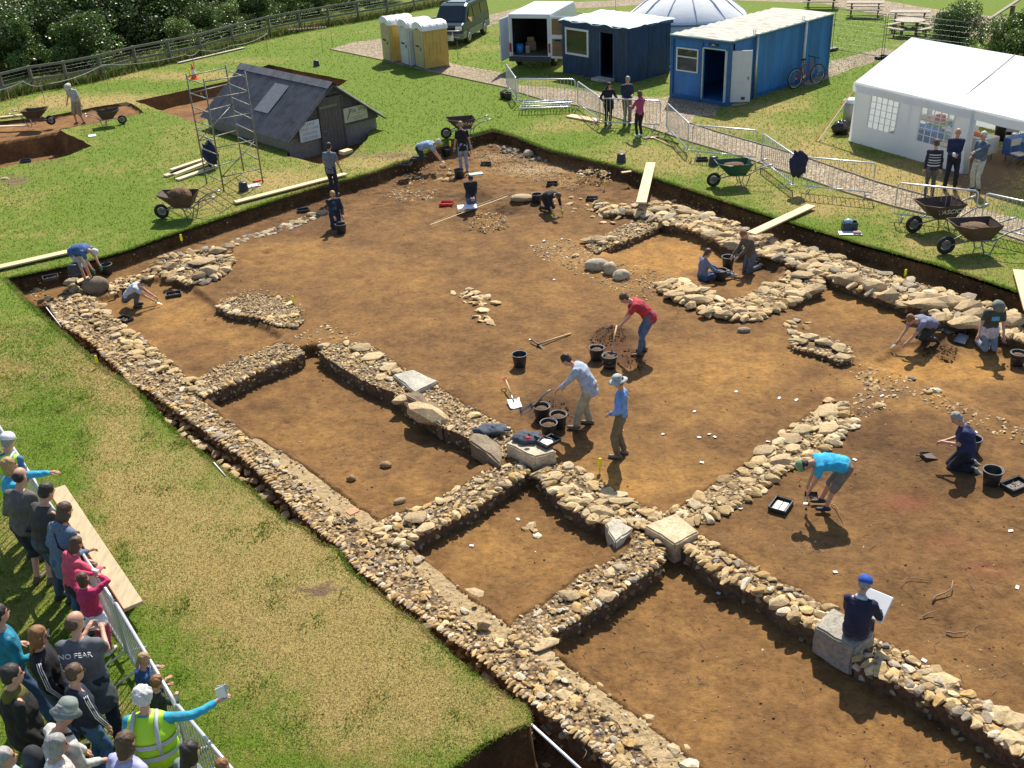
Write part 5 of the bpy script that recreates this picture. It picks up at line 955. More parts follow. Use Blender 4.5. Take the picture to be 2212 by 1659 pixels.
# white panel van, rear to the camera with its doors open (local -y is the rear)
A=at(1095,147);B=at(1199,151); dx=(B-A).normalized(); c=(A+B)/2; t=thing('panel_van','white high roofed panel van with its rear doors wide open','van',(c.x,c.y,0),math.atan2(dx.y,dx.x)+R(3)); w=1.05; H=2.55
mb=MB(); zb=.55
def shell(mb,x0,x1,y0,y1,z0,z1,th=.05):
    mb.box(((x0+x1)/2,(y0+y1)/2,z1-th/2),(x1-x0,y1-y0,th)); mb.box(((x0+x1)/2,(y0+y1)/2,z0+th/2),(x1-x0,y1-y0,th))
    for x in (x0+th/2,x1-th/2): mb.box((x,(y0+y1)/2,(z0+z1)/2),(th,y1-y0,z1-z0-2*th))
shell(mb,-w,w,0,4.0,zb,H); mb.box((0,3.98,(zb+H)/2),(2*w-.1,.04,H-zb-.1)); mb.box((0,.03,H-.12),(2*w-.1,.06,.16)); mb.box((-w+.1,.03,1.5),(.12,.06,1.9)); mb.box((w-.1,.03,1.5),(.12,.06,1.9))
mb.extr([(0,4.0,.55),(0,4.0,H),(0,4.3,2.35),(0,4.9,1.45),(0,5.6,1.2),(0,5.7,.5)],(-w+.03,0,0),(w-.03,0,0)); mb.build('body',M_vanw,t,bevel=.04)
mb=MB(); mb.box((0,1.95,zb+.07),(2*w-.12,3.8,.03)); mb.build('load_floor',mat('ply_floor',(.18,.13,.09),.8,.3,10),t)
mb=MB(); mb.box((0,3.9,1.5),(2*w-.12,.02,1.8)); mb.box((-w+.07,2,1.55),(.02,3.7,1.7)); mb.box((w-.07,2,1.55),(.02,3.7,1.7)); mb.build('lining',mat('dark_lining',(.03,.028,.025),.9,.3,8),t)
mb=MB(); mb.box((0,-.06,.48),(2*w,.16,.22)); mb.build('bumper',mat('dark_grey_bumper',(.05,.052,.055),.6,.2,10),t)
for s in (-1,1): mb=MB(); mb.box((s*(w-.06),-.01,1.0),(.1,.04,.42)); mb.build('tail_light',M_redl,t)
ply=mat('bare_plywood',(.26,.16,.075),.75,.3,5,stretch=(1,1,6))
for s,ang in ((1,-4),(-1,-96)):
    g=thing('rear_door',None,None); g.parent=t; g.location=(s*w,-.02,0); g.rotation_euler=(0,0,R(ang)); L=.98*(1 if s>0 else -1); L=.98
    mb=MB(); mb.box((L/2,0,1.5),(L,.05,1.95)); mb.build('door_shell',M_vanw,g,bevel=.02)
    for z,h in ((2.0,.72),(1.05,.8)): mb=MB(); mb.box((L/2,-.03,z),(L-.2,.02,h)); mb.build('plywood_panel' if z<1.5 or True else 'p',ply,g)
    mb=MB(); mb.box((L*.4,-.05,1.38),(.3,.03,.06)); mb.build('handle',M_dark,g)
    mb=MB(); mb.box((L-.04,-.03,1.5),(.05,.03,.4)); mb.build('door_lamp',M_redl,g)
wheels(t,[(-.9,.95),(.9,.95),(-.9,4.6),(.9,4.6)],.34,.22)
M_blueb=mat('blue_tub',(.03,.2,.55),.4,.15,6)
q=t.matrix_basis@Vector((-.72,.55,zb+.1)); mb=MB(); mb.lathe([(0,0),(.17,0),(.2,.42),(.17,.42),(.16,.05),(0,.05)],16); tag(mb.build('tub',M_blueb,loc=q),'blue tub standing inside the open back of the white van','tub')
q=t.matrix_basis@Vector((-.32,.6,zb+.1)); mb=MB(); mb.lathe([(0,0),(.12,0),(.12,.3),(.13,.3),(.13,.33),(0,.33)],14); tag(mb.build('paint_tub',M_wplas,loc=q),'white tub beside the blue one in the back of the van','tub')
q=t.matrix_basis@Vector((-.4,1.3,zb+.1)); mb=MB(); mb.box((0,0,.2),(.5,.4,.4)); mb.box((0,0,.52),(.34,.3,.22)); tag(mb.build('cardboard_box',mat('cardboard',(.3,.2,.11),.9,.2,6),loc=q),'stacked cardboard boxes inside the white van','box')
def car(label,x,y,yaw,m,sc=1.):
    p=at(x,y); t=thing('parked_car',label,'car',p,R(yaw),'cars parked beyond the hedge'); t.scale=(sc,)*3; mb=MB(); body_loft(mb,[(-2.0,.3),(-2.05,.6),(-1.9,.78),(-1.0,.92),(-.4,1.38),(.0,1.45),(1.0,1.42),(1.7,1.0),(2.05,.9),(2.1,.35)],.86,.22,.85); mb.build('body',m,t,bevel=.04)
    mb=MB(); mb.add([(-.62,-.98,.97),(.62,-.98,.97),(.55,-.45,1.36),(-.55,-.45,1.36)],[(0,1,2,3)]); mb.build('windscreen',M_glass,t)
    for s in (-1,1): mb=MB(); mb.add([(s*.85,-.8,.95),(s*.85,1.5,.98),(s*.765,.95,1.34),(s*.765,-.3,1.34)],[(0,1,2,3)]); mb.build('side_window',M_glass,t); mb=MB(); mb.box((s*.6,-2.0,.66),(.35,.08,.15)); mb.build('headlight',M_lamp,t)
    wheels(t,[(-.78,-1.3),(.78,-1.3),(-.78,1.3),(.78,1.3)],.31); return t
car('red brown car at the top left, partly hidden by the hedge',143,20,-80,mat('red_brown_paint',(.22,.05,.03),.3,.1,5,.3,0)); car('blue hatchback parked beside the red one beyond the hedge',205,20,-75,mat('blue_paint',(.03,.12,.3),.3,.1,5,.3,0))
car('pale silver car glimpsed through the hedge, left one',320,14,-60,mat('silver_paint',(.55,.58,.62),.25,.1,5,.5,0)); car('silver blue car glimpsed through the hedge near the top centre',400,28,-160,mat('silver_blue_paint',(.4,.5,.6),.25,.1,5,.5,0))
# ================================================================ WELL SHED
e,hr=.5,2.15; Lf=at(619,301,e);Rf=at(803,246,e);Lb=at(455,243,e); ux=(Rf-Lf).normalized(); uy=(Lb-Lf); Ld=uy.length; uy=Vector((-ux.y,ux.x,0)); W_=(Rf-Lf).length; t=thing('well_shed','low timber well shed with a corrugated roof and a plank door','shed',(Lf.x,Lf.y,0),R(43)); D_=Ld*.96
M_tim=mat('grey_weathered_boards',(.115,.105,.10),.85,.4,5,col2=(.05,.047,.045),stretch=(.6,1,5)); M_corr=mat('grey_corrugated_sheet',(.115,.115,.13),.6,.3,2.4,col2=(.06,.058,.06)); M_blockw=mat('concrete_block',(.26,.23,.19),.95,.3,14,bmp=.8); M_door=mat('old_plank_door',(.125,.11,.095),.9,.35,6,stretch=(5,1,.6))
def P3(x,y,z): return (x,y,z)
z0=-.5; mb=MB(); hw=W_/2
mb.add([(.12,.1,z0),(W_-.12,.1,z0),(W_-.12,D_-.1,z0),(.12,D_-.1,z0),(.12,.1,e+.02),(W_-.12,.1,e+.02),(W_-.12,D_-.1,e+.02),(.12,D_-.1,e+.02)],[(0,1,5,4),(1,2,6,5),(2,3,7,6),(3,0,4,7)])
mb.build('block_base',M_blockw,t)
# gable cladding boards, front and rear
for yy,nm in ((.04,'front_gable'),(D_-.06,'rear_gable')):
    mb=MB(); nb_=9; zz=np.linspace(e-.06,hr-.06,nb_+1)
    for i in range(nb_):
        za,zb_=zz[i],zz[i+1]; xa=lambda z:(z-e)/(hr-e)*hw
        l0,l1=max(.04,xa(za)),max(.04,xa(zb_)); mb.add([(l0,yy,za),(W_-l0,yy,za),(W_-l1,yy+.0,zb_+.02),(l1,yy,zb_+.02),(l0,yy-.03,za),(W_-l0,yy-.03,za),(W_-l1,yy-.005,zb_+.02),(l1,yy-.005,zb_+.02)],[(4,5,6,7),(0,1,5,4),(3,2,6,7),(0,4,7,3),(1,2,6,5)])
    mb.build(nm,M_tim,t)
mb=MB(); mb.box((hw,.02,.55),(.1,.09,.5)) if False else None
dr=thing('door',None,None); dr.parent=t; dr.location=(W_*.475,-.02,0); mb=MB()
for i in range(6): mb.box((-.42+.165*i,-.03,.62),(.158,.035,2.0))
mb.build('door_leaf',M_door,dr); mb=MB()
for x in (-.53,.53): mb.box((x,-.03,.6),(.07,.07,2.08))
mb.box((0,-.03,1.65),(1.13,.07,.08)); mb.build('door_frame',M_tim,dr); mb=MB(); mb.box((-.1,-.055,1.35),(.8,.02,.09)); mb.box((-.4,-.06,.45),(.16,.03,.05)); mb.build('latch',M_dsteel,dr)
for s in (-1,1):
    sl_=math.hypot(hw+.1,(hr-e)); n=62; mb=MB(); vs=[]
    for i in range(n+1):
        y=-.22+(D_+.34)*i/n; zc=.022*math.sin(i*math.pi/1.5) if False else .03*(1 if i%2 else -1)
        xe=-.12 if s<0 else W_+.12; ze=e-.12*(hr-e)/hw
        nx_,nz_=(-(hr-e),hw) if s<0 else ((hr-e),hw); l=math.hypot(nx_,nz_); vs+=[(xe+nx_/l*zc,y,ze+nz_/l*zc+.05),(hw+nx_/l*zc,y,hr+nz_/l*zc+.05)]
    mb.add(vs,[(2*i,2*i+2,2*i+3,2*i+1) for i in range(n)],0,False); mb.build('roof_slope',M_corr,t)
mb=MB()
for s in (-1,1): mb.add([(hw,-.25,hr+.1),(hw,D_+.15,hr+.1),(hw+s*.26,D_+.15,hr-.1+.0),(hw+s*.26,-.25,hr-.1)],[(0,1,2,3)] if s<0 else [(3,2,1,0)])
mb.build('ridge_cap',M_corr,t); mb=MB(); k=(hr-e)/hw
for s in (-1,1):
    x0=hw+s*(hw+.12); mb.bar((x0,-.2,e-.12*k-.02),(hw,-.2,hr-.03),.04,.12,up=(0,1,0))
mb.build('barge_board',M_tim,t); mb=MB(); mb.add([(.62,2.1,e+.62*k+.085),(.62,3.1,e+.62*k+.085),(1.75,3.1,e+1.75*k+.085),(1.75,2.1,e+1.75*k+.085)],[(0,1,2,3)]); mb.build('skylight',mat('clear_corrugated_panel',(.17,.175,.18),.35,.25,8),t)
mb=MB(); mb.box((.3,.0,e+.12),(.001,.001,.001)) if False else None
# dark gaps in the gable
for x,z,w_,h_ in ((hw-.22,1.62,.3,.2),(hw+.22,1.62,.3,.2),(.95,.86,.36,.2)):
    mb=MB(); mb.add([(x-w_/2,-.005,z-h_/2),(x+w_/2,-.005,z-h_/2),(x+w_/2*(.2 if x>hw else 1),-.005,z+h_/2),(x-w_/2*(1 if x>hw else .2),-.005,z+h_/2)],[(0,1,2,3)]); mb.build('vent_gap',M_dark,t)
M_sign1=mat('white_sign_board',(.62,.66,.68),.5,.05,5,bmp=0); M_sign2=mat('cream_sign_board',(.52,.47,.33),.5,.06,5,bmp=0); M_ink=mat('grey_sign_ink',(.10,.12,.14),.6,.05,5,bmp=0); M_inkl=mat('faded_sign_ink',(.28,.33,.36),.6,.05,5,bmp=0)
def sign(name,label,x,z,w,h,m,lines,rz=0,tilt=0,tm=None):
    g=thing(name,label,'sign',t.matrix_basis@Vector((x,-.09,z)),t.rotation_euler.z); g.rotation_euler=(0,R(tilt),t.rotation_euler.z); mb=MB(); mb.box((0,0,0),(w,.02,h)); mb.build('panel',m,g)
    for s_,sz,lx,lz in lines: text(s_,sz,g,(lx,-.013,lz),(R(90),0,0),tm or M_ink,depth=.002)
    return g
sign('warning_sign','white sign on the well shed left of the door reading PLEASE TAKE CARE UNEVEN GROUND',1.0,.62,.92,.72,M_sign1,[('PLEASE',.17,0,.25),('TAKE CARE',.165,0,.08),('UNEVEN',.17,0,-.09),('GROUND',.17,0,-.26)],tm=M_inkl)
g=sign('title_sign','cream sign on the well shed right of the door reading The Well',3.2,.84,1.12,.56,M_sign2,[('The Well',.24,.12,.13),('Section of',.05,.12,.0),('a stone lined shaft and its cover',.055,.12,-.12),('please do not enter',.05,.1,-.2)])
mb=MB(); mb.bar((-.42,-.016,-.15),(-.28,-.016,.12),.035,.004,up=(0,1,0)); mb.box((-.26,-.016,.15),(.07,.004,.07)); mb.build('emblem',M_ink,g)
g=thing('banner','long white banner with grey lettering leaning on the grass beside the well shed','banner',at(540,289)); a_,b_=at(505,262),at(575,300); d=(b_-a_); g.rotation_euler=(R(-38),0,math.atan2(d.y,d.x)); mb=MB(); mb.box((0,0,.28),(d.length*.9,.03,.55)); mb.build('panel',M_sign1,g); text('CAR PARK CLOSED',.26,g,(0,-.02,.28),(R(90),0,0),M_inkl,depth=.002)
a_=at(733,300,-.3); mb=MB(); mb.tube([(0,0,0),(.35,.5,.35),(.9,1.6,.35),(1.3,2.3,.4)],.02,6); tag(mb.build('hose',mat('pale_hose',(.5,.48,.42),.6,.1,6),loc=a_),'pale hose trailing down beside the well shed','hose')
# ================================================================ SCAFFOLD TOWER
B4=[at(447,397),at(484,414),at(568,395),at(527,372)]; c=sum(B4,Vector())/4; t=thing('scaffold_tower','open steel scaffold tower of four legs standing in front of the well shed','scaffold tower',c); Ht=3.75
lean=Vector((0,0,0)); top=[at(407,177,Ht),at(444,193,Ht),at(530,174,Ht),at(491,157,Ht)]
ct=sum(top,Vector())/4; off=Vector((ct.x-c.x,ct.y-c.y,0)); M_sc=mat('scaffold_tube',(.23,.24,.22),.5,.3,9,.5,.1,col2=(.16,.11,.07))
Q=[b-c for b in B4]; 
for i in range(4): mb=MB(); mb.tube([Q[i],Q[i]+Vector((0,0,Ht))],.026,7); mb.build('leg',M_sc,t)
for k,i,j in ((0,0,1),(1,3,2)):
    mb=MB()
    for z in np.arange(.35,Ht,.46): mb.tube([Q[i]+Vector((0,0,z)),Q[j]+Vector((0,0,z))],.018,6)
    mb.build('ladder_frame',M_sc,t)
for z in (.5,1.5,2.4,3.1,3.65):
    for i,j in ((1,2),(0,3)): mb=MB(); mb.tube([Q[i]+Vector((0,0,z)),Q[j]+Vector((0,0,z))],.018,6); mb.build('rail',M_sc,t)
for i,j,za,zb_ in ((1,2,.5,1.5),(0,3,1.5,2.4),(1,0,1.5,2.0)): mb=MB(); mb.tube([Q[i]+Vector((0,0,za)),Q[j]+Vector((0,0,zb_))],.016,6); mb.build('brace',M_sc,t)
for k,(a,b,w_) in enumerate([((357,383),(440,355),.26),((367,379),(455,350),.24),((383,391),(470,361),.26),((378,385),(462,353),.24),((371,375),(448,349),.22)]):
    p=at(*a);q=at(*b); cc=(p+q)/2; mb=MB(); h=.05 if k<3 else .13; mb.bar(p-cc+Vector((0,0,h)),q-cc+Vector((0,0,h)),w_*.9,.055); tag(mb.build('timber_plank',mat('pale_scaffold_board',(.66,.54,.36),.8,.12,7),loc=cc),['pale plank nearest the camera in the pile by the scaffold tower','pale plank lying lowest at the back of the pile by the scaffold tower','pale plank at the right of the pile by the scaffold tower','upper pale plank on top of the pile by the scaffold tower','furthest pale plank on top of the pile by the scaffold tower'][k],'plank','planks piled by the scaffold tower')
cloth_lump('rucksack','tall black rucksack standing on the pile of planks by the scaffold','bag',at(458,355,.15)+Vector((0,0,.1)),(.26,.2,.5),M_navy)
# ================================================================ BLUE PLYWOOD HUT
A=at(1217,156);B=at(1356,181); Cc=at(1443,158); ux=(B-A).normalized(); t=thing('site_hut','dark blue plywood site hut with a white framed window and a sagging white roof sheet','hut',A,math.atan2(ux.y,ux.x)); W_=(B-A).length; uy=Vector((-ux.y,ux.x,0)); D_=(Cc-B).dot(uy); H=2.32
M_ply=mat('faded_blue_plywood',(.022,.050,.105),.65,.5,1.6,col2=(.014,.026,.05),stretch=(2.5,2.5,.7)); M_sheet=mat('white_green_roof_sheet',(.52,.64,.62),.5,.08,2)
dx0,dx1=W_*.60,W_*.79; th=.06; mb=MB()
mb.box((dx0/2,0,H/2),(dx0,th,H)); mb.box(((dx1+W_)/2,0,H/2),(W_-dx1,th,H)); mb.box(((dx0+dx1)/2,0,(H+2.08)/2),(dx1-dx0,th,H-2.08))
mb.box((W_-th/2,D_/2+th/2,H/2),(th,D_,H)); mb.box((th/2,D_/2+th/2,H/2),(th,D_,H)); mb.box((W_/2,D_+th,H/2),(W_,th,H)); mb.box((W_/2,D_/2,.06),(W_-.14,D_-.05,.06)); mb.build('wall',M_ply,t)
mb=MB()
for x in (W_*.28,W_*.5,W_*.87): mb.box((x,-.036,H/2),(.05,.014,H))
for y in (.08,D_*.5,D_*.95): mb.box((W_+.008,y,H/2),(.014,.05,H))
mb.build('batten',mat('bleached_batten',(.05,.075,.11),.8,.4,5),t)
mb=MB(); mb.box((W_/2,-.07,H+.02),(W_+.3,.05,.16)); mb.box((W_+.12,D_/2,H+.02),(.05,D_+.2,.16)); mb.build('fascia',M_ply,t)
n=24; vs=[];fs=[]
for j in range(n+1):
    for i in range(n+1):
        x=-.16+(W_+.32)*i/n; y=-.14+(D_+.32)*j/n; e_=(i in (0,n) or j in (0,n)); z=H+.13+.05*math.sin(x*5+y*2)*math.cos(y*4)+.04*random.random()+.14*math.sin(math.pi*i/n)*math.sin(math.pi*j/n)*.4-(.07 if e_ else 0); vs.append((x,y,z))
fs=[(j*(n+1)+i,j*(n+1)+i+1,(j+1)*(n+1)+i+1,(j+1)*(n+1)+i) for j in range(n) for i in range(n)]; mb=MB(); mb.add(vs,fs,0,True); mb.build('roof_sheet',M_sheet,t)
M_wf=mat('white_window_frame',(.7,.7,.68),.5,.06,6,bmp=0); wn=thing('window',None,None); wn.parent=t; wn.location=(W_*.24,-.05,1.5); mb=MB()
for x,z,w_,h_ in ((0,.56,1.52,.09),(0,-.56,1.52,.09),(-.715,0,.09,1.03),(.715,0,.09,1.03)): mb.box((x,0,z),(w_,.07,h_))
mb.build('frame',M_wf,wn); mb=MB(); mb.box((0,.0,0),(1.34,.02,1.03)); mb.build('pane',M_glass,wn)
mb=MB(); mb.box(((dx0+dx1)/2,-.3,.08),(1.0,.5,.12)); mb.build('step',mat('grey_board',(.5,.45,.36),.85,.2,9),t)
mb=MB(); 
for x in (dx0-.03,dx1+.03): mb.box((x,-.03,1.05),(.06,.04,2.1))
mb.build('door_frame',mat('blue_frame',(.05,.1,.2),.7,.3,6),t)
rubble('stone heaped against the foot of the blue plywood hut',[(1256,160),(1285,165),(1340,180),(1330,186),(1290,178),(1258,168)],.0,.12,.5,0,.2,[(.35,.33,.3),(.15,.14,.13)],name='loose_stone',split=9,cat='stone')
cloth_lump('blue_sheet','crumpled bright blue plastic sheet on the grass between the hut and the container','sheet',at(1452,150),(.45,.3,.12),M_blueb)
# ================================================================ BLUE CONTAINER CABIN
A=at(1461,205);B=at(1573,230);Cc=at(1787,158); uy=(Cc-B).normalized(); ux=Vector((uy.y,-uy.x,0)); W_=(B-A).length*.98; D_=(Cc-B).length; A=B-ux*W_; t=thing('container_cabin','bright blue steel container cabin with an open white door and rusty flat roof','container',A,math.atan2(ux.y,ux.x)); H=2.55
M_cb=mat('blue_container_paint',(.02,.17,.44),.45,.3,1.3,col2=(.02,.12,.30),stretch=(1.5,1.5,.5)); M_cb2=mat('blue_container_trim',(.015,.10,.26),.45,.25,3); M_rr=mat('bleached_rusty_roof',(.42,.41,.35),.7,.25,3.5,col2=(.17,.10,.06),stretch=(.5,3,1)); M_gut=mat('pale_green_gutter',(.45,.58,.5),.6,.2,6)
d0,d1=W_*.56,W_*.93; mb=MB(); mb.box((d0/2,.03,H/2),(d0,.06,H)); mb.box(((d1+W_)/2,.03,H/2),(W_-d1,.06,H)); mb.box(((d0+d1)/2,.03,(H+2.2)/2),(d1-d0,.06,H-2.2)); mb.box((.03,D_/2,H/2),(.06,D_,H)); mb.box((W_/2,D_,H/2),(W_,.06,H)); mb.box((W_/2,D_/2,.12),(W_-.1,D_-.1,.06)); mb.build('wall',M_cb,t)
mb=MB(); y=.25; vs=[]; pr=[]; 
while y<D_-.05:
    for o_,dy in ((0,.0),(0,.34),(-.05,.40),(-.05,.66)): pr.append((min(y+dy,D_),o_))
    y+=.72
pr.append((D_,0)); 
for y_,o_ in pr: vs+=[(W_+o_+.01,y_,.1),(W_+o_+.01,y_,H-.08)]
mb.add(vs,[(2*i,2*i+2,2*i+3,2*i+1) for i in range(len(pr)-1)]); o=mb.build('corrugated_side',M_cb,t); 
mb=MB(); 
for x,y_ in ((W_-.06,.06),(.06,.0),(W_-.04,D_-.05),(W_-.04,D_*.0)): mb.box((x,y_,H/2),(.14,.14,H))
mb.box((W_/2,-.005,H-.07),(W_,.1,.16)); mb.box((W_/2,-.005,.09),(W_,.1,.18)); mb.box((d0-.09,-.005,H/2),(.1,.1,H)); mb.box((W_+.01,D_/2,.07),(.1,D_,.14)); mb.box((W_+.01,D_/2,H-.05),(.1,D_,.1)); mb.build('corner_frame',M_cb2,t)
mb=MB(); vs=[]; n=26
for j in range(n*2+1): y_=-.05+(D_+.1)*j/(n*2); z=H+.03+(.03 if (j//2)%2 else 0); vs+=[(-.05,y_,z),(W_*.5,y_,z+.03),(W_+.05,y_,z)]
mb.add(vs,[(3*i+k,3*i+3+k,3*i+4+k,3*i+1+k) for i in range(n*2) for k in (0,1)]); mb.build('roof',M_rr,t); mb=MB(); mb.box((W_/2,-.07,H+.02),(W_+.1,.04,.05)); mb.box((W_+.07,D_/2,H+.02),(.04,D_+.1,.05)); mb.build('gutter',M_gut,t)
dr=thing('door',None,None); dr.parent=t; dr.location=(d1+.03,-.07,0); dr.rotation_euler=(0,0,R(42)); mb=MB(); mb.box((.52,0,1.17),(1.04,.05,2.02)); mb.build('door_leaf',mat('white_grey_door',(.55,.57,.60),.5,.06,5),dr); mb=MB(); mb.box((.92,-.04,1.1),(.05,.03,.12)); mb.build('handle',M_dsteel,dr); mb=MB(); mb.box((.75,-.028,.3),(.16,.004,.12)); mb.build('rust_patch',M_rust,dr)
mb=MB(); 
for x in (d0-.02,d1+.0): mb.box((x,-.04,1.17),(.05,.05,2.06))
mb.box(((d0+d1)/2,-.04,2.2),(d1-d0,.05,.05)); mb.build('door_frame',M_gut,t)
wn=thing('window',None,None); wn.parent=t; wn.location=(W_*.28,-.02,1.62); mb=MB()
for x,z,w_,h_ in ((0,.45,1.1,.05),(0,-.45,1.1,.05),(-.53,0,.05,.86),(.53,0,.05,.86),(0,.12,1.02,.045)): mb.box((x,0,z),(w_,.05,h_))
mb.build('frame',M_wf,wn); mb=MB(); mb.box((0,.02,0),(1.0,.01,.86)); mb.build('pane',M_glass,wn); mb=MB(); mb.tube([(-.3,.05,-.4),(.0,.1,-.05),(.4,.05,-.42)],.02,5); mb.build('papers',M_white,wn)
mb=MB(); mb.box(((d0+d1)/2-.05,-.07,2.36),(.5,.02,.1)); mb.build('nameplate',M_pl,t); text('office',.09,t,((d0+d1)/2-.05,-.085,2.36),(R(90),0,0),M_white,depth=.002)
for yf in (.22,.70):
    mb=MB(); mb.tube([(W_+.1,D_*yf,0),(W_+.1,D_*yf,H+.05)],.06,8); mb.box((W_+.1,D_*yf,H+.06),(.2,.2,.05)); mb.build('downpipe',M_steel if yf<.5 else M_wplas,t); mb=MB(); mb.tube([(W_-.1,D_*yf,H+.05),(W_-.12,D_*yf,H+.2),(W_-.02,D_*yf,H+.2),(W_-.0,D_*yf,H+.08)],.015,5); mb.build('lifting_eye',M_dsteel,t)
slabthing('paving_slab','pale concrete slab on the ground beside the open container door','slab',1592,226,(.6,.4,.06),10,M_edge)
slabthing('paving_slab','pale slab in the grass under the bicycle','slab',1749,182,(.6,.3,.05),10,M_edge)
# ================================================================ BICYCLE
A=at(1716,191);B=at(1764,181); ux=(B-A).normalized(); t=thing('bicycle','red mountain bike leaning against the blue container','bicycle',A,math.atan2(ux.y,ux.x)); t.scale=((B-A).length/1.05,)*3; r=.33
M_redf=mat('red_bike_frame',(.35,.02,.025),.35,.1,6)
for x,nm in ((0,'rear'),(1.05,'front')):
    g=thing('wheel',None,None); g.parent=t; g.location=(x,0,r); mb=MB(); mb.tube([(r*math.cos(a),0,r*math.sin(a)) for a in [i*math.pi/14 for i in range(28)]],.024,6,closed=True); mb.build('tyre',M_rub,g); mb=MB(); mb.tube([(r*.91*math.cos(a),0,r*.91*math.sin(a)) for a in [i*math.pi/14 for i in range(28)]],.012,5,closed=True); mb.tube([(0,-.04,0),(0,.04,0)],.025,6)
    for k in range(14): a=k*math.pi/7; mb.tube([(0,0,0),(r*.9*math.cos(a),0,r*.9*math.sin(a))],.0025,3,cap=False)
    mb.build('rim',M_chrome,g)
mb=MB(); bb=(.43,0,.3); st_=(.36,0,.72); hd=(.88,0,.76); hb=(.91,0,.66)
for a,b,r_ in ((bb,st_,.016),(bb,hb,.02),(st_,hd,.016),(hb,hd,.02),((0,.03,r),bb,.011),((0,-.03,r),bb,.011),((0,.03,r),st_,.01),((0,-.03,r),st_,.01)): mb.tube([a,b],r_,6)
mb.build('frame',M_redf,t); mb=MB(); mb.tube([hb,(.98,.05,.5),(1.05,.05,r)],.013,5); mb.tube([hb,(.98,-.05,.5),(1.05,-.05,r)],.013,5); mb.build('fork',M_dsteel,t)
mb=MB(); mb.tube([hd,(.84,0,.92)],.015,6); mb.tube([(.80,-.28,.94),(.86,0,.93),(.80,.28,.94)],.014,6); mb.build('handlebar',M_dark,t); mb=MB(); mb.tube([st_,(.33,0,.9)],.013,6); mb.ell((.32,0,.92),(.13,.06,.03)); mb.build('saddle',M_dark,t); mb=MB(); mb.lathe([(.0,-.01),(.1,-.01),(.1,.01),(0,.01)],14,c=(0,0,0)); o=mb.build('chainring',M_chrome,t); o.location=bb; o.rotation_euler=(R(90),0,0); mb=MB(); mb.tube([(.43,-.06,.3),(.35,-.08,.16)],.01,5); mb.tube([(.43,.06,.3),(.51,.08,.44)],.01,5); mb.build('pedal_crank',M_dsteel,t)
# ================================================================ YURT
c=at(1480,112); t=thing('yurt','round white canvas tent with an orange lattice showing, behind the huts','tent',c); Ry=2.85; M_can=mat('white_canvas',(.80,.80,.80),.8,.05,1.5,bmp=.3,bd=.05)
mb=MB(); n=36; mb.lathe([(Ry,0),(Ry+.02,1.0),(Ry,1.85)],n); mb.build('canvas_wall',M_can,t)
mb=MB(); mb.lathe([(Ry+.1,1.78),(Ry+.02,1.9),(Ry*.72,2.5),(Ry*.4,3.0),(Ry*.14,3.3),(Ry*.1,3.42),(0,3.45)],n); mb.build('canvas_roof',M_can,t); mb=MB()
for k in range(12):
    a=k*math.pi/6; mb.tube([(r_*math.cos(a),r_*math.sin(a),z_) for r_,z_ in ((Ry+.13,1.8),(Ry*.73,2.52),(Ry*.4,3.03),(Ry*.1,3.45))],.03,5)
mb.build('roof_seam',mat('grey_seam',(.66,.67,.69),.8,.1,9),t); mb=MB(); mb.tube([((Ry+.04)*math.cos(a),(Ry+.04)*math.sin(a),1.72) for a in [i*math.pi/20 for i in range(40)]],.03,5,closed=True); mb.build('rope',mat('grey_rope',(.35,.36,.4),.9,.2,10),t)
mb=MB()
for k in range(9):
    a0=R(-78)+k*.055; 
    for s in (-1,1): mb.tube([((Ry+.05)*math.cos(a0),(Ry+.05)*math.sin(a0),1.35),((Ry+.05)*math.cos(a0+s*.055),(Ry+.05)*math.sin(a0+s*.055),1.8)],.02,5)
mb.build('lattice',mat('orange_lattice',(.6,.36,.1),.7,.1,8),t); mb=MB()
for k in range(9): mb.bar(((Ry+.03)*math.cos(R(-80)+k*.06),(Ry+.03)*math.sin(R(-80)+k*.06),1.57),((Ry+.03)*math.cos(R(-80)+(k+1)*.06),(Ry+.03)*math.sin(R(-80)+(k+1)*.06),1.57),.03,.42)
mb.build('opening',mat('tan_lining',(.35,.25,.12),.9,.2,8),t)
# ================================================================ MARQUEE
A=at(1838,303); ux=Vector((.455,-.89,0)).normalized(); t=thing('marquee','long white marquee with arched lattice windows and an open right side','marquee',A,math.atan2(ux.y,ux.x)); Lm,Wd,He,Hr=12.,4.9,2.05,3.25
M_pvc,nt,b=nodes('white_pvc_sheet'); n_=noise_n(nt,1.2,4); r_=ramp(nt,n_.outputs[0],[(.3,(.76,.77,.79)),(.7,(.86,.86,.86))]); lk(nt,r_.outputs[0],b.inputs['Base Color']); b.inputs['Roughness'].default_value=.45; tr=nt.nodes.new('ShaderNodeBsdfTranslucent'); tr.inputs[0].default_value=(.8,.82,.86,1); mx=nt.nodes.new('ShaderNodeMixShader'); mx.inputs[0].default_value=.38; lk(nt,b.outputs[0],mx.inputs[1]); lk(nt,tr.outputs[0],mx.inputs[2]); lk(nt,mx.outputs[0],nt.nodes['Material Output'].inputs[0]); bump(nt,b,n_.outputs[0],.4,.06)
def rip(x,y,z): return z+.025*math.sin(x*2.6)*math.sin(y*3)
def grid(mb,p00,p10,p11,p01,nu,nv,fn=None):
    vs=[]
    for j in range(nv+1):
        for i in range(nu+1):
            u,v=i/nu,j/nv; p=Vector(p00)*(1-u)*(1-v)+Vector(p10)*u*(1-v)+Vector(p11)*u*v+Vector(p01)*(1-u)*v; vs.append(fn(p,u,v) if fn else p)
    mb.add(vs,[(j*(nu+1)+i,j*(nu+1)+i+1,(j+1)*(nu+1)+i+1,(j+1)*(nu+1)+i) for j in range(nv) for i in range(nu)],0,True)
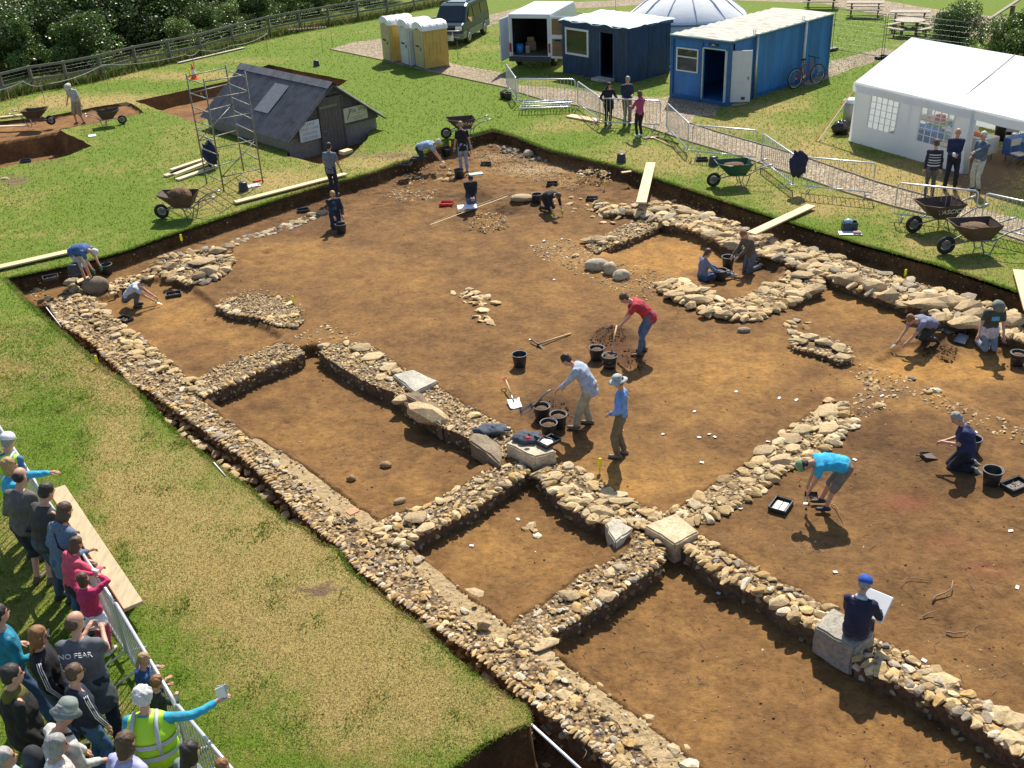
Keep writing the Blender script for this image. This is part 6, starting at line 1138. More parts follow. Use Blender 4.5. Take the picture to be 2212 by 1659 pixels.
sag=lambda p,u,v: p+Vector((0,0,-.05*abs(math.sin(u*math.pi*6))**.7*math.sin(math.pi*v)+0*.02))
mb=MB(); grid(mb,(-.05,-.08,He),(Lm,-.08,He),(Lm,Wd/2,Hr),(-.05,Wd/2,Hr),48,8,sag); grid(mb,(-.05,Wd/2,Hr),(Lm,Wd/2,Hr),(Lm,Wd+.08,He),(-.05,Wd+.08,He),48,8,sag); mb.build('roof',M_pvc,t)
mb=MB(); grid(mb,(-.06,-.1,He+.02),(Lm,-.1,He+.02),(Lm,-.13,He-.3),(-.06,-.13,He-.3),80,3,lambda p,u,v:p+Vector((0,-.03*math.sin(u*40)*v,0))); mb.build('valance',M_pvc,t)
# walls with window openings: front (y=0) two panels of 2.5 m, then open
def wallpanel(name,x0,x1,wx0,wx1,wz0,wz1,fn):
    mb=MB(); 
    def q(a,b,c_,d_): grid(mb,fn(a,c_),fn(b,c_),fn(b,d_),fn(a,d_),8,4)
    if wx0 is None: q(x0,x1,0,He)
    else: q(x0,wx0,0,He); q(wx1,x1,0,He); q(wx0,wx1,0,wz0); q(wx0,wx1,wz1,He)
    mb.build(name,M_pvc,t)
    if wx0 is not None:
        w=thing('window',None,None); w.parent=t; mb=MB()
        for i in range(1,5): x=wx0+(wx1-wx0)*i/5; mb.bar(fn(x,wz0),fn(x,wz1),.035,.012)
        for i in range(1,5): z=wz0+(wz1-wz0)*i/5; mb.bar(fn(wx0,z),fn(wx1,z),.035,.012)
        for a,b_,c_,d_ in ((wx0,wx0,wz0,wz1),(wx1,wx1,wz0,wz1)): mb.bar(fn(a,c_),fn(b_,d_),.06,.014)
        mb.build('glazing_bars',M_wf,w); mb=MB(); mb.add([fn(wx0,wz0),fn(wx1,wz0),fn(wx1,wz1),fn(wx0,wz1)],[(0,1,2,3)]); mb.build('pane',M_clear,w)
M_clear,nt,b=nodes('clear_vinyl'); b.inputs['Base Color'].default_value=(.8,.85,.9,1); b.inputs['Roughness'].default_value=.15; tp=nt.nodes.new('ShaderNodeBsdfTransparent'); mx=nt.nodes.new('ShaderNodeMixShader'); mx.inputs[0].default_value=.72; lk(nt,b.outputs[0],mx.inputs[1]); lk(nt,tp.outputs[0],mx.inputs[2]); lk(nt,mx.outputs[0],nt.nodes['Material Output'].inputs[0])
fr=lambda x,z:Vector((x+.0,.0-.12*(1-z/He),z)); wallpanel('wall_panel',0,2.5,.75,2.0,.65,1.75,fr); wallpanel('wall_panel',2.5,5.0,2.95,4.3,.65,1.75,fr)
gb=lambda x,z:Vector((-.0,x,z)); mb=MB(); grid(mb,(0,0,0),(0,Wd,0),(0,Wd,He),(0,0,He),8,4); mb.add([(0,0,He),(0,Wd,He),(0,Wd/2,Hr)],[(0,1,2)]); mb.build('gable_end',M_pvc,t)
bk=lambda x,z:Vector((x,Wd,z)); 
for k in range(4): wallpanel('rear_panel',k*3.,k*3.+3.,k*3+.6,k*3+2.4,.7,1.75,bk)
for x in (0,2.5,5,7.5,10):
    for y in (0,Wd): mb=MB(); mb.tube([(x,y+.02,0),(x,y+.02,He)],.03,6); mb.build('pole',M_steel,t)
mb=MB(); mb.tube([(5,0,0),(5.02,-.1,1),(5,0,He)],.09,8); mb.build('tied_curtain',M_pvc,t); mb=MB(); mb.tube([(4.2,-.02,He),(4.2,Wd/2,Hr+.02)],.012,5); mb.build('guy_rope',mat('grey_rope',(.35,.36,.4),.9,.2,10),t)
M_strap=mat('orange_strap',(.75,.22,.03),.7,.1,8); B_=at(1760,305)
for lab,off,m_ in (('orange ratchet strap guying the left corner of the marquee',0,M_strap),('white guy rope beside the orange strap at the marquee corner',.12,M_white)):
    a=A+Vector((0,0,He)); mb=MB(); mb.bar(Vector((off,0,0)),a-B_+Vector((off*.2,0,-.1)),.07,.012); tag(mb.build('guy_strap' if not off else 'guy_line',m_,loc=B_),lab,'strap')
def inmq(x,y,z=0): return t.matrix_basis@Vector((x,y,z))
RZ=t.rotation_euler.z
def table(label,x,y,L,w,cloth,items=()):
    g=thing('trestle_table',label,'table',inmq(x,y),RZ+R(90)*0); mb=MB(); mb.box((0,0,.73),(L,w,.04)); mb.build('table_top',mat('table_board',(.4,.28,.17),.6,.2,6),g)
    for sx in (-1,1):
        for sy in (-1,1): mb=MB(); mb.tube([(sx*(L/2-.08),sy*(w/2-.06),0),(sx*(L/2-.08),sy*(w/2-.06),.71)],.018,6); mb.build('leg',M_dsteel,g)
    if cloth: mb=MB(); mb.box((0,0,.765),(L+.06,w+.06,.012)); mb.box((0,-w/2-.035,.5),(L+.06,.01,.54)); mb.box((L/2+.035,0,.5),(.01,w+.06,.54)); mb.build('tablecloth',cloth,g)
    return g
M_bcl=mat('blue_tablecloth',(.04,.12,.34),.8,.3,9); table('wooden table behind the left marquee window',1.6,2.2,1.2,.7,None); table('cloth covered table behind the right marquee window',3.6,1.6,1.8,.7,mat('pale_tablecloth',(.5,.5,.48),.8,.1,5)); table('table with a blue striped cloth at the open side of the marquee',5.2,3.0,.9,2.0,M_bcl); table('wooden table with folding chairs at the right edge of the photo',8.0,1.3,1.2,.8,None); table('second blue topped table inside the marquee',2.3,1.0,1.2,.6,M_bcl)
for lab,x,y,z,sz,col in (('red box on the wooden table in the marquee',1.9,2.2,.76,(.3,.2,.16),(.6,.03,.03)),('white kettle on the table in the marquee',1.4,2.2,.76,(.14,.14,.26),(.7,.7,.7)),('teal tub on the cloth table in the marquee',3.0,1.7,.78,(.3,.25,.14),(.05,.4,.42)),('white crate on the cloth table in the marquee',3.6,1.7,.78,(.4,.3,.2),(.65,.65,.6)),('orange packets on the cloth table in the marquee',4.1,1.5,.78,(.4,.2,.1),(.7,.2,.05)),('orange box on the blue striped table',5.2,2.6,.78,(.25,.3,.14),(.75,.15,.02)),('cream sack on the ground inside the marquee',3.4,.8,.0,(.6,.4,.45),(.55,.45,.3)),('blue cool box on the ground inside the marquee',2.1,.6,.0,(.4,.4,.3),(.05,.2,.35)),('small white cartons at the end of the blue table',5.4,3.4,.78,(.2,.3,.2),(.7,.7,.68))):
    mb=MB(); mb.box((0,0,sz[2]/2),sz); mb.box((0,0,sz[2]+.01),(sz[0]*.9,sz[1]*.9,.02)); nm=lab.split()[1] if lab.split()[0] in('red','white','teal','orange','cream','blue','small') else 'box'
    tag(mb.build({'cool':'cool_box','white':'carton','packets':'packet'}.get(nm,nm),mat('item_%s_%s'%(nm,lab.split()[0]),col,.5,.1,6),loc=inmq(x,y,z),bevel=.01),lab,nm if nm not in('cool','white') else 'box').rotation_euler=(0,0,RZ)
def bin_(name,label,p,r,h,m,lid=None):
    g=thing(name,label,'bin',p); mb=MB(); mb.lathe([(0,0),(r*.85,0),(r,h),(r*.93,h),(r*.8,.04),(0,.04)],18); mb.build('bin_body',m,g)
    if lid: mb=MB(); mb.lathe([(r*1.06,h-.02),(r*1.06,h+.05),(r*.6,h+.12),(0,h+.14)],18); mb.build('lid',lid,g)
    return g
bin_('black_bin','black lined waste bin inside the open marquee',at(2164,302),.3,.85,M_blk); bin_('grey_bin','grey bin with a pale lid behind the marquee corner',at(1834,262),.27,.75,mat('beige_bin',(.36,.34,.29),.5,.1,6),mat('pale_lid',(.6,.68,.68),.4,.05,6))
cloth_lump('bin_bag','full black bin bag beside the grey bin at the marquee corner','bag',at(1816,290),(.32,.26,.30),mat('glossy_black_plastic',(.012,.012,.013),.25,.2,9)).location.z+=.05
def chair(label,x,y,yaw,back=True):
    g=thing('folding_chair',label,'chair',at(x,y),R(yaw),'chairs in the marquee'); mb=MB(); mb.box((0,0,.45),(.4,.38,.03)); mb.build('seat',mat('chair_seat',(.5,.46,.38),.6,.1,6),g); mb=MB(); mb.box((0,.2,.78),(.4,.02,.2)); mb.build('backrest',mat('chair_seat',(.5,.46,.38),.6,.1,6),g)
    for sx in (-.19,.19): mb=MB(); mb.tube([(sx,.24,.88),(sx,.16,.45),(sx,-.22,0)],.011,5); mb.build('leg',M_dsteel,g); mb=MB(); mb.tube([(sx,-.16,.45),(sx,.24,0)],.011,5); mb.build('leg',M_dsteel,g)
chair('folding chair at the right edge of the photo, in front of the table',2196,362,20); chair('folding chair tucked behind the table at the right edge',2190,300,200); chair('folding chair under the table with a jacket on it',2180,325,150)
cloth_lump('hung_jacket','dark jacket draped over a chair in the marquee','jacket',at(2183,322)+Vector((0,.2,.6)),(.22,.14,.3),M_navy)
# ================================================================ PICNIC TABLES
M_pic=mat('silvered_timber',(.40,.34,.26),.85,.25,6); M_pic2=mat('brown_timber',(.16,.11,.07),.85,.3,6)
pt=thing('picnic_table','x','picnic table',(0,0,-70),0,'picnic tables on the far lawn')
mb=MB()
for k in range(5): mb.box((0,-.3+.15*k,.75),(1.8,.14,.04))
mb.build('table_top',M_pic,pt)
for s in (-1,1):
    mb=MB(); mb.box((0,s*.68,.45),(1.8,.13,.04)); mb.box((0,s*.54,.45),(1.8,.13,.04)); mb.build('seat',M_pic,pt)
for x in (-.65,.65):
    for s in (-1,1): mb=MB(); mb.bar((x,s*.62,0),(x,s*.22,.73),.05,.12); mb.build('leg',M_pic2,pt)
    mb=MB(); mb.bar((x+.05,-.72,.40),(x+.05,.72,.40),.04,.1); mb.bar((x+.05,-.34,.7),(x+.05,.34,.7),.04,.08); mb.build('cross_beam',M_pic2,pt)
kp={pt.name:[c for c in bpy.data.objects if c.parent==pt]}
for x,y,yaw,l in ((1866,36,-20,'picnic table second from the left in the row'),(1772,18,-20,'picnic table just behind the top edge of the blue container'),(1962,58,-20,'picnic table behind the round one'),(2182,84,-25,'picnic table at the right edge behind the timber rail')):
    dup(pt,at(x,y),R(yaw),l,kids=kp).scale=(1.12,1.12,1.05)
for c in kp[pt.name]: bpy.data.objects.remove(c)
bpy.data.objects.remove(pt)
t=thing('round_picnic_table','round picnic table with four attached benches, above the marquee','picnic table',at(1962,76)); mb=MB(); n=24; mb.lathe([(0,.73),(.75,.73),(.75,.77),(0,.77)],n,smooth=False); mb.build('table_top',M_pic,t)
for k in range(4):
    a=k*math.pi/2+.5; cx,cy=math.cos(a),math.sin(a); mb=MB(); mb.bar((cx*1.05-cy*.5,cy*1.05+cx*.5,.45),(cx*1.05+cy*.5,cy*1.05-cx*.5,.45),.28,.04); mb.build('seat',M_pic,t)
    mb=MB(); mb.bar((cx*.5,cy*.5,0),(cx*.5,cy*.5,.72),.08,.08); mb.bar((cx*.2,cy*.2,.38),(cx*1.1,cy*1.1,.40),.06,.09); mb.bar((cx*1.1,cy*1.1,0),(cx*1.05,cy*1.05,.43),.08,.08); mb.build('leg',M_pic2,t)
# heras panels and far rail
M_hm=mat('fence_mesh_wire',(.32,.33,.33),.5,.1,8,.6,0)
def heras(label,A,B,H=2.0):
    a,b=at(*A),at(*B); c=(a+b)/2; d=b-a; L=d.length; g=thing('mesh_fence_panel',label,'fence',c,math.atan2(d.y,d.x),'temporary mesh fence panels'); mb=MB(); mb.tube([(-L/2,0,.1),(-L/2,0,H),(L/2,0,H),(L/2,0,.1)],.022,6,closed=True); mb.build('frame',M_sc,g); mb=MB()
    for i in range(1,int(L/.12)): mb.tube([(-L/2+i*.12,0,.1),(-L/2+i*.12,0,H)],.002,3,cap=False)
    for i in range(1,9): mb.tube([(-L/2,0,H*i/9),(L/2,0,H*i/9)],.003,3,cap=False)
    mb.build('wire_mesh',M_hm,g)
    for s in (-1,1): mb=MB(); mb.box((s*L/2,0,.07),(.25,.65,.14)); mb.build('foot_block',M_blk,g)
heras('mesh fence panel between the blue container and the marquee',(1797,110),(1903,127)); heras('mesh fence panel running behind the marquee roof from the dark block',(1908,126),(2085,150)) ; heras('mesh fence panel behind the blue plywood hut',(1225,30),(1330,38))
t=thing('timber_rail','slanting weathered timber rail on two posts at the top right','rail',at(2160,130)); q=[at(2142,52,1.35)-at(2160,130),at(2180,22,1.9)-at(2160,130)]
a_=at(2116,92,0)-at(2160,130);b_=at(2152,96,0)-at(2160,130); mb=MB(); mb.bar(a_+Vector((0,0,.9)),b_+Vector((1.2,.5,2.1)),.3,.06); mb.build('rail',M_pic,t)
for p_,h in ((a_+Vector((.1,.1,0)),.95),(b_+Vector((.6,.2,0)),1.75)): mb=MB(); mb.bar(p_,p_+Vector((0,0,h)),.16,.16); mb.build('post',M_pic2,t)
# ================================================================ ROADSIDE FENCE
M_fen=mat('mossy_fence_rail',(.20,.19,.15),.9,.3,6); M_fp=mat('fence_post',(.17,.15,.12),.9,.3,6)
PX=[(-130,255),(-55,230),(12,213),(75,196),(148,185),(222,170),(297,150),(370,135),(436,121),(505,101),(585,80),(650,67),(712,56),(775,45),(838,34),(895,22),(960,10),(1030,-6)]
FPs=[at(x,y) for x,y in PX]; t=thing('field_fence','long weathered post and rail fence between the lawn and the hedge','fence',FPs[0])
for p in FPs: mb=MB(); q=p-FPs[0]; mb.bar(q,q+Vector((0,0,1.22)),.13,.13,up=(0,1,0)); mb.build('post',M_fp,t)
for z in (.55,1.15):
    for i in range(0,len(FPs)-1): a,b=FPs[i]-FPs[0],FPs[i+1]-FPs[0]; mb=MB(); mb.bar(a+Vector((0,-.09,z)),b+Vector((0,-.09,z)),.05,.12); mb.build('rail',M_fen,t)
mb=MB()
for z in (.3,.8,.95):
    mb.tube([p-FPs[0]+Vector((0,-.04,z)) for p in FPs],.004,3,cap=False)
mb.build('wire',M_hm,t)
# rope and stakes, tape
M_rope=mat('pale_blue_rope',(.38,.45,.42),.8,.1,10); ST=[(-30,232),(97,205),(235,178),(422,150),(520,128),(690,112),(706,104)]
for i,(x,y) in enumerate([(97,222),(422,164),(235,195),(697,111),(718,102),(578,108),(1745/4+553,132)]):
    p=at(x,y); mb=MB(); mb.tube([(0,0,0),(.03,0,.95)],.012,5); tag(mb.build('stake',M_dsteel,loc=p),['rope stake on the lawn near the man in the sun hat','rope stake left of the traffic cone','rope stake in the middle of the left rope line','stake holding the left end of the red and white tape','stake holding the right end of the red and white tape','leaning stake beyond the well shed ridge','thin stake beside the people carrier'][i],'stake')
def rope(label,pts,m,r=.012,name='rope',zs=None,sagv=.15):
    q=[at(x,y,z) for x,y,z in pts]; c=q[0].copy(); P=[]
    for a,b in zip(q,q[1:]):
        for k in range(8): f=k/8; P.append(a.lerp(b,f)-c-Vector((0,0,sagv*4*f*(1-f))))
    P.append(q[-1]-c); mb=MB(); mb.tube(P,r,4); return tag(mb.build(name,m,loc=c),label,'rope')
rope('pale rope slung in loops along the roadside fence',[(-60,200,.9),(50,176,.9),(97,182,.9),(222,140,.9),(400,118,.9),(430,108,.9),(500,98,.9),(578,72,.9)],M_rope)
a,b=at(620,64,.95),at(705,58,.95); mb=MB(); n=14
t=thing('barrier_tape','red and white striped tape strung along the fence beyond the well shed','tape',a)
for mm,k0 in ((mat('red_tape',(.65,.03,.03),.4,.05,5,bmp=0),0),(M_white,1)):
    mb=MB()
    for k in range(k0,n*2,2): p,q=(b-a)*(k/(n*2)),(b-a)*((k+1)/(n*2)); mb.bar(p,q,.01,.07)
    mb.build('stripes' ,mm,t)
# traffic cone
t=thing('traffic_cone','orange and white traffic cone on the lawn behind the side trench','cone',at(420,170)); M_cone=mat('orange_cone',(.8,.1,.02),.5,.05,5,bmp=0); mb=MB(); mb.box((0,0,.02),(.42,.42,.04)); mb.build('base',M_cone,t); mb=MB(); mb.lathe([(.16,.04),(.12,.2)],14); mb.lathe([(.075,.46),(.03,.72),(0,.72)],14); mb.build('cone_body',M_cone,t); mb=MB(); mb.lathe([(.121,.2),(.076,.46)],14); mb.build('reflective_band',M_white,t)
slabthing('yellow_tag','small yellow plaque beside the traffic cone','plaque',411,166,(.1,.05,.4),0,M_yel)
# ================================================================ SHRUBS AND HEDGE
M_leaf,nt,b=nodes('shrub_leaves'); a_=nt.nodes.new('ShaderNodeVertexColor'); a_.layer_name='col'; lk(nt,a_.outputs[0],b.inputs['Base Color']); b.inputs['Roughness'].default_value=.42; b.inputs['Specular IOR Level'].default_value=.5
tr=nt.nodes.new('ShaderNodeBsdfTranslucent'); lk(nt,a_.outputs[0],tr.inputs[0]); mx=nt.nodes.new('ShaderNodeMixShader'); mx.inputs[0].default_value=.22; lk(nt,b.outputs[0],mx.inputs[1]); lk(nt,tr.outputs[0],mx.inputs[2]); lk(nt,mx.outputs[0],nt.nodes['Material Output'].inputs[0])
M_bark=mat('shrub_stem',(.08,.06,.045),.9,.3,8)
def crown(n,R0,H,ls,col,seed,nl=26):
    rs=np.random.RandomState(seed); cl=np.stack([rs.normal(0,R0*.42,nl),rs.normal(0,R0*.42,nl),H*(.12+.8*rs.rand(nl))],-1); cl[:,:2]*=(1.15-cl[:,2:3]/H*.6); cr=R0*(.22+.22*rs.rand(nl)); cc=.6+.8*rs.rand(nl)
    k=rs.randint(nl,size=n); d=rs.normal(size=(n,3)); d/=np.linalg.norm(d,axis=1)[:,None]; rr=cr[k]*(.55+.5*rs.rand(n)**.5); P=cl[k]+d*rr[:,None]*np.array([1,1,.8]); ok=P[:,2]>.02; P,k,d=P[ok],k[ok],d[ok]; n=len(P)
    a=rs.normal(size=(n,3))+d*.5; a/=np.linalg.norm(a,axis=1)[:,None]; b_=np.cross(a,rs.normal(size=(n,3))); b_/=np.linalg.norm(b_,axis=1)[:,None]; s=ls*(.6+.8*rs.rand(n))[:,None]
    V=np.stack([P-b_*s*.5,P+a*s*.55,P+b_*s*.5,P-a*s*.55],1).reshape(-1,3); c=np.array(col)*cc[k][:,None]*(.7+.6*rs.rand(n,1)); c=c+np.array([(.05,.04,.0)])*rs.rand(n,1)*.6
    return V,np.arange(4*n).reshape(-1,4),np.repeat(c,4,0)
def shrub_proto(i,R0,H,n,ls,col):
    g=thing('shrub','x','shrub',(0,0,-80)); V,F,c=crown(n,R0,H,ls,col,i); npmesh('crown',V,F,M_leaf,c,parent=g); mb=MB()
    for k in range(5): a=k*1.3; mb.tube([(0,0,0),(math.cos(a)*R0*.2,math.sin(a)*R0*.2,H*.35),(math.cos(a)*R0*.45,math.sin(a)*R0*.45,H*.75)],[.07,.045,.015],6)
    mb.build('trunk',M_bark,g); return g
SP=[shrub_proto(1,1.9,2.9,11000,.085,(.075,.14,.03)),shrub_proto(2,1.9,2.5,10000,.085,(.13,.21,.04)),shrub_proto(3,1.9,3.4,11000,.085,(.05,.09,.025))]
kS={p.name:[c for c in bpy.data.objects if c.parent==p] for p in SP}
HG=[(-75,170,1,1.,'bright green bush at the far left of the hedge'),(-20,150,0,1.,'bush above the left end of the roadside fence'),(20,120,1,.95,'light green bush below the red brown car'),(55,160,0,.9,'dark green bush behind the second fence post from the left'),(95,140,2,.9,'dark bush behind the man in the sun hat'),(120,95,1,.75,'lower pale bush in front of the blue hatchback'),(160,128,0,1.1,'dense bush in the middle of the hedge, above the fence'),(205,105,2,1.1,'tall dark bush just left of the darkest one'),(255,112,2,1.2,'darkest tall bush in the hedge'),(300,90,0,1.15,'broad bush right of the darkest one'),(345,88,0,1.05,'bush standing below the left silver car'),(380,70,1,.8,'lighter bush just left of the silver blue car'),(440,62,2,1.05,'dark bush right of the silver blue car'),(490,48,2,1.15,'dark bush above the shed ridge'),(540,35,0,1.1,'bush at the top edge above the well shed'),(600,20,2,1.1,'dark bush near the top centre left'),(655,8,0,1.05,'last bush in the hedge toward the people carrier'),(250,70,2,1.3,'tall shadowy bush at the top behind the hedge'),(330,50,0,1.1,'bush at the top behind the left silver car'),(480,15,2,1.2,'shadowy bush along the top edge above the hedge'),(560,-2,0,1.2,'distant bush on the top edge above the shed'),(720,-8,2,1.,'distant dark bush on the top edge left of the toilets'),(20,80,1,.8,'pale scrub bush at the top left corner'),(-30,60,0,1.,'scrub bush off the top left corner'),(400,108,1,.55,'small bush pushing at the fence above the side trench'),(190,150,0,.8,'low bush leaning on the fence left of centre'),(445,90,0,.6,'small bush close behind the fence above the shed'),(498,74,1,.6,'pale small bush close behind the fence past the shed ridge'),(560,58,0,.65,'small bush close behind the striped tape'),(622,42,1,.6,'pale small bush behind the right end of the striped tape'),(690,28,0,.7,'small dark bush behind the fence left of the toilets'),(760,14,1,.7,'pale bush behind the fence just left of the toilets'),(830,2,0,.8,'bush behind the fence directly above the toilets')]
for x,y,k,s,l in HG:
    o=dup(SP[k],at(x,y),random.uniform(0,6),l,kids=kS,group='hedge bushes'); s*=1.18; o.scale=(s*random.uniform(1,1.25),s*random.uniform(1,1.25),s)
for x,y,k,s,l in ((2045,118,0,.72,'leafy bush behind the marquee roof with a dark upright top'),(2075,108,2,.62,'dark upright bush beside the slanting rail'),(2168,140,1,.75,'bright bush behind the marquee at the right edge'),(2215,135,0,.8,'bush cut by the right edge of the photo')):
    dup(SP[k],at(x,y),random.uniform(0,6),l,kids=kS,scale=s)
for p in SP:
    for c in kS[p.name]: bpy.data.objects.remove(c)
    bpy.data.objects.remove(p)
# long grass under the fence
n=26000; i=RS.randint(len(FPs)-1,size=n); f=RS.rand(n); fp=np.array([p[:2] for p in FPs]); P=fp[i]*(1-f[:,None])+fp[i+1]*f[:,None]+RS.normal(0,.28,(n,2))+np.array([0,.25]); ang=RS.rand(n)*6.28; h=.25+.4*RS.rand(n)**2; w=.03
V=np.empty((n,3,3)); V[:,0]=np.column_stack([P[:,0]-np.cos(ang)*w/2,P[:,1]-np.sin(ang)*w/2,np.zeros(n)]); V[:,1]=np.column_stack([P[:,0]+np.cos(ang)*w/2,P[:,1]+np.sin(ang)*w/2,np.zeros(n)]); V[:,2]=np.column_stack([P[:,0]+RS.normal(0,.12,n),P[:,1]+RS.normal(0,.12,n),h])
dd_=(RS.rand(n)<.3)[:,None]; c=np.where(dd_,np.array([(.4,.3,.14)]),np.array([(.07,.14,.02)]))*(.6+.8*RS.rand(n,1)); tag(npmesh('long_grass',V.reshape(-1,3),np.arange(3*n).reshape(-1,3),M_blade,np.repeat(c,3,0)),'long uncut grass and dry stems under the roadside fence','grass',kind='stuff')
# ================================================================ PEOPLE
def lim(a,t,l1,l2,pole):
    a=Vector(a);t=Vector(t);d=t-a;L=min(max(d.length,abs(l1-l2)+.02),(l1+l2)*.995);d=d.normalized();t=a+d*L
    x=(l1*l1-l2*l2+L*L)/(2*L);h=math.sqrt(max(0,l1*l1-x*x));p=Vector(pole);p=p-d*p.dot(d)
    if p.length<1e-4: p=Vector((0,0,-1))-d*-d.z
    return a+d*x+p.normalized()*h,t
def cap(mb,a,b,ra,rb,n=10,sc=1.):
    a=Vector(a);b=Vector(b);d=(b-a).normalized() if (b-a).length>1e-6 else Vector((0,0,1)); u=Vector((0,1,0)) if abs(d.y)<.9 else Vector((1,0,0)); x=d.cross(u).normalized(); y=d.cross(x)
    S_=[(a-d*ra*.96,x,y,ra*.28,ra*.28),(a-d*ra*.7,x,y,ra*.72,ra*.72),(a,x,y,ra,ra),(b,x,y,rb,rb),(b+d*rb*.7,x,y,rb*.72,rb*.72),(b+d*rb*.96,x,y,rb*.28,rb*.28)]; mb.loft(S_,0,n)
def fuse(mb,vox,fold=0.,fs=14.,sm=3,seed=0):
    me=mb.mesh('tmp',[]); bm=bmesh.new(); bm.from_mesh(me); bmesh.ops.recalc_face_normals(bm,faces=bm.faces); bm.to_mesh(me); bm.free()
    o=bpy.data.objects.new('tmp',me); C.objects.link(o); r=o.modifiers.new('r','REMESH'); r.mode='VOXEL'; r.voxel_size=vox; s=o.modifiers.new('s','SMOOTH'); s.factor=.5; s.iterations=sm
    ev=o.evaluated_get(bpy.context.evaluated_depsgraph_get()); m2=bpy.data.meshes.new_from_object(ev); bpy.data.objects.remove(o); bpy.data.meshes.remove(me)
    n=len(m2.vertices); V=np.empty(n*3); m2.vertices.foreach_get('co',V); V=V.reshape(-1,3)
    if fold:
        N=np.empty(n*3); m2.vertices.foreach_get('normal',N); N=N.reshape(-1,3); q=fbm(V[:,0]+V[:,2]*.35,V[:,1]+V[:,2]*.8,fs,2,seed)-.5; V=V+N*(q*fold*2)[:,None]; m2.vertices.foreach_set('co',V.ravel())
    m2.polygons.foreach_set('use_smooth',np.ones(len(m2.polygons),bool)); m2.update(); return m2
def cl(name,col,rough=.85): return mat('cloth_'+name,col,rough,.4,7,bmp=.6,bd=.02)
SKIN=mat('skin',(.56,.30,.20),.55,.10,10,bmp=.05); M_eye=mat('eye_dark',(.02,.015,.012),.3,.1,8,bmp=0); M_lip=mat('lips',(.42,.14,.11),.5,.1,8,bmp=0)
HAIRC={'brown':(.10,.055,.03),'dark':(.028,.02,.016),'grey':(.32,.30,.28),'white':(.6,.59,.57),'blonde':(.40,.27,.12),'ginger':(.24,.11,.04)}
NP=[0]
def person(label,px,py,face,h=1.72,pel=(0,.95),lean=0,mid=None,bend=None,hp=0,hy=0,hl=(-.25,.06,.86),hr=(.25,.06,.86),fl=(-.1,.0),fr=(.1,.02),kl=None,kr=None,el=(-.4,-1,-.3),er=(.4,-1,-.3),top=None,sleeve='long',hem=.08,bot=None,leg='long',shoe=(.05,.04,.035),hair='brown',hs='short',hat=None,at_head=False,z=None,wide=1.,legw=1.,group=None,glove=None,hood=False,kn=False,side=0,extra=None):
    NP[0]+=1; seed=NP[0]; s=h/1.72; fy=.155*(math.sin(R(lean))+math.sin(R((lean+(mid if mid is not None else lean))/2))+math.sin(R(bend if bend is not None else lean)))+.2*math.sin(R((bend or lean)+hp))
    if at_head: q=at(px,py,h*.985-.1*fy*s); p=Vector((q.x-fy*s*math.sin(R(face)),q.y-fy*s*math.cos(R(face)),0))
    else: p=ground(px,py) if z is None else at(px,py,z)
    t=thing('person',label,'person',p,R(-face),group); t.scale=(s,s,s)
    mid=lean if mid is None else mid; bend=mid if bend is None else bend
    D=lambda a:Vector((math.sin(R(side))*.5,math.sin(R(a)),math.cos(R(a)))).normalized(); X=Vector((1,0,0))
    P0=Vector((0,pel[0],pel[1])); P1=P0+D(lean)*.165; P2=P1+D((lean+mid)/2)*.16; P3=P2+D((mid+bend)/2)*.155; N1=P3+D(bend)*.09; Hc=N1+D(bend+hp)*.125+Vector((0,math.cos(R(bend+hp))*.025,-math.sin(R(bend+hp))*.02))
    Y=lambda a:Vector((0,-math.cos(R(a)),math.sin(R(a))))
    HM=(Matrix.Rotation(R(-hy),3,'Z')@Matrix.Rotation(R(-(bend+hp)*1.),3,'X'))
    sh=[P3+X*s_*.172-D(bend)*.03 for s_ in (-1,1)]; hip=[P0+X*s_*.09-D(lean)*.05 for s_ in (-1,1)]
    E_=[];Hn=[]
    for i,(hd,po) in enumerate(((hl,el),(hr,er))): a,b=lim(sh[i],hd,.285,.255,po); E_.append(a); Hn.append(b)
    K=[];A_=[]
    for i,(ft,kp) in enumerate(((fl,kl),(fr,kr))):
        ft=Vector(ft) if len(ft)==3 else Vector((ft[0],ft[1],.085)); a,b=lim(hip[i],ft,.43,.41,kp or ((0,1,.15) if not kn else (0,.6,-1))); K.append(a); A_.append(b)
    def torso(mb,g,lo=.07,up=True,w=wide):
        sec=[(P0-D(lean)*lo,X,Y(lean),.125*w+g,.095*w+g),(P0,X,Y(lean),.158*w+g,.115*w+g),(P1,X,Y((lean+mid)/2),.142*w+g,.105*w+g),(P2,X,Y(mid),.160*w+g,.115*w+g),(P3-D(bend)*.03,X,Y(bend),.158+g,.09+g)]
        if up: sec.append((P3+D(bend)*.045,X,Y(bend),.085+g*.5,.06+g*.5))
        mb.loft(sec,0,16)
    mb=MB(); torso(mb,0); cap(mb,P3,N1+D(bend+hp)*.03,.055,.05)
    for i in (0,1): cap(mb,P3+X*(i*2-1)*.1-D(bend)*.02,sh[i],.055,.058); cap(mb,sh[i],E_[i],.052,.04); cap(mb,E_[i],Hn[i],.04,.027); cap(mb,hip[i],K[i],.086,.056); cap(mb,K[i],A_[i],.055,.038)
    for c_,r_ in (((0,-.01,.03),(.074,.094,.092)),((0,.03,-.055),(.056,.062,.068)),((0,.092,-.02),(.014,.024,.02)),((.076,-.005,-.015),(.012,.022,.032)),((-.076,-.005,-.015),(.012,.022,.032))): mb.ell(Hc+HM@Vector(c_),r_,rot=HM,nu=14,nv=10)
    # palms
    hd_=[]
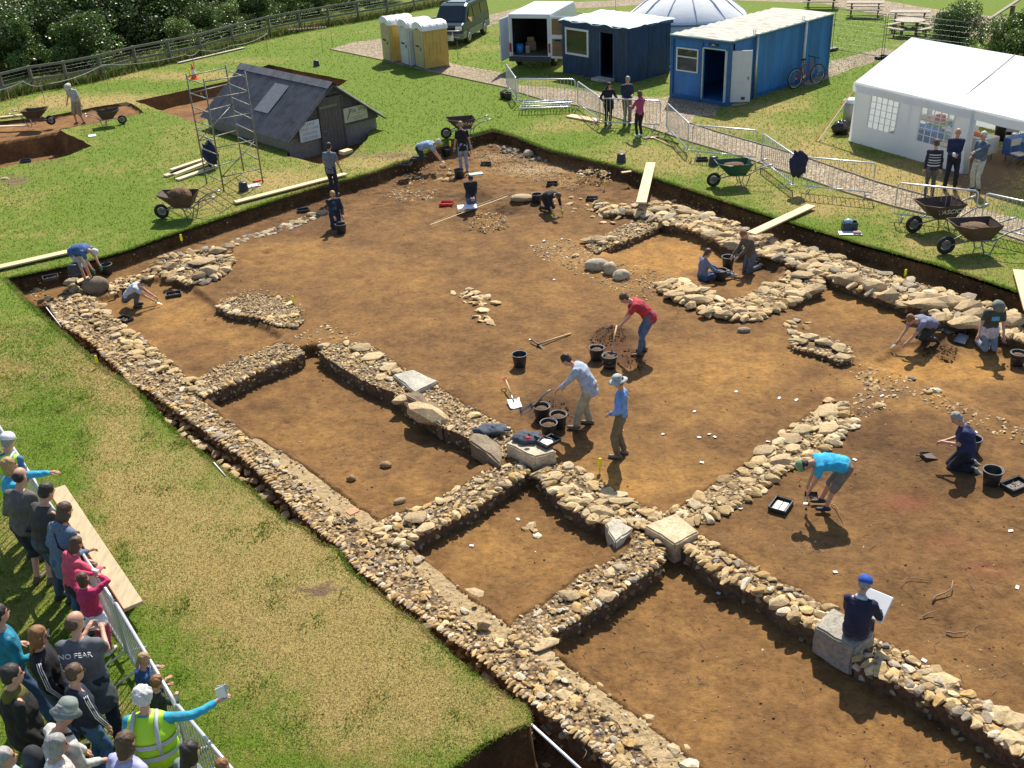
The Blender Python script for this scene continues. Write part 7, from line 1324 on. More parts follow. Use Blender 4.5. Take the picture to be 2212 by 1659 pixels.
    for i in (0,1):
        d=(Hn[i]-E_[i]).normalized(); u=Vector((0,0,1)) if abs(d.z)<.8 else Vector((0,1,0)); sx=d.cross(u).normalized(); up_=sx.cross(d).normalized(); cap(mb,Hn[i],Hn[i]+d*.07,.03,.034,8); hd_.append((d,sx,up_))
    me=fuse(mb,.017,sm=2); mb=MB(); me.materials.append(SKIN); me.materials.append(M_eye); me.materials.append(M_lip); me.materials.append(SKIN if glove is None else cl('glove_'+str(seed),glove))
    for i in (0,1):
        d,sx,up_=hd_[i]; b=Hn[i]+d*.085
        for k in range(4): o=sx*(-.027+.018*k); l=(.062,.074,.07,.056)[k]; mb.tube([b+o-d*.02,b+o+d*l*.45-up_*.006,b+o+d*l*.8-up_*.024,b+o+d*l*.85-up_*.046],[.0098,.009,.008,.006],6,m=3)
        sg=1 if i==0 else -1; mb.tube([Hn[i]+d*.02+sx*sg*.024,Hn[i]+d*.055+sx*sg*.052-up_*.01,Hn[i]+d*.085+sx*sg*.05-up_*.022],[.012,.0105,.0075],6,m=3)
        if glove is not None: mb.ell(Hn[i]+d*.045,(.043,.043,.06),m=3,rot=Matrix((sx,up_,d)).transposed())
    for x in (-.031,.031): mb.ell(Hc+HM@Vector((x,.079,.012)),(.0125,.008,.0085),m=1,nu=8,nv=5); mb.box(Hc+HM@Vector((x,.083,.03)),(.03,.008,.005),rot=HM,m=1)
    mb.ell(Hc+HM@Vector((0,.083,-.06)),(.022,.009,.007),m=2,nu=8,nv=5)
    # join details into the one body mesh
    b2=bmesh.new(); b2.from_mesh(me); m3=mb.mesh('tmp',[SKIN,M_eye,M_lip,SKIN]); b2.from_mesh(m3); b2.to_mesh(me); b2.free(); bpy.data.meshes.remove(m3)
    me.name='body'; bo=link(bpy.data.objects.new('body',me),t)
    def put(nm,me,m): me.materials.append(m); me.name=nm; return link(bpy.data.objects.new(nm,me),t)
    if bot:
        mb=MB(); g=.022*legw; mb.loft([(P0-D(lean)*.075,X,Y(lean),.12*wide+g,.1*wide+g),(P0,X,Y(lean),.16*wide+g,.118*wide+g),(P0+D(lean)*.09,X,Y(lean),.15*wide+.014,.11*wide+.014)],0,16)
        for i in (0,1):
            cap(mb,hip[i],K[i] if leg!='mini' else hip[i].lerp(K[i],.6),.092*(.5+.5*legw)+.012,.07*legw+(.014 if leg=='knee' else 0))
            if leg=='long': cap(mb,K[i],A_[i]+(K[i]-A_[i]).normalized()*.045,.068*legw,.062*legw)
            if leg=='knee': cap(mb,K[i],K[i].lerp(A_[i],.12),.078*legw,.074*legw)
        put({'long':'trousers','knee':'shorts','mini':'shorts'}[leg],fuse(mb,.02,.015,10,2,seed),cl('b%d'%seed,bot))
    if top:
        mb=MB(); torso(mb,.024,lo=hem,up=True)
        for i in (0,1):
            cap(mb,P3+X*(i*2-1)*.08-D(bend)*.03,sh[i],.072,.07)
            if sleeve=='long': cap(mb,sh[i],E_[i],.066,.056); cap(mb,E_[i],E_[i].lerp(Hn[i],.9),.054,.043)
            elif sleeve=='short': cap(mb,sh[i],sh[i].lerp(E_[i],.62),.068,.062)
            elif sleeve=='34': cap(mb,sh[i],E_[i],.064,.054); cap(mb,E_[i],E_[i].lerp(Hn[i],.3),.052,.048)
        if hood: mb.ell(P3-Vector((0,math.cos(R(bend))*.09,-.02))+D(bend)*.05,(.10,.06,.08))
        put('shirt' if sleeve!='long' else 'jumper',fuse(mb,.02,.017,11,2,seed+3),cl('t%d'%seed,top))
    for i in (0,1):
        mb=MB(); an=A_[i]; sd=(an-K[i]).normalized(); f=Vector((0,1,0)) if not kn and sd.z<-.5 else ((Vector((0,0,-1))-sd*(-sd.z)).normalized() if kn and abs(sd.z)<.8 else Vector((0,1,0)))
        if kn and abs(sd.z)<.8: f=(sd*.75+Vector((0,0,-.65))).normalized()
        dn=Vector((0,0,-1)) if not kn else Vector((0,0,0)); q=an+dn*.045; cap(mb,q-f*.05,q+f*.15,.044,.037); cap(mb,an,an+sd*.02,.047,.045); put('shoe',fuse(mb,.016,sm=1),cl('s_%d_%d_%d'%tuple(int(c*99) for c in shoe),shoe,.6))
    hc=mat('hair_'+hair,HAIRC[hair],.6,.35,40,bmp=.7,stretch=(1,1,.3)); mb=MB()
    if hs!='none':
        big=.012 if hs=='curly' else 0
        if hs!='bald': mb.ell(Hc+HM@Vector((0,-.022,.05)),(.085+big,.098+big,.086+big),rot=HM,nu=16,nv=10)
        mb.ell(Hc+HM@Vector((0,-.045,.0)),(.082+big,.07,.08),rot=HM,nu=14,nv=9)
        if hs in('bob','long'):
            for x in (-.06,.06): mb.ell(Hc+HM@Vector((x,-.015,-.05)),(.034,.06,.085),rot=HM)
            mb.ell(Hc+HM@Vector((0,-.06,-.07)),(.08,.045,.1),rot=HM)
        if hs=='long': mb.ell(Hc+HM@Vector((0,-.075,-.15)),(.08,.035,.12),rot=HM)
        if hs=='pony': cap(mb,Hc+HM@Vector((0,-.1,.0)),Hc+HM@Vector((0,-.13,-.15)),.035,.022)
        put('hair',fuse(mb,.014,.009 if hs!='curly' else .016,38,1,seed),hc)
    if hat:
        k,c_=hat; hm=cl('hat_%s_%d'%(k,seed),c_); mb=MB(); g=thing('hat',None,None); g.parent=t; g.location=Hc; g.rotation_euler=HM.to_euler()
        if k=='sun': mb.lathe([(.0,.155),(.06,.15),(.092,.12),(.1,.055),(.13,.04),(.175,.02),(.17,.014),(.1,.045)],22,sc=(1,1.08))
        elif k=='bucket': mb.lathe([(.0,.15),(.07,.148),(.088,.11),(.098,.055),(.145,.01),(.14,.004),(.094,.05)],20,sc=(1,1.08))
        else:
            mb.ell((0,-.018,.052),(.103,.122,.102),nu=16,nv=10,fn=lambda q:Vector((q.x,q.y,max(q.z,-.02)))); mb.add([(-.065,.08,.05),(.065,.08,.05),(.05,.17,.035),(0,.19,.033),(-.05,.17,.035),(0,.09,.062)],[(0,1,5),(1,2,5),(2,3,5),(3,4,5),(4,0,5),(0,4,3,2,1)])
        mb.build('hat_shell',hm,g)
    if extra: extra(t,dict(P0=P0,P1=P1,P2=P2,P3=P3,Hc=Hc,HM=HM,sh=sh,E=E_,H=Hn,K=K,A=A_,D=D,Y=Y,X=X,put=put,seed=seed,bend=bend,lean=lean,torso=torso,w=wide,d=hd_))
    return t
def W_(t,v): return t.matrix_basis@Vector(v)
BEN=dict(hl=(-.12,.5,.55),hr=(.14,.5,.5))
GD='archaeologists at work in the trench'; GV='spectators along the near barrier'
# ---- extras
def trowel(lab):
    def f(t,q):
        p=t.matrix_basis@(q['H'][1]+q['d'][1][0]*.08); g=thing('trowel',lab,'trowel',p,t.rotation_euler.z); g.rotation_euler=(R(-25),0,t.rotation_euler.z); mb=MB(); mb.tube([(0,-.05,.0),(0,.07,.0)],.013,6); mb.build('handle',M_wood,g); mb=MB(); mb.add([(-.04,.1,-.012),(.04,.1,-.012),(0,.24,-.02),(0,.1,-.004)],[(0,3,2),(3,1,2)]); mb.build('blade',M_steel,g)
    return f
def band(col,parts):   # reflective or striped bands round the torso
    def f(t,q):
        for (a,wd) in parts:
            mb=MB(); P=q['P0'].lerp(q['P3'],a); r=.192; n=20; ax=q['Y']((q['lean']+q['bend'])/2)
            pr=[P+q['X']*(r*1.0)*math.cos(2*math.pi*k/n)+ax*(.152)*math.sin(2*math.pi*k/n) for k in range(n)]; d=q['D'](q['lean']); w=wd/2
            mb.add([p-d*w for p in pr]+[p+d*w for p in pr],[(k,(k+1)%n,n+(k+1)%n,n+k) for k in range(n)],0,True); mb.build('stripe',mat('band_%d_%d_%d'%tuple(int(c*99) for c in col),col,.5,.05,5,bmp=0),t)
    return f
def waistcloth(nm,col,z0=-.18,z1=.1,w=.03):
    def f(t,q):
        mb=MB(); P0,d,X,Y_=q['P0'],q['D'](q['lean']),q['X'],q['Y'](q['lean']); mb.loft([(P0+d*z0,X,Y_,.19+w,.16+w),(P0+d*(z0+z1)/2,X,Y_,.18+w,.145+w),(P0+d*z1,X,Y_,.165,.13)],0,16); q['put'](nm,fuse(mb,.02,.018,12,2,q['seed']),cl('w%d'%q['seed'],col))
    return f
def held(name,label,cat,m,sz,hand=1,off=(0,.03,.02),rot=(0,0,0)):
    def f(t,q):
        p=t.matrix_basis@(q['H'][hand]+q['d'][hand][0]*.09+Vector(off)); mb=MB(); mb.box((0,0,0),sz); o=mb.build(name,m,loc=p,bevel=.005); o.rotation_euler=(R(rot[0]),R(rot[1]),t.rotation_euler.z+R(rot[2])); tag(o,label,cat)
    return f
def multi(*fs):
    def f(t,q):
        for g in fs: g(t,q)
    return f
def bag(name,col,c,r,strap=True):
    def f(t,q):
        mb=MB(); b=q['P1']+Vector(c); mb.ell(b,r,nu=14,nv=9); 
        mb.build(name,cl('bag%d'%q['seed'],col),t)
        if strap: mb=MB(); mb.tube([b+Vector((0,0,r[2]*.8)),q['P2']+Vector((c[0]*.6,-.15,0)),q['P3']+Vector((-.1 if c[0]>0 else .1,-.06,.09)),q['P3']+Vector((-.12 if c[0]>0 else .12,.06,.03))],.016,5); mb.build('strap',cl('bag%d'%q['seed'],col),t)
    return f
# ---- diggers
person('man in a red T-shirt and jeans bending to tip a shovel into a bucket',1388,764,-92,1.80,wide=1.12,pel=(-.12,.92),lean=38,mid=52,bend=60,hp=-8,hl=(-.1,.62,.62),hr=(.12,.55,.42),fl=(-.12,.1),fr=(.13,-.05),top=(.46,.035,.05),sleeve='short',hem=.16,bot=(.10,.16,.25),shoe=(.10,.06,.03),hair='brown',group=GD)
person('man in a pale blue jacket and beige trousers holding a loaded shovel over buckets',1262,922,-80,1.78,pel=(-.1,.94),lean=22,mid=40,bend=52,hp=-8,hl=(-.1,.52,.84),hr=(.12,.36,.86),fl=(-.12,.15),fr=(.13,-.1),top=(.40,.46,.56),hem=.2,bot=(.40,.36,.24),legw=1.25,shoe=(.16,.12,.09),hair='dark',group=GD,wide=1.2)
person('person in a grey sun hat, blue top and khaki trousers standing hand on hip',1341,985,-78,1.72,hl=(-.17,.20,1.02),hr=(.22,.05,1.0),el=(-1,-.4,0),er=(1,-.6,0),hp=14,fl=(-.08,.06),fr=(.09,-.06),top=(.17,.32,.66),hem=.1,bot=(.17,.14,.085),legw=1.15,shoe=(.22,.18,.14),hat=('sun',(.42,.44,.43)),hair='brown',group=GD,wide=.88)
def kneel(**k):
    d=dict(pel=(-.05,.42),fl=(-.11,-.40,.07),fr=(.12,-.40,.07),kn=True); d.update(k); return d
person('digger kneeling in a dark hooded jacket and teal shirt, one hand in a bucket',727,492,165,1.72,**kneel(pel=(-.05,.45),lean=5,mid=8,bend=10,hp=25,hl=(-.22,.2,.45),hr=(.05,.42,.42),fl=(-.1,-.3,.06),fr=(.1,-.3,.06)),top=(.02,.025,.045),bot=(.02,.03,.06),hair='blonde',hood=True,group=GD,extra=lambda t,q:(lambda mb:(mb.add([q['P3']+Vector((-.05,.12,-.02)),q['P3']+Vector((.05,.12,-.02)),q['P1']+Vector((.07,.14,0)),q['P1']+Vector((-.07,.14,0))],[(0,1,2,3)]),mb.build('undershirt',cl('teal',(.03,.16,.24)),t)))(MB()))
person('man in a grey T-shirt and navy trousers seen from behind on the trench edge',722,424,15,1.76,pel=(-.02,.95),lean=6,bend=10,hl=(-.2,.15,.9),hr=(.3,.1,.9),top=(.17,.20,.22),sleeve='short',hem=.16,bot=(.02,.022,.05),hair='dark',z=-.25,group=GD,wide=1.05)
person('white haired man in a light blue shirt digging on hands and knees',915,347,98,1.72,pel=(-.1,.50),lean=72,mid=82,bend=86,hp=-25,hl=(-.14,.55,.12),hr=(.14,.6,.1),fl=(-.12,-.42,.07),fr=(.12,-.42,.07),kn=True,top=(.30,.42,.58),sleeve='short',bot=(.03,.045,.04),hair='white',group=GD,wide=1.1,extra=trowel('trowel in the hand of the white haired man on all fours'))
person('woman in a black top and pale jeans walking away beside a bucket',1003,370,-12,1.74,lean=6,mid=8,bend=14,hp=12,hl=(-.3,.05,.82),hr=(.32,.1,.8),fl=(-.09,.1),fr=(.1,-.08),top=(.012,.012,.014),sleeve='short',hem=.2,bot=(.26,.34,.46),shoe=(.3,.3,.3),hair='blonde',glove=(.35,.34,.32),group=GD,wide=1.02)
person('recorder in a dark jacket and jeans kneeling behind a white drawing board',1020,452,172,1.70,**kneel(pel=(-.12,.42),lean=5,mid=14,bend=20,hp=25,hl=(-.05,.3,.5),hr=(.06,.3,.5),fl=(-.2,-.25,.07),fr=(.2,-.25,.07)),top=(.018,.02,.03),bot=(.07,.11,.18),hair='dark',group=GD)
person('digger in a black top and lime green gloves bent low over the soil',1186,455,150,1.68,pel=(-.12,.46),lean=62,mid=78,bend=86,hp=-12,hl=(-.12,.62,.06),hr=(.18,.5,.12),fl=(-.12,-.25,.07),fr=(.12,-.3,.07),kn=True,top=(.014,.016,.02),sleeve='34',bot=(.02,.02,.025),hair='brown',glove=(.35,.65,.03),group=GD,wide=1.05,extra=trowel('trowel in the lime gloved hand'))
person('stout man in a blue T-shirt and white shorts bending double in the far left corner',192,610,112,1.74,pel=(-.22,.92),lean=72,mid=88,bend=98,hp=0,hl=(-.12,.5,.28),hr=(.16,.52,.22),fl=(-.12,.0),fr=(.13,.05),top=(.055,.12,.28),sleeve='short',hem=.1,bot=(.6,.56,.48),leg='knee',shoe=(.2,.18,.16),hair='white',glove=(.05,.22,.1),z=-.45,group=GD,wide=1.35)
person('digger in a white T-shirt and grey trousers crouching with arms outstretched',293,662,88,1.66,pel=(-.18,.30),lean=38,mid=55,bend=62,hp=5,hl=(-.08,.62,.16),hr=(.12,.62,.14),fl=(-.12,.02),fr=(.12,.05),top=(.50,.56,.60),sleeve='short',hem=.02,bot=(.13,.13,.11),shoe=(.06,.05,.04),hair='dark',group=GD,wide=.9,extra=trowel('trowel in the hand of the crouching digger in white'))
person('man in pale sun hat, grey vest and khaki shorts standing by the far side trench',175,268,200,1.80,lean=10,mid=14,bend=20,hp=30,hl=(-.38,.15,.85),hr=(.36,.1,.9),fl=(-.17,.0),fr=(.16,.05),top=(.42,.46,.50),sleeve='short',bot=(.34,.27,.17),leg='knee',legw=1.2,shoe=(.12,.08,.05),hair='grey',hat=('sun',(.55,.53,.44)),z=-.14,group=GD,wide=1.05)
SPK=mat('speckled_blouse',(.03,.06,.16),.8,.3,120,col2=(.45,.5,.6))
def recl(m): 
    def f(t,q):
        for c in t.children:
            if c.name.startswith(('shirt','jumper')): c.data.materials[0]=m
    return f
person('woman in a speckled blue blouse sitting on the soil with legs stretched out',1524,604,78,1.66,pel=(-.1,.12),lean=4,mid=6,bend=12,hp=12,hy=-15,hl=(-.08,.42,.22),hr=(.2,.36,.25),fl=(-.14,.75,.1),fr=(.1,.72,.1),kl=(0,.2,1),kr=(0,.2,1),top=(.03,.06,.16),bot=(.05,.09,.16),shoe=(.45,.43,.38),hair='brown',hs='pony',z=-.58,group=GD,extra=recl(SPK))
person('man in a brown long sleeved top kneeling upright in the sunken room',1612,582,-112,1.74,**kneel(pel=(-.12,.42),lean=14,mid=18,bend=24,hp=25,hl=(-.1,.5,.35),hr=(.12,.48,.3)),top=(.12,.095,.07),bot=(.13,.14,.16),hair='ginger',group=GD,z=-.58)
person('man in a lilac grey T-shirt crouched with both hands on the orange soil',1990,742,-112,1.76,pel=(-.22,.44),lean=62,mid=74,bend=78,hp=-25,hl=(-.1,.66,.08),hr=(.12,.6,.1),fl=(-.12,-.3,.07),fr=(.12,-.3,.07),kn=True,top=(.20,.21,.30),sleeve='short',hem=.04,bot=(.04,.038,.032),hair='ginger',group=GD,wide=1.05,extra=trowel('trowel in the hand of the crouched man in lilac grey'))
person('digger in a camouflage hat and green T-shirt kneeling with a jumper tied round the waist',2134,752,185,1.74,**kneel(pel=(-.08,.46),lean=8,mid=12,bend=18,hp=25,hl=(-.22,.28,.25),hr=(.42,.35,.4),fl=(-.16,-.3,.06),fr=(.16,-.3,.06)),top=(.07,.085,.06),sleeve='short',bot=(.20,.27,.33),hair='dark',hat=('bucket',(.16,.19,.16)),group=GD,extra=multi(waistcloth('tied_jumper',(.58,.56,.60)),lambda t,q:(lambda mb:(mb.box(q['P2']+Vector((0,.145,.0)),(.17,.01,.1)),mb.build('shirt_print',mat('blue_print',(.12,.4,.65),.7,.2,20),t)))(MB())))
person('heavy set woman in navy kneeling with folded hands on the brown soil at right',2062,1008,-72,1.72,**kneel(pel=(-.15,.40),lean=12,mid=16,bend=22,hp=25,hl=(-.03,.24,.52),hr=(.05,.25,.50),fl=(-.14,-.32,.07),fr=(.14,-.32,.07)),top=(.015,.025,.09),sleeve='short',hem=.1,bot=(.012,.013,.02),legw=1.3,shoe=(.35,.36,.36),hair='grey',group=GD,wide=1.3)
person('digger in a cyan T-shirt, grey shorts and green cap bending double over the soil',1774,1098,-85,1.72,pel=(-.30,.90),lean=72,mid=88,bend=98,hp=10,hl=(-.1,.28,.38),hr=(.12,.25,.35),fl=(-.1,-.05),fr=(.12,.0),top=(.03,.42,.68),sleeve='short',hem=.06,bot=(.20,.18,.15),leg='knee',shoe=(.03,.03,.035),hair='dark',hat=('cap',(.22,.38,.18)),group=GD,wide=1.12)
def boardx(t,q):
    p=t.matrix_basis@(q['P1']+Vector((.12,.36,.05))); mb=MB(); mb.box((0,0,0),(.46,.03,.42)); o=mb.build('drawing_board',M_white,loc=p,bevel=.01); o.rotation_euler=(R(-55),R(0),t.rotation_euler.z-R(10)); tag(o,'white drawing board held by the seated man in the blue cap','board')
person('man in a navy jumper and blue cap sitting, back turned, on the grey block',1846,1375,32,1.76,z=-.2,pel=(0,.14),lean=6,mid=12,bend=20,hp=15,hl=(-.12,.42,.28),hr=(.22,.42,.28),fl=(-.1,.48,-.3),fr=(.12,.50,-.3),kl=(0,.6,.6),kr=(0,.6,.6),top=(.014,.016,.05),hem=.04,bot=(.03,.035,.06),hair='grey',hat=('cap',(.02,.09,.42)),group=GD,extra=multi(boardx,lambda t,q:(lambda mb:(mb.loft([(q['P3']+Vector((0,0,.03)),q['X'],q['Y'](20),.105,.085),(q['P3']+Vector((0,.01,.075)),q['X'],q['Y'](20),.07,.065)],0,14),mb.build('collar',cl('collar',(.5,.55,.65)),t)))(MB())),wide=1.08)
RED=[c for c in C.objects if c.get('label','').startswith('man in a red T')][0]; PJ=[c for c in C.objects if c.get('label','').startswith('man in a pale blue jacket')][0]
def hold(label,b,g,**k):
    y=(g-b).normalized(); z=Vector((0,0,1))-y*y.z; z.normalize(); x=y.cross(z); o=shovel(label,b-z*.15,0,**k); o.rotation_euler=Matrix((x,y,z)).transposed().to_euler(); return o
a=W_(RED,(-.1,.62,.64)); b=W_(RED,(.12,.57,.44)); c=ground(1319,790)+Vector((0,0,.36)); hold('dark shovel tipping soil into a bucket, held by the man in the red shirt',c,(a+b)/2+Vector((0,0,.05)),blade=M_rust,L=.72,D=False)
a=W_(PJ,(-.1,.55,.84)); b=W_(PJ,(-.2,1.0,.64)); hold('shovel loaded with soil held out by the man in the pale jacket',b,a+Vector((0,0,.02)),blade=M_rust,L=.46,hand=M_dsteel,D=False)
# ---- visitors by the path
GP='visitors standing on the gravel path'
person('woman in a black cardigan with long dark hair leaning on the barrier by the path',1313,270,165,1.64,lean=6,bend=12,hl=(-.34,.22,1.08),hr=(.30,.24,1.05),hp=12,hy=-25,top=(.015,.015,.018),hem=.06,bot=(.015,.015,.02),hair='dark',hs='long',group=GP)
person('grey haired man in a navy jacket and khaki trousers standing behind the barrier',1354,269,170,1.82,lean=0,bend=6,hl=(-.12,.25,1.12),hr=(.12,.25,1.0),hp=12,hy=15,top=(.02,.028,.06),hem=.12,bot=(.22,.18,.12),hair='grey',group=GP,wide=1.08)
person('girl in a raspberry pink hooded top leaning on the near side of the barrier',1381,296,-25,1.66,lean=-2,bend=2,hl=(-.22,.3,1.15),hr=(.1,.3,1.0),hy=-30,hp=10,top=(.38,.06,.16),bot=(.012,.012,.015),legw=.92,shoe=(.55,.6,.62),hair='brown',hs='bob',hood=True,group=GP,wide=.85)
person('man in a striped jumper seen from behind near the marquee',2006,425,12,1.70,hl=(-.24,.02,.84),hr=(.24,.02,.84),hp=8,top=(.03,.022,.05),hem=.1,bot=(.10,.10,.10),hair='brown',hy=-10,group=GP,extra=band((.6,.6,.62),[(.12,.035),(.3,.02),(.46,.035),(.64,.02),(.8,.03)]))
person('balding man in a navy jumper holding a white mug near the marquee',2050,408,195,1.84,hl=(-.04,.25,1.08),hr=(.10,.28,1.1),hp=8,fl=(-.14,0),fr=(.14,.05),top=(.018,.03,.085),bot=(.014,.014,.03),hair='grey',hs='bald',group=GP,extra=held('mug','white mug held by the balding man in navy','mug',M_white,(.08,.08,.1)))
person('white haired man in a blue grey jumper and cream trousers pointing to the left',2106,412,-118,1.78,hl=(-.18,.58,1.28),hr=(.22,.12,1.0),hp=8,top=(.11,.15,.21),bot=(.60,.58,.50),hair='white',group=GP,wide=1.05)
# ---- spectators
def vest(t,q,w=.03):
    mb=MB(); q['torso'](mb,.043,lo=.1,up=True)
    for i in (0,1): cap(mb,q['P3']+q['X']*(i*2-1)*.05-q['D'](q['bend'])*.03,q['P3']+q['X']*(i*2-1)*.125-q['D'](q['bend'])*.03,.085,.085)
    q['put']('hi_vis_vest',fuse(mb,.02,.008,9,2,3),mat('hi_vis_yellow',(.42,.75,.02),.6,.06,6,bmp=.1)); rf=mat('reflective_tape',(.45,.48,.52),.4,.05,5,bmp=0)
    for a,wd in ((.22,.055),(.55,.055)):
        mb=MB(); P=q['P0'].lerp(q['P3'],a); n=22; ax=q['Y'](q['lean']); mb.add([P+q['X']*(.155*q['w']+.062)*math.cos(2*math.pi*k/n)+ax*(.112*q['w']+.062)*math.sin(2*math.pi*k/n)+q['D'](q['lean'])*s_ for s_ in (-wd/2,wd/2) for k in range(n)],[(k,(k+1)%n,n+(k+1)%n,n+k) for k in range(n)],0,True); mb.build('reflective_band',rf,t)
    for s_ in (-1,1):
        mb=MB(); y=-1; mb.tube([q['P1']+q['X']*s_*.13+q['Y'](q['lean'])*(.10*q['w']+.06),q['P2']+q['X']*s_*.13+q['Y'](q['bend'])*(.11*q['w']+.06),q['P3']+q['X']*s_*.12+q['Y'](q['bend'])*.13,q['P3']+q['X']*s_*.11+q['D'](q['bend'])*.075],.022,5); mb.build('reflective_brace',rf,t)
def sp(label,x,y,face,h,**k):
    k.setdefault('hl',(-.2,.22,1.0)); k['wide']=k.get('wide',1.)*1.1; k.setdefault('legw',1.12); k.setdefault('hr',(.18,.24,1.02)); return person(label,x,y,face,h*1.15,at_head=True,group=GV,**k)
sp('steward in a hi-vis vest and white cap leaning on the barrier at the far left',14,946,10,1.72,lean=8,mid=14,bend=22,top=(.10,.2,.38),bot=(.03,.04,.06),hat=('cap',(.8,.8,.8)),hair='grey',hp=5,wide=1.1,extra=lambda t,q:vest(t,q))
sp('blonde woman in a turquoise top stretching one hand over the barrier',14,1000,58,1.68,lean=4,hl=(-.1,.62,1.25),hr=(.2,.2,1.0),top=(.05,.42,.65),bot=(.04,.05,.08),hair='blonde',hs='bob',wide=.95)
sp('man in a taupe long sleeved top and dark shorts wearing sandals',40,1022,15,1.78,lean=8,bend=14,top=(.13,.115,.10),bot=(.015,.02,.045),leg='knee',legw=1.2,shoe=(.12,.08,.05),hair='dark',hs='bald',wide=1.15,hp=6)
sp('dark haired man in a charcoal brown jumper leaning on the barrier',97,1055,32,1.78,lean=10,bend=18,top=(.055,.05,.045),bot=(.05,.08,.12),hair='dark',wide=1.12,hp=6)
sp('woman in a flecked blue hooded top with a black shoulder bag at the barrier',137,1096,32,1.72,lean=8,bend=18,top=(.12,.16,.24),hem=.2,bot=(.06,.12,.2),hair='brown',hs='bob',hood=True,wide=1.18,legw=1.15,hp=8,extra=multi(recl(mat('flecked_blue_wool',(.13,.18,.26),.95,.5,70,col2=(.05,.07,.11))),bag('shoulder_bag',(.015,.013,.013),(.2,-.05,-.1),(.07,.17,.16))))
sp('girl in a coral pink hooded top resting her arms on the barrier rail',162,1168,42,1.42,lean=8,bend=20,hl=(-.15,.36,1.12),hr=(.18,.38,1.12),er=(1,.0,-.2),el=(-1,.0,-.2),top=(.70,.10,.16),bot=(.02,.02,.04),hair='brown',hs='bob',hood=True,hp=10)
sp('small girl in a raspberry top and white skirt raising a camera',176,1246,22,1.26,hl=(-.07,.3,1.5),hr=(.09,.3,1.5),top=(.58,.035,.13),hem=.0,bot=(.42,.06,.13),legw=.85,shoe=(.6,.55,.5),hair='brown',hs='bob',extra=multi(waistcloth('white_skirt',(.66,.66,.74),-.26,.1,.03),held('camera','small white camera held up by the girl in raspberry','camera',M_white,(.11,.05,.07),1,(-.06,.02,.03))))
def nofear(t,q):
    m=mat('pale_print',(.6,.62,.64),.7,.05,6,bmp=0); Yv=q['Y'](q['bend']); up=q['D'](q['bend']); xa=Vector(q['X'])*1
    rot=Matrix((xa,up,xa.cross(up))).transposed().to_euler(); P=q['P2'].lerp(q['P3'],.55)
    text('NO FEAR',.082,t,P+Yv*.150,rot,m,name='shirt_lettering')
sp('balding man in a grey T-shirt lettered NO FEAR taking a photo with a phone',160,1336,-4,1.82,hy=38,lean=2,bend=10,hl=(-.06,.42,1.25),hr=(.1,.42,1.22),top=(.12,.125,.145),sleeve='short',hem=.14,bot=(.015,.02,.04),shoe=(.012,.012,.014),hair='brown',hs='bald',wide=1.1,hp=8,extra=multi(nofear,waistcloth('tied_grey_coat',(.06,.07,.08),-.34,.02,.05),held('phone','silver phone held by the man lettered NO FEAR','phone',M_steel,(.06,.02,.11),1,(-.05,0,.03))))
def stripes(t,q):
    for i in (0,1):
        for o in (-.02,0,.02):
            mb=MB(); u=Vector((0,-1,0)); s_=(1 if i else -1); mb.tube([q['sh'][i]+Vector((s_*.05,o,.045)),q['sh'][i]+Vector((s_*.072,o,-.03)),q['E'][i]+Vector((s_*.06,o,0)),q['H'][i]+Vector((s_*.046,o,.02))],.0055,4); mb.build('sleeve_stripe',M_white,t)
sp('woman in sunglasses and a black track top with white sleeve stripes',80,1366,72,1.70,lean=-2,hl=(-.15,.12,.95),hr=(.25,.14,.9),top=(.012,.012,.016),bot=(.06,.10,.17),hair='ginger',hs='long',hp=12,extra=multi(stripes,lambda t,q:(lambda mb:(mb.box(q['Hc']+q['HM']@Vector((0,.092,.012)),(.14,.02,.04),rot=q['HM']),mb.build('sunglasses',M_glass,t)))(MB())))
sp('boy with glasses in a navy jacket and jeans, hand in pocket',158,1448,42,1.56,lean=2,hl=(-.2,.1,.86),hr=(.22,.14,.88),top=(.018,.024,.05),hem=.12,bot=(.05,.13,.26),hair='brown',hp=8,extra=multi(stripes,lambda t,q:(lambda mb:(mb.box(q['Hc']+q['HM']@Vector((0,.094,.012)),(.13,.01,.03),rot=q['HM']),mb.build('glasses',M_glass,t)))(MB())))
sp('dark haired man in a black jacket with olive shoulders in the left foreground',20,1452,55,1.80,lean=2,hl=(-.22,.1,.9),hr=(.22,.1,.9),top=(.012,.011,.010),hem=.16,bot=(.02,.02,.022),hair='dark',wide=1.18,hp=5,extra=lambda t,q:(lambda mb:(mb.loft([(q['P3']-q['D'](0)*.06,q['X'],q['Y'](0),.13,.132),(q['P3']+q['D'](0)*.03,q['X'],q['Y'](0),.13,.10),(q['P3']+q['D'](0)*.07,q['X'],q['Y'](0),.08,.075)],0,16),mb.build('yoke',cl('olive',(.14,.12,.02)),t)))(MB()))
sp('person in a teal jacket and jeans cut by the left edge of the photo',-8,1322,40,1.72,lean=4,top=(.01,.22,.34),hem=.14,bot=(.03,.07,.15),hair='dark',legw=1.1,fl=(-.1,-.1),fr=(.2,.15))
sp('man in a grey green bucket hat and cream jacket carrying a small black rucksack',138,1530,38,1.74,lean=8,bend=16,hl=(-.15,.3,.9),hr=(.15,.3,.95),top=(.62,.60,.54),hem=.14,bot=(.16,.15,.13),hair='grey',hat=('bucket',(.20,.24,.21)),wide=1.12,hp=14,extra=bag('rucksack',(.02,.022,.028),(-.12,-.2,.1),(.14,.11,.19)))
FLO=mat('floral_blouse',(.7,.68,.62),.8,.3,26,col2=(.55,.2,.12))
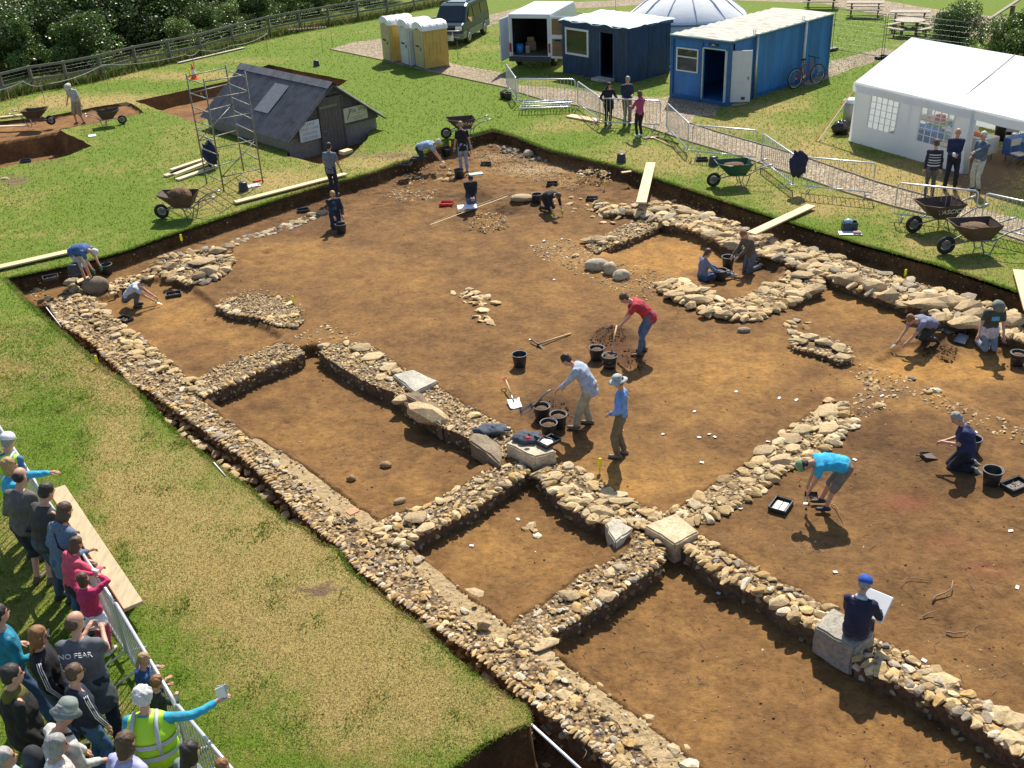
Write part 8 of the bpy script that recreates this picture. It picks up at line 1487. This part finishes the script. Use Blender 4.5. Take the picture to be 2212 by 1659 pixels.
sp('grey haired woman in a white floral blouse at the bottom left',118,1602,62,1.66,lean=4,top=(.7,.68,.62),sleeve='short',bot=(.1,.1,.14),hair='grey',hs='bob',extra=recl(FLO),hp=8)
def hv(t,q): vest(t,q); 
def cards(t,q):
    p=t.matrix_basis@(q['H'][1]+q['d'][1][0]*.08+Vector((0,0,.07)))
    for k in range(2): mb=MB(); mb.box((0,0,0),(.105,.006,.2)); o=mb.build('leaflet',mat('leaflet_print',(.45,.5,.55),.5,.5,18,col2=(.2,.3,.4)) if not k else M_white,loc=p+Vector((-.012*k,-.02*k,-.01*k))); o.rotation_euler=(R(-8),R(4-8*k),t.rotation_euler.z+R(10+12*k)); tag(o,('front' if not k else 'rear')+' leaflet held up by the white haired hi-vis woman','leaflet')
sp('white haired woman in a hi-vis vest holding leaflets out over the barrier',307,1500,-5,1.70,lean=2,bend=8,hl=(-.25,.2,.95),hr=(.66,.20,1.36),er=(.4,-.2,-1),top=(.04,.36,.52),bot=(.1,.1,.12),hair='white',hs='curly',wide=1.28,hp=4,extra=multi(hv,cards))
sp('small girl in a denim jacket with a curly ponytail peering over the barrier rail',308,1420,60,1.16,lean=5,bend=10,hl=(-.2,.25,1.2),hr=(.2,.3,1.2),top=(.04,.10,.24),bot=(.04,.08,.16),hair='blonde',hs='pony',wide=1.0)
sp('small boy in a dark green jumper holding the rail beside the girl in denim',336,1470,48,1.12,lean=8,bend=12,hl=(-.15,.3,1.3),hr=(.2,.32,1.35),er=(1,0,.2),top=(.03,.045,.028),bot=(.05,.07,.1),hair='ginger',hs='curly')
sp('person with dark brown hair in a lilac top at the bottom edge',268,1598,25,1.68,lean=6,top=(.42,.42,.66),bot=(.1,.1,.15),hair='brown',hs='bob',hp=8,wide=1.1)
sp('woman with dark wavy hair in a grey green top at the bottom edge',407,1618,40,1.62,lean=4,top=(.2,.25,.22),bot=(.05,.05,.07),hair='dark',hs='long',hp=8)
sp('child with light brown hair at the bottom edge beside the barrier',478,1650,30,1.2,top=(.3,.1,.1),bot=(.05,.08,.1),hair='ginger')
sp('person in a pale blue shirt cut by the bottom left corner',2,1632,60,1.70,top=(.40,.58,.75),bot=(.1,.1,.15),hair='grey',hs='short',wide=1.15)
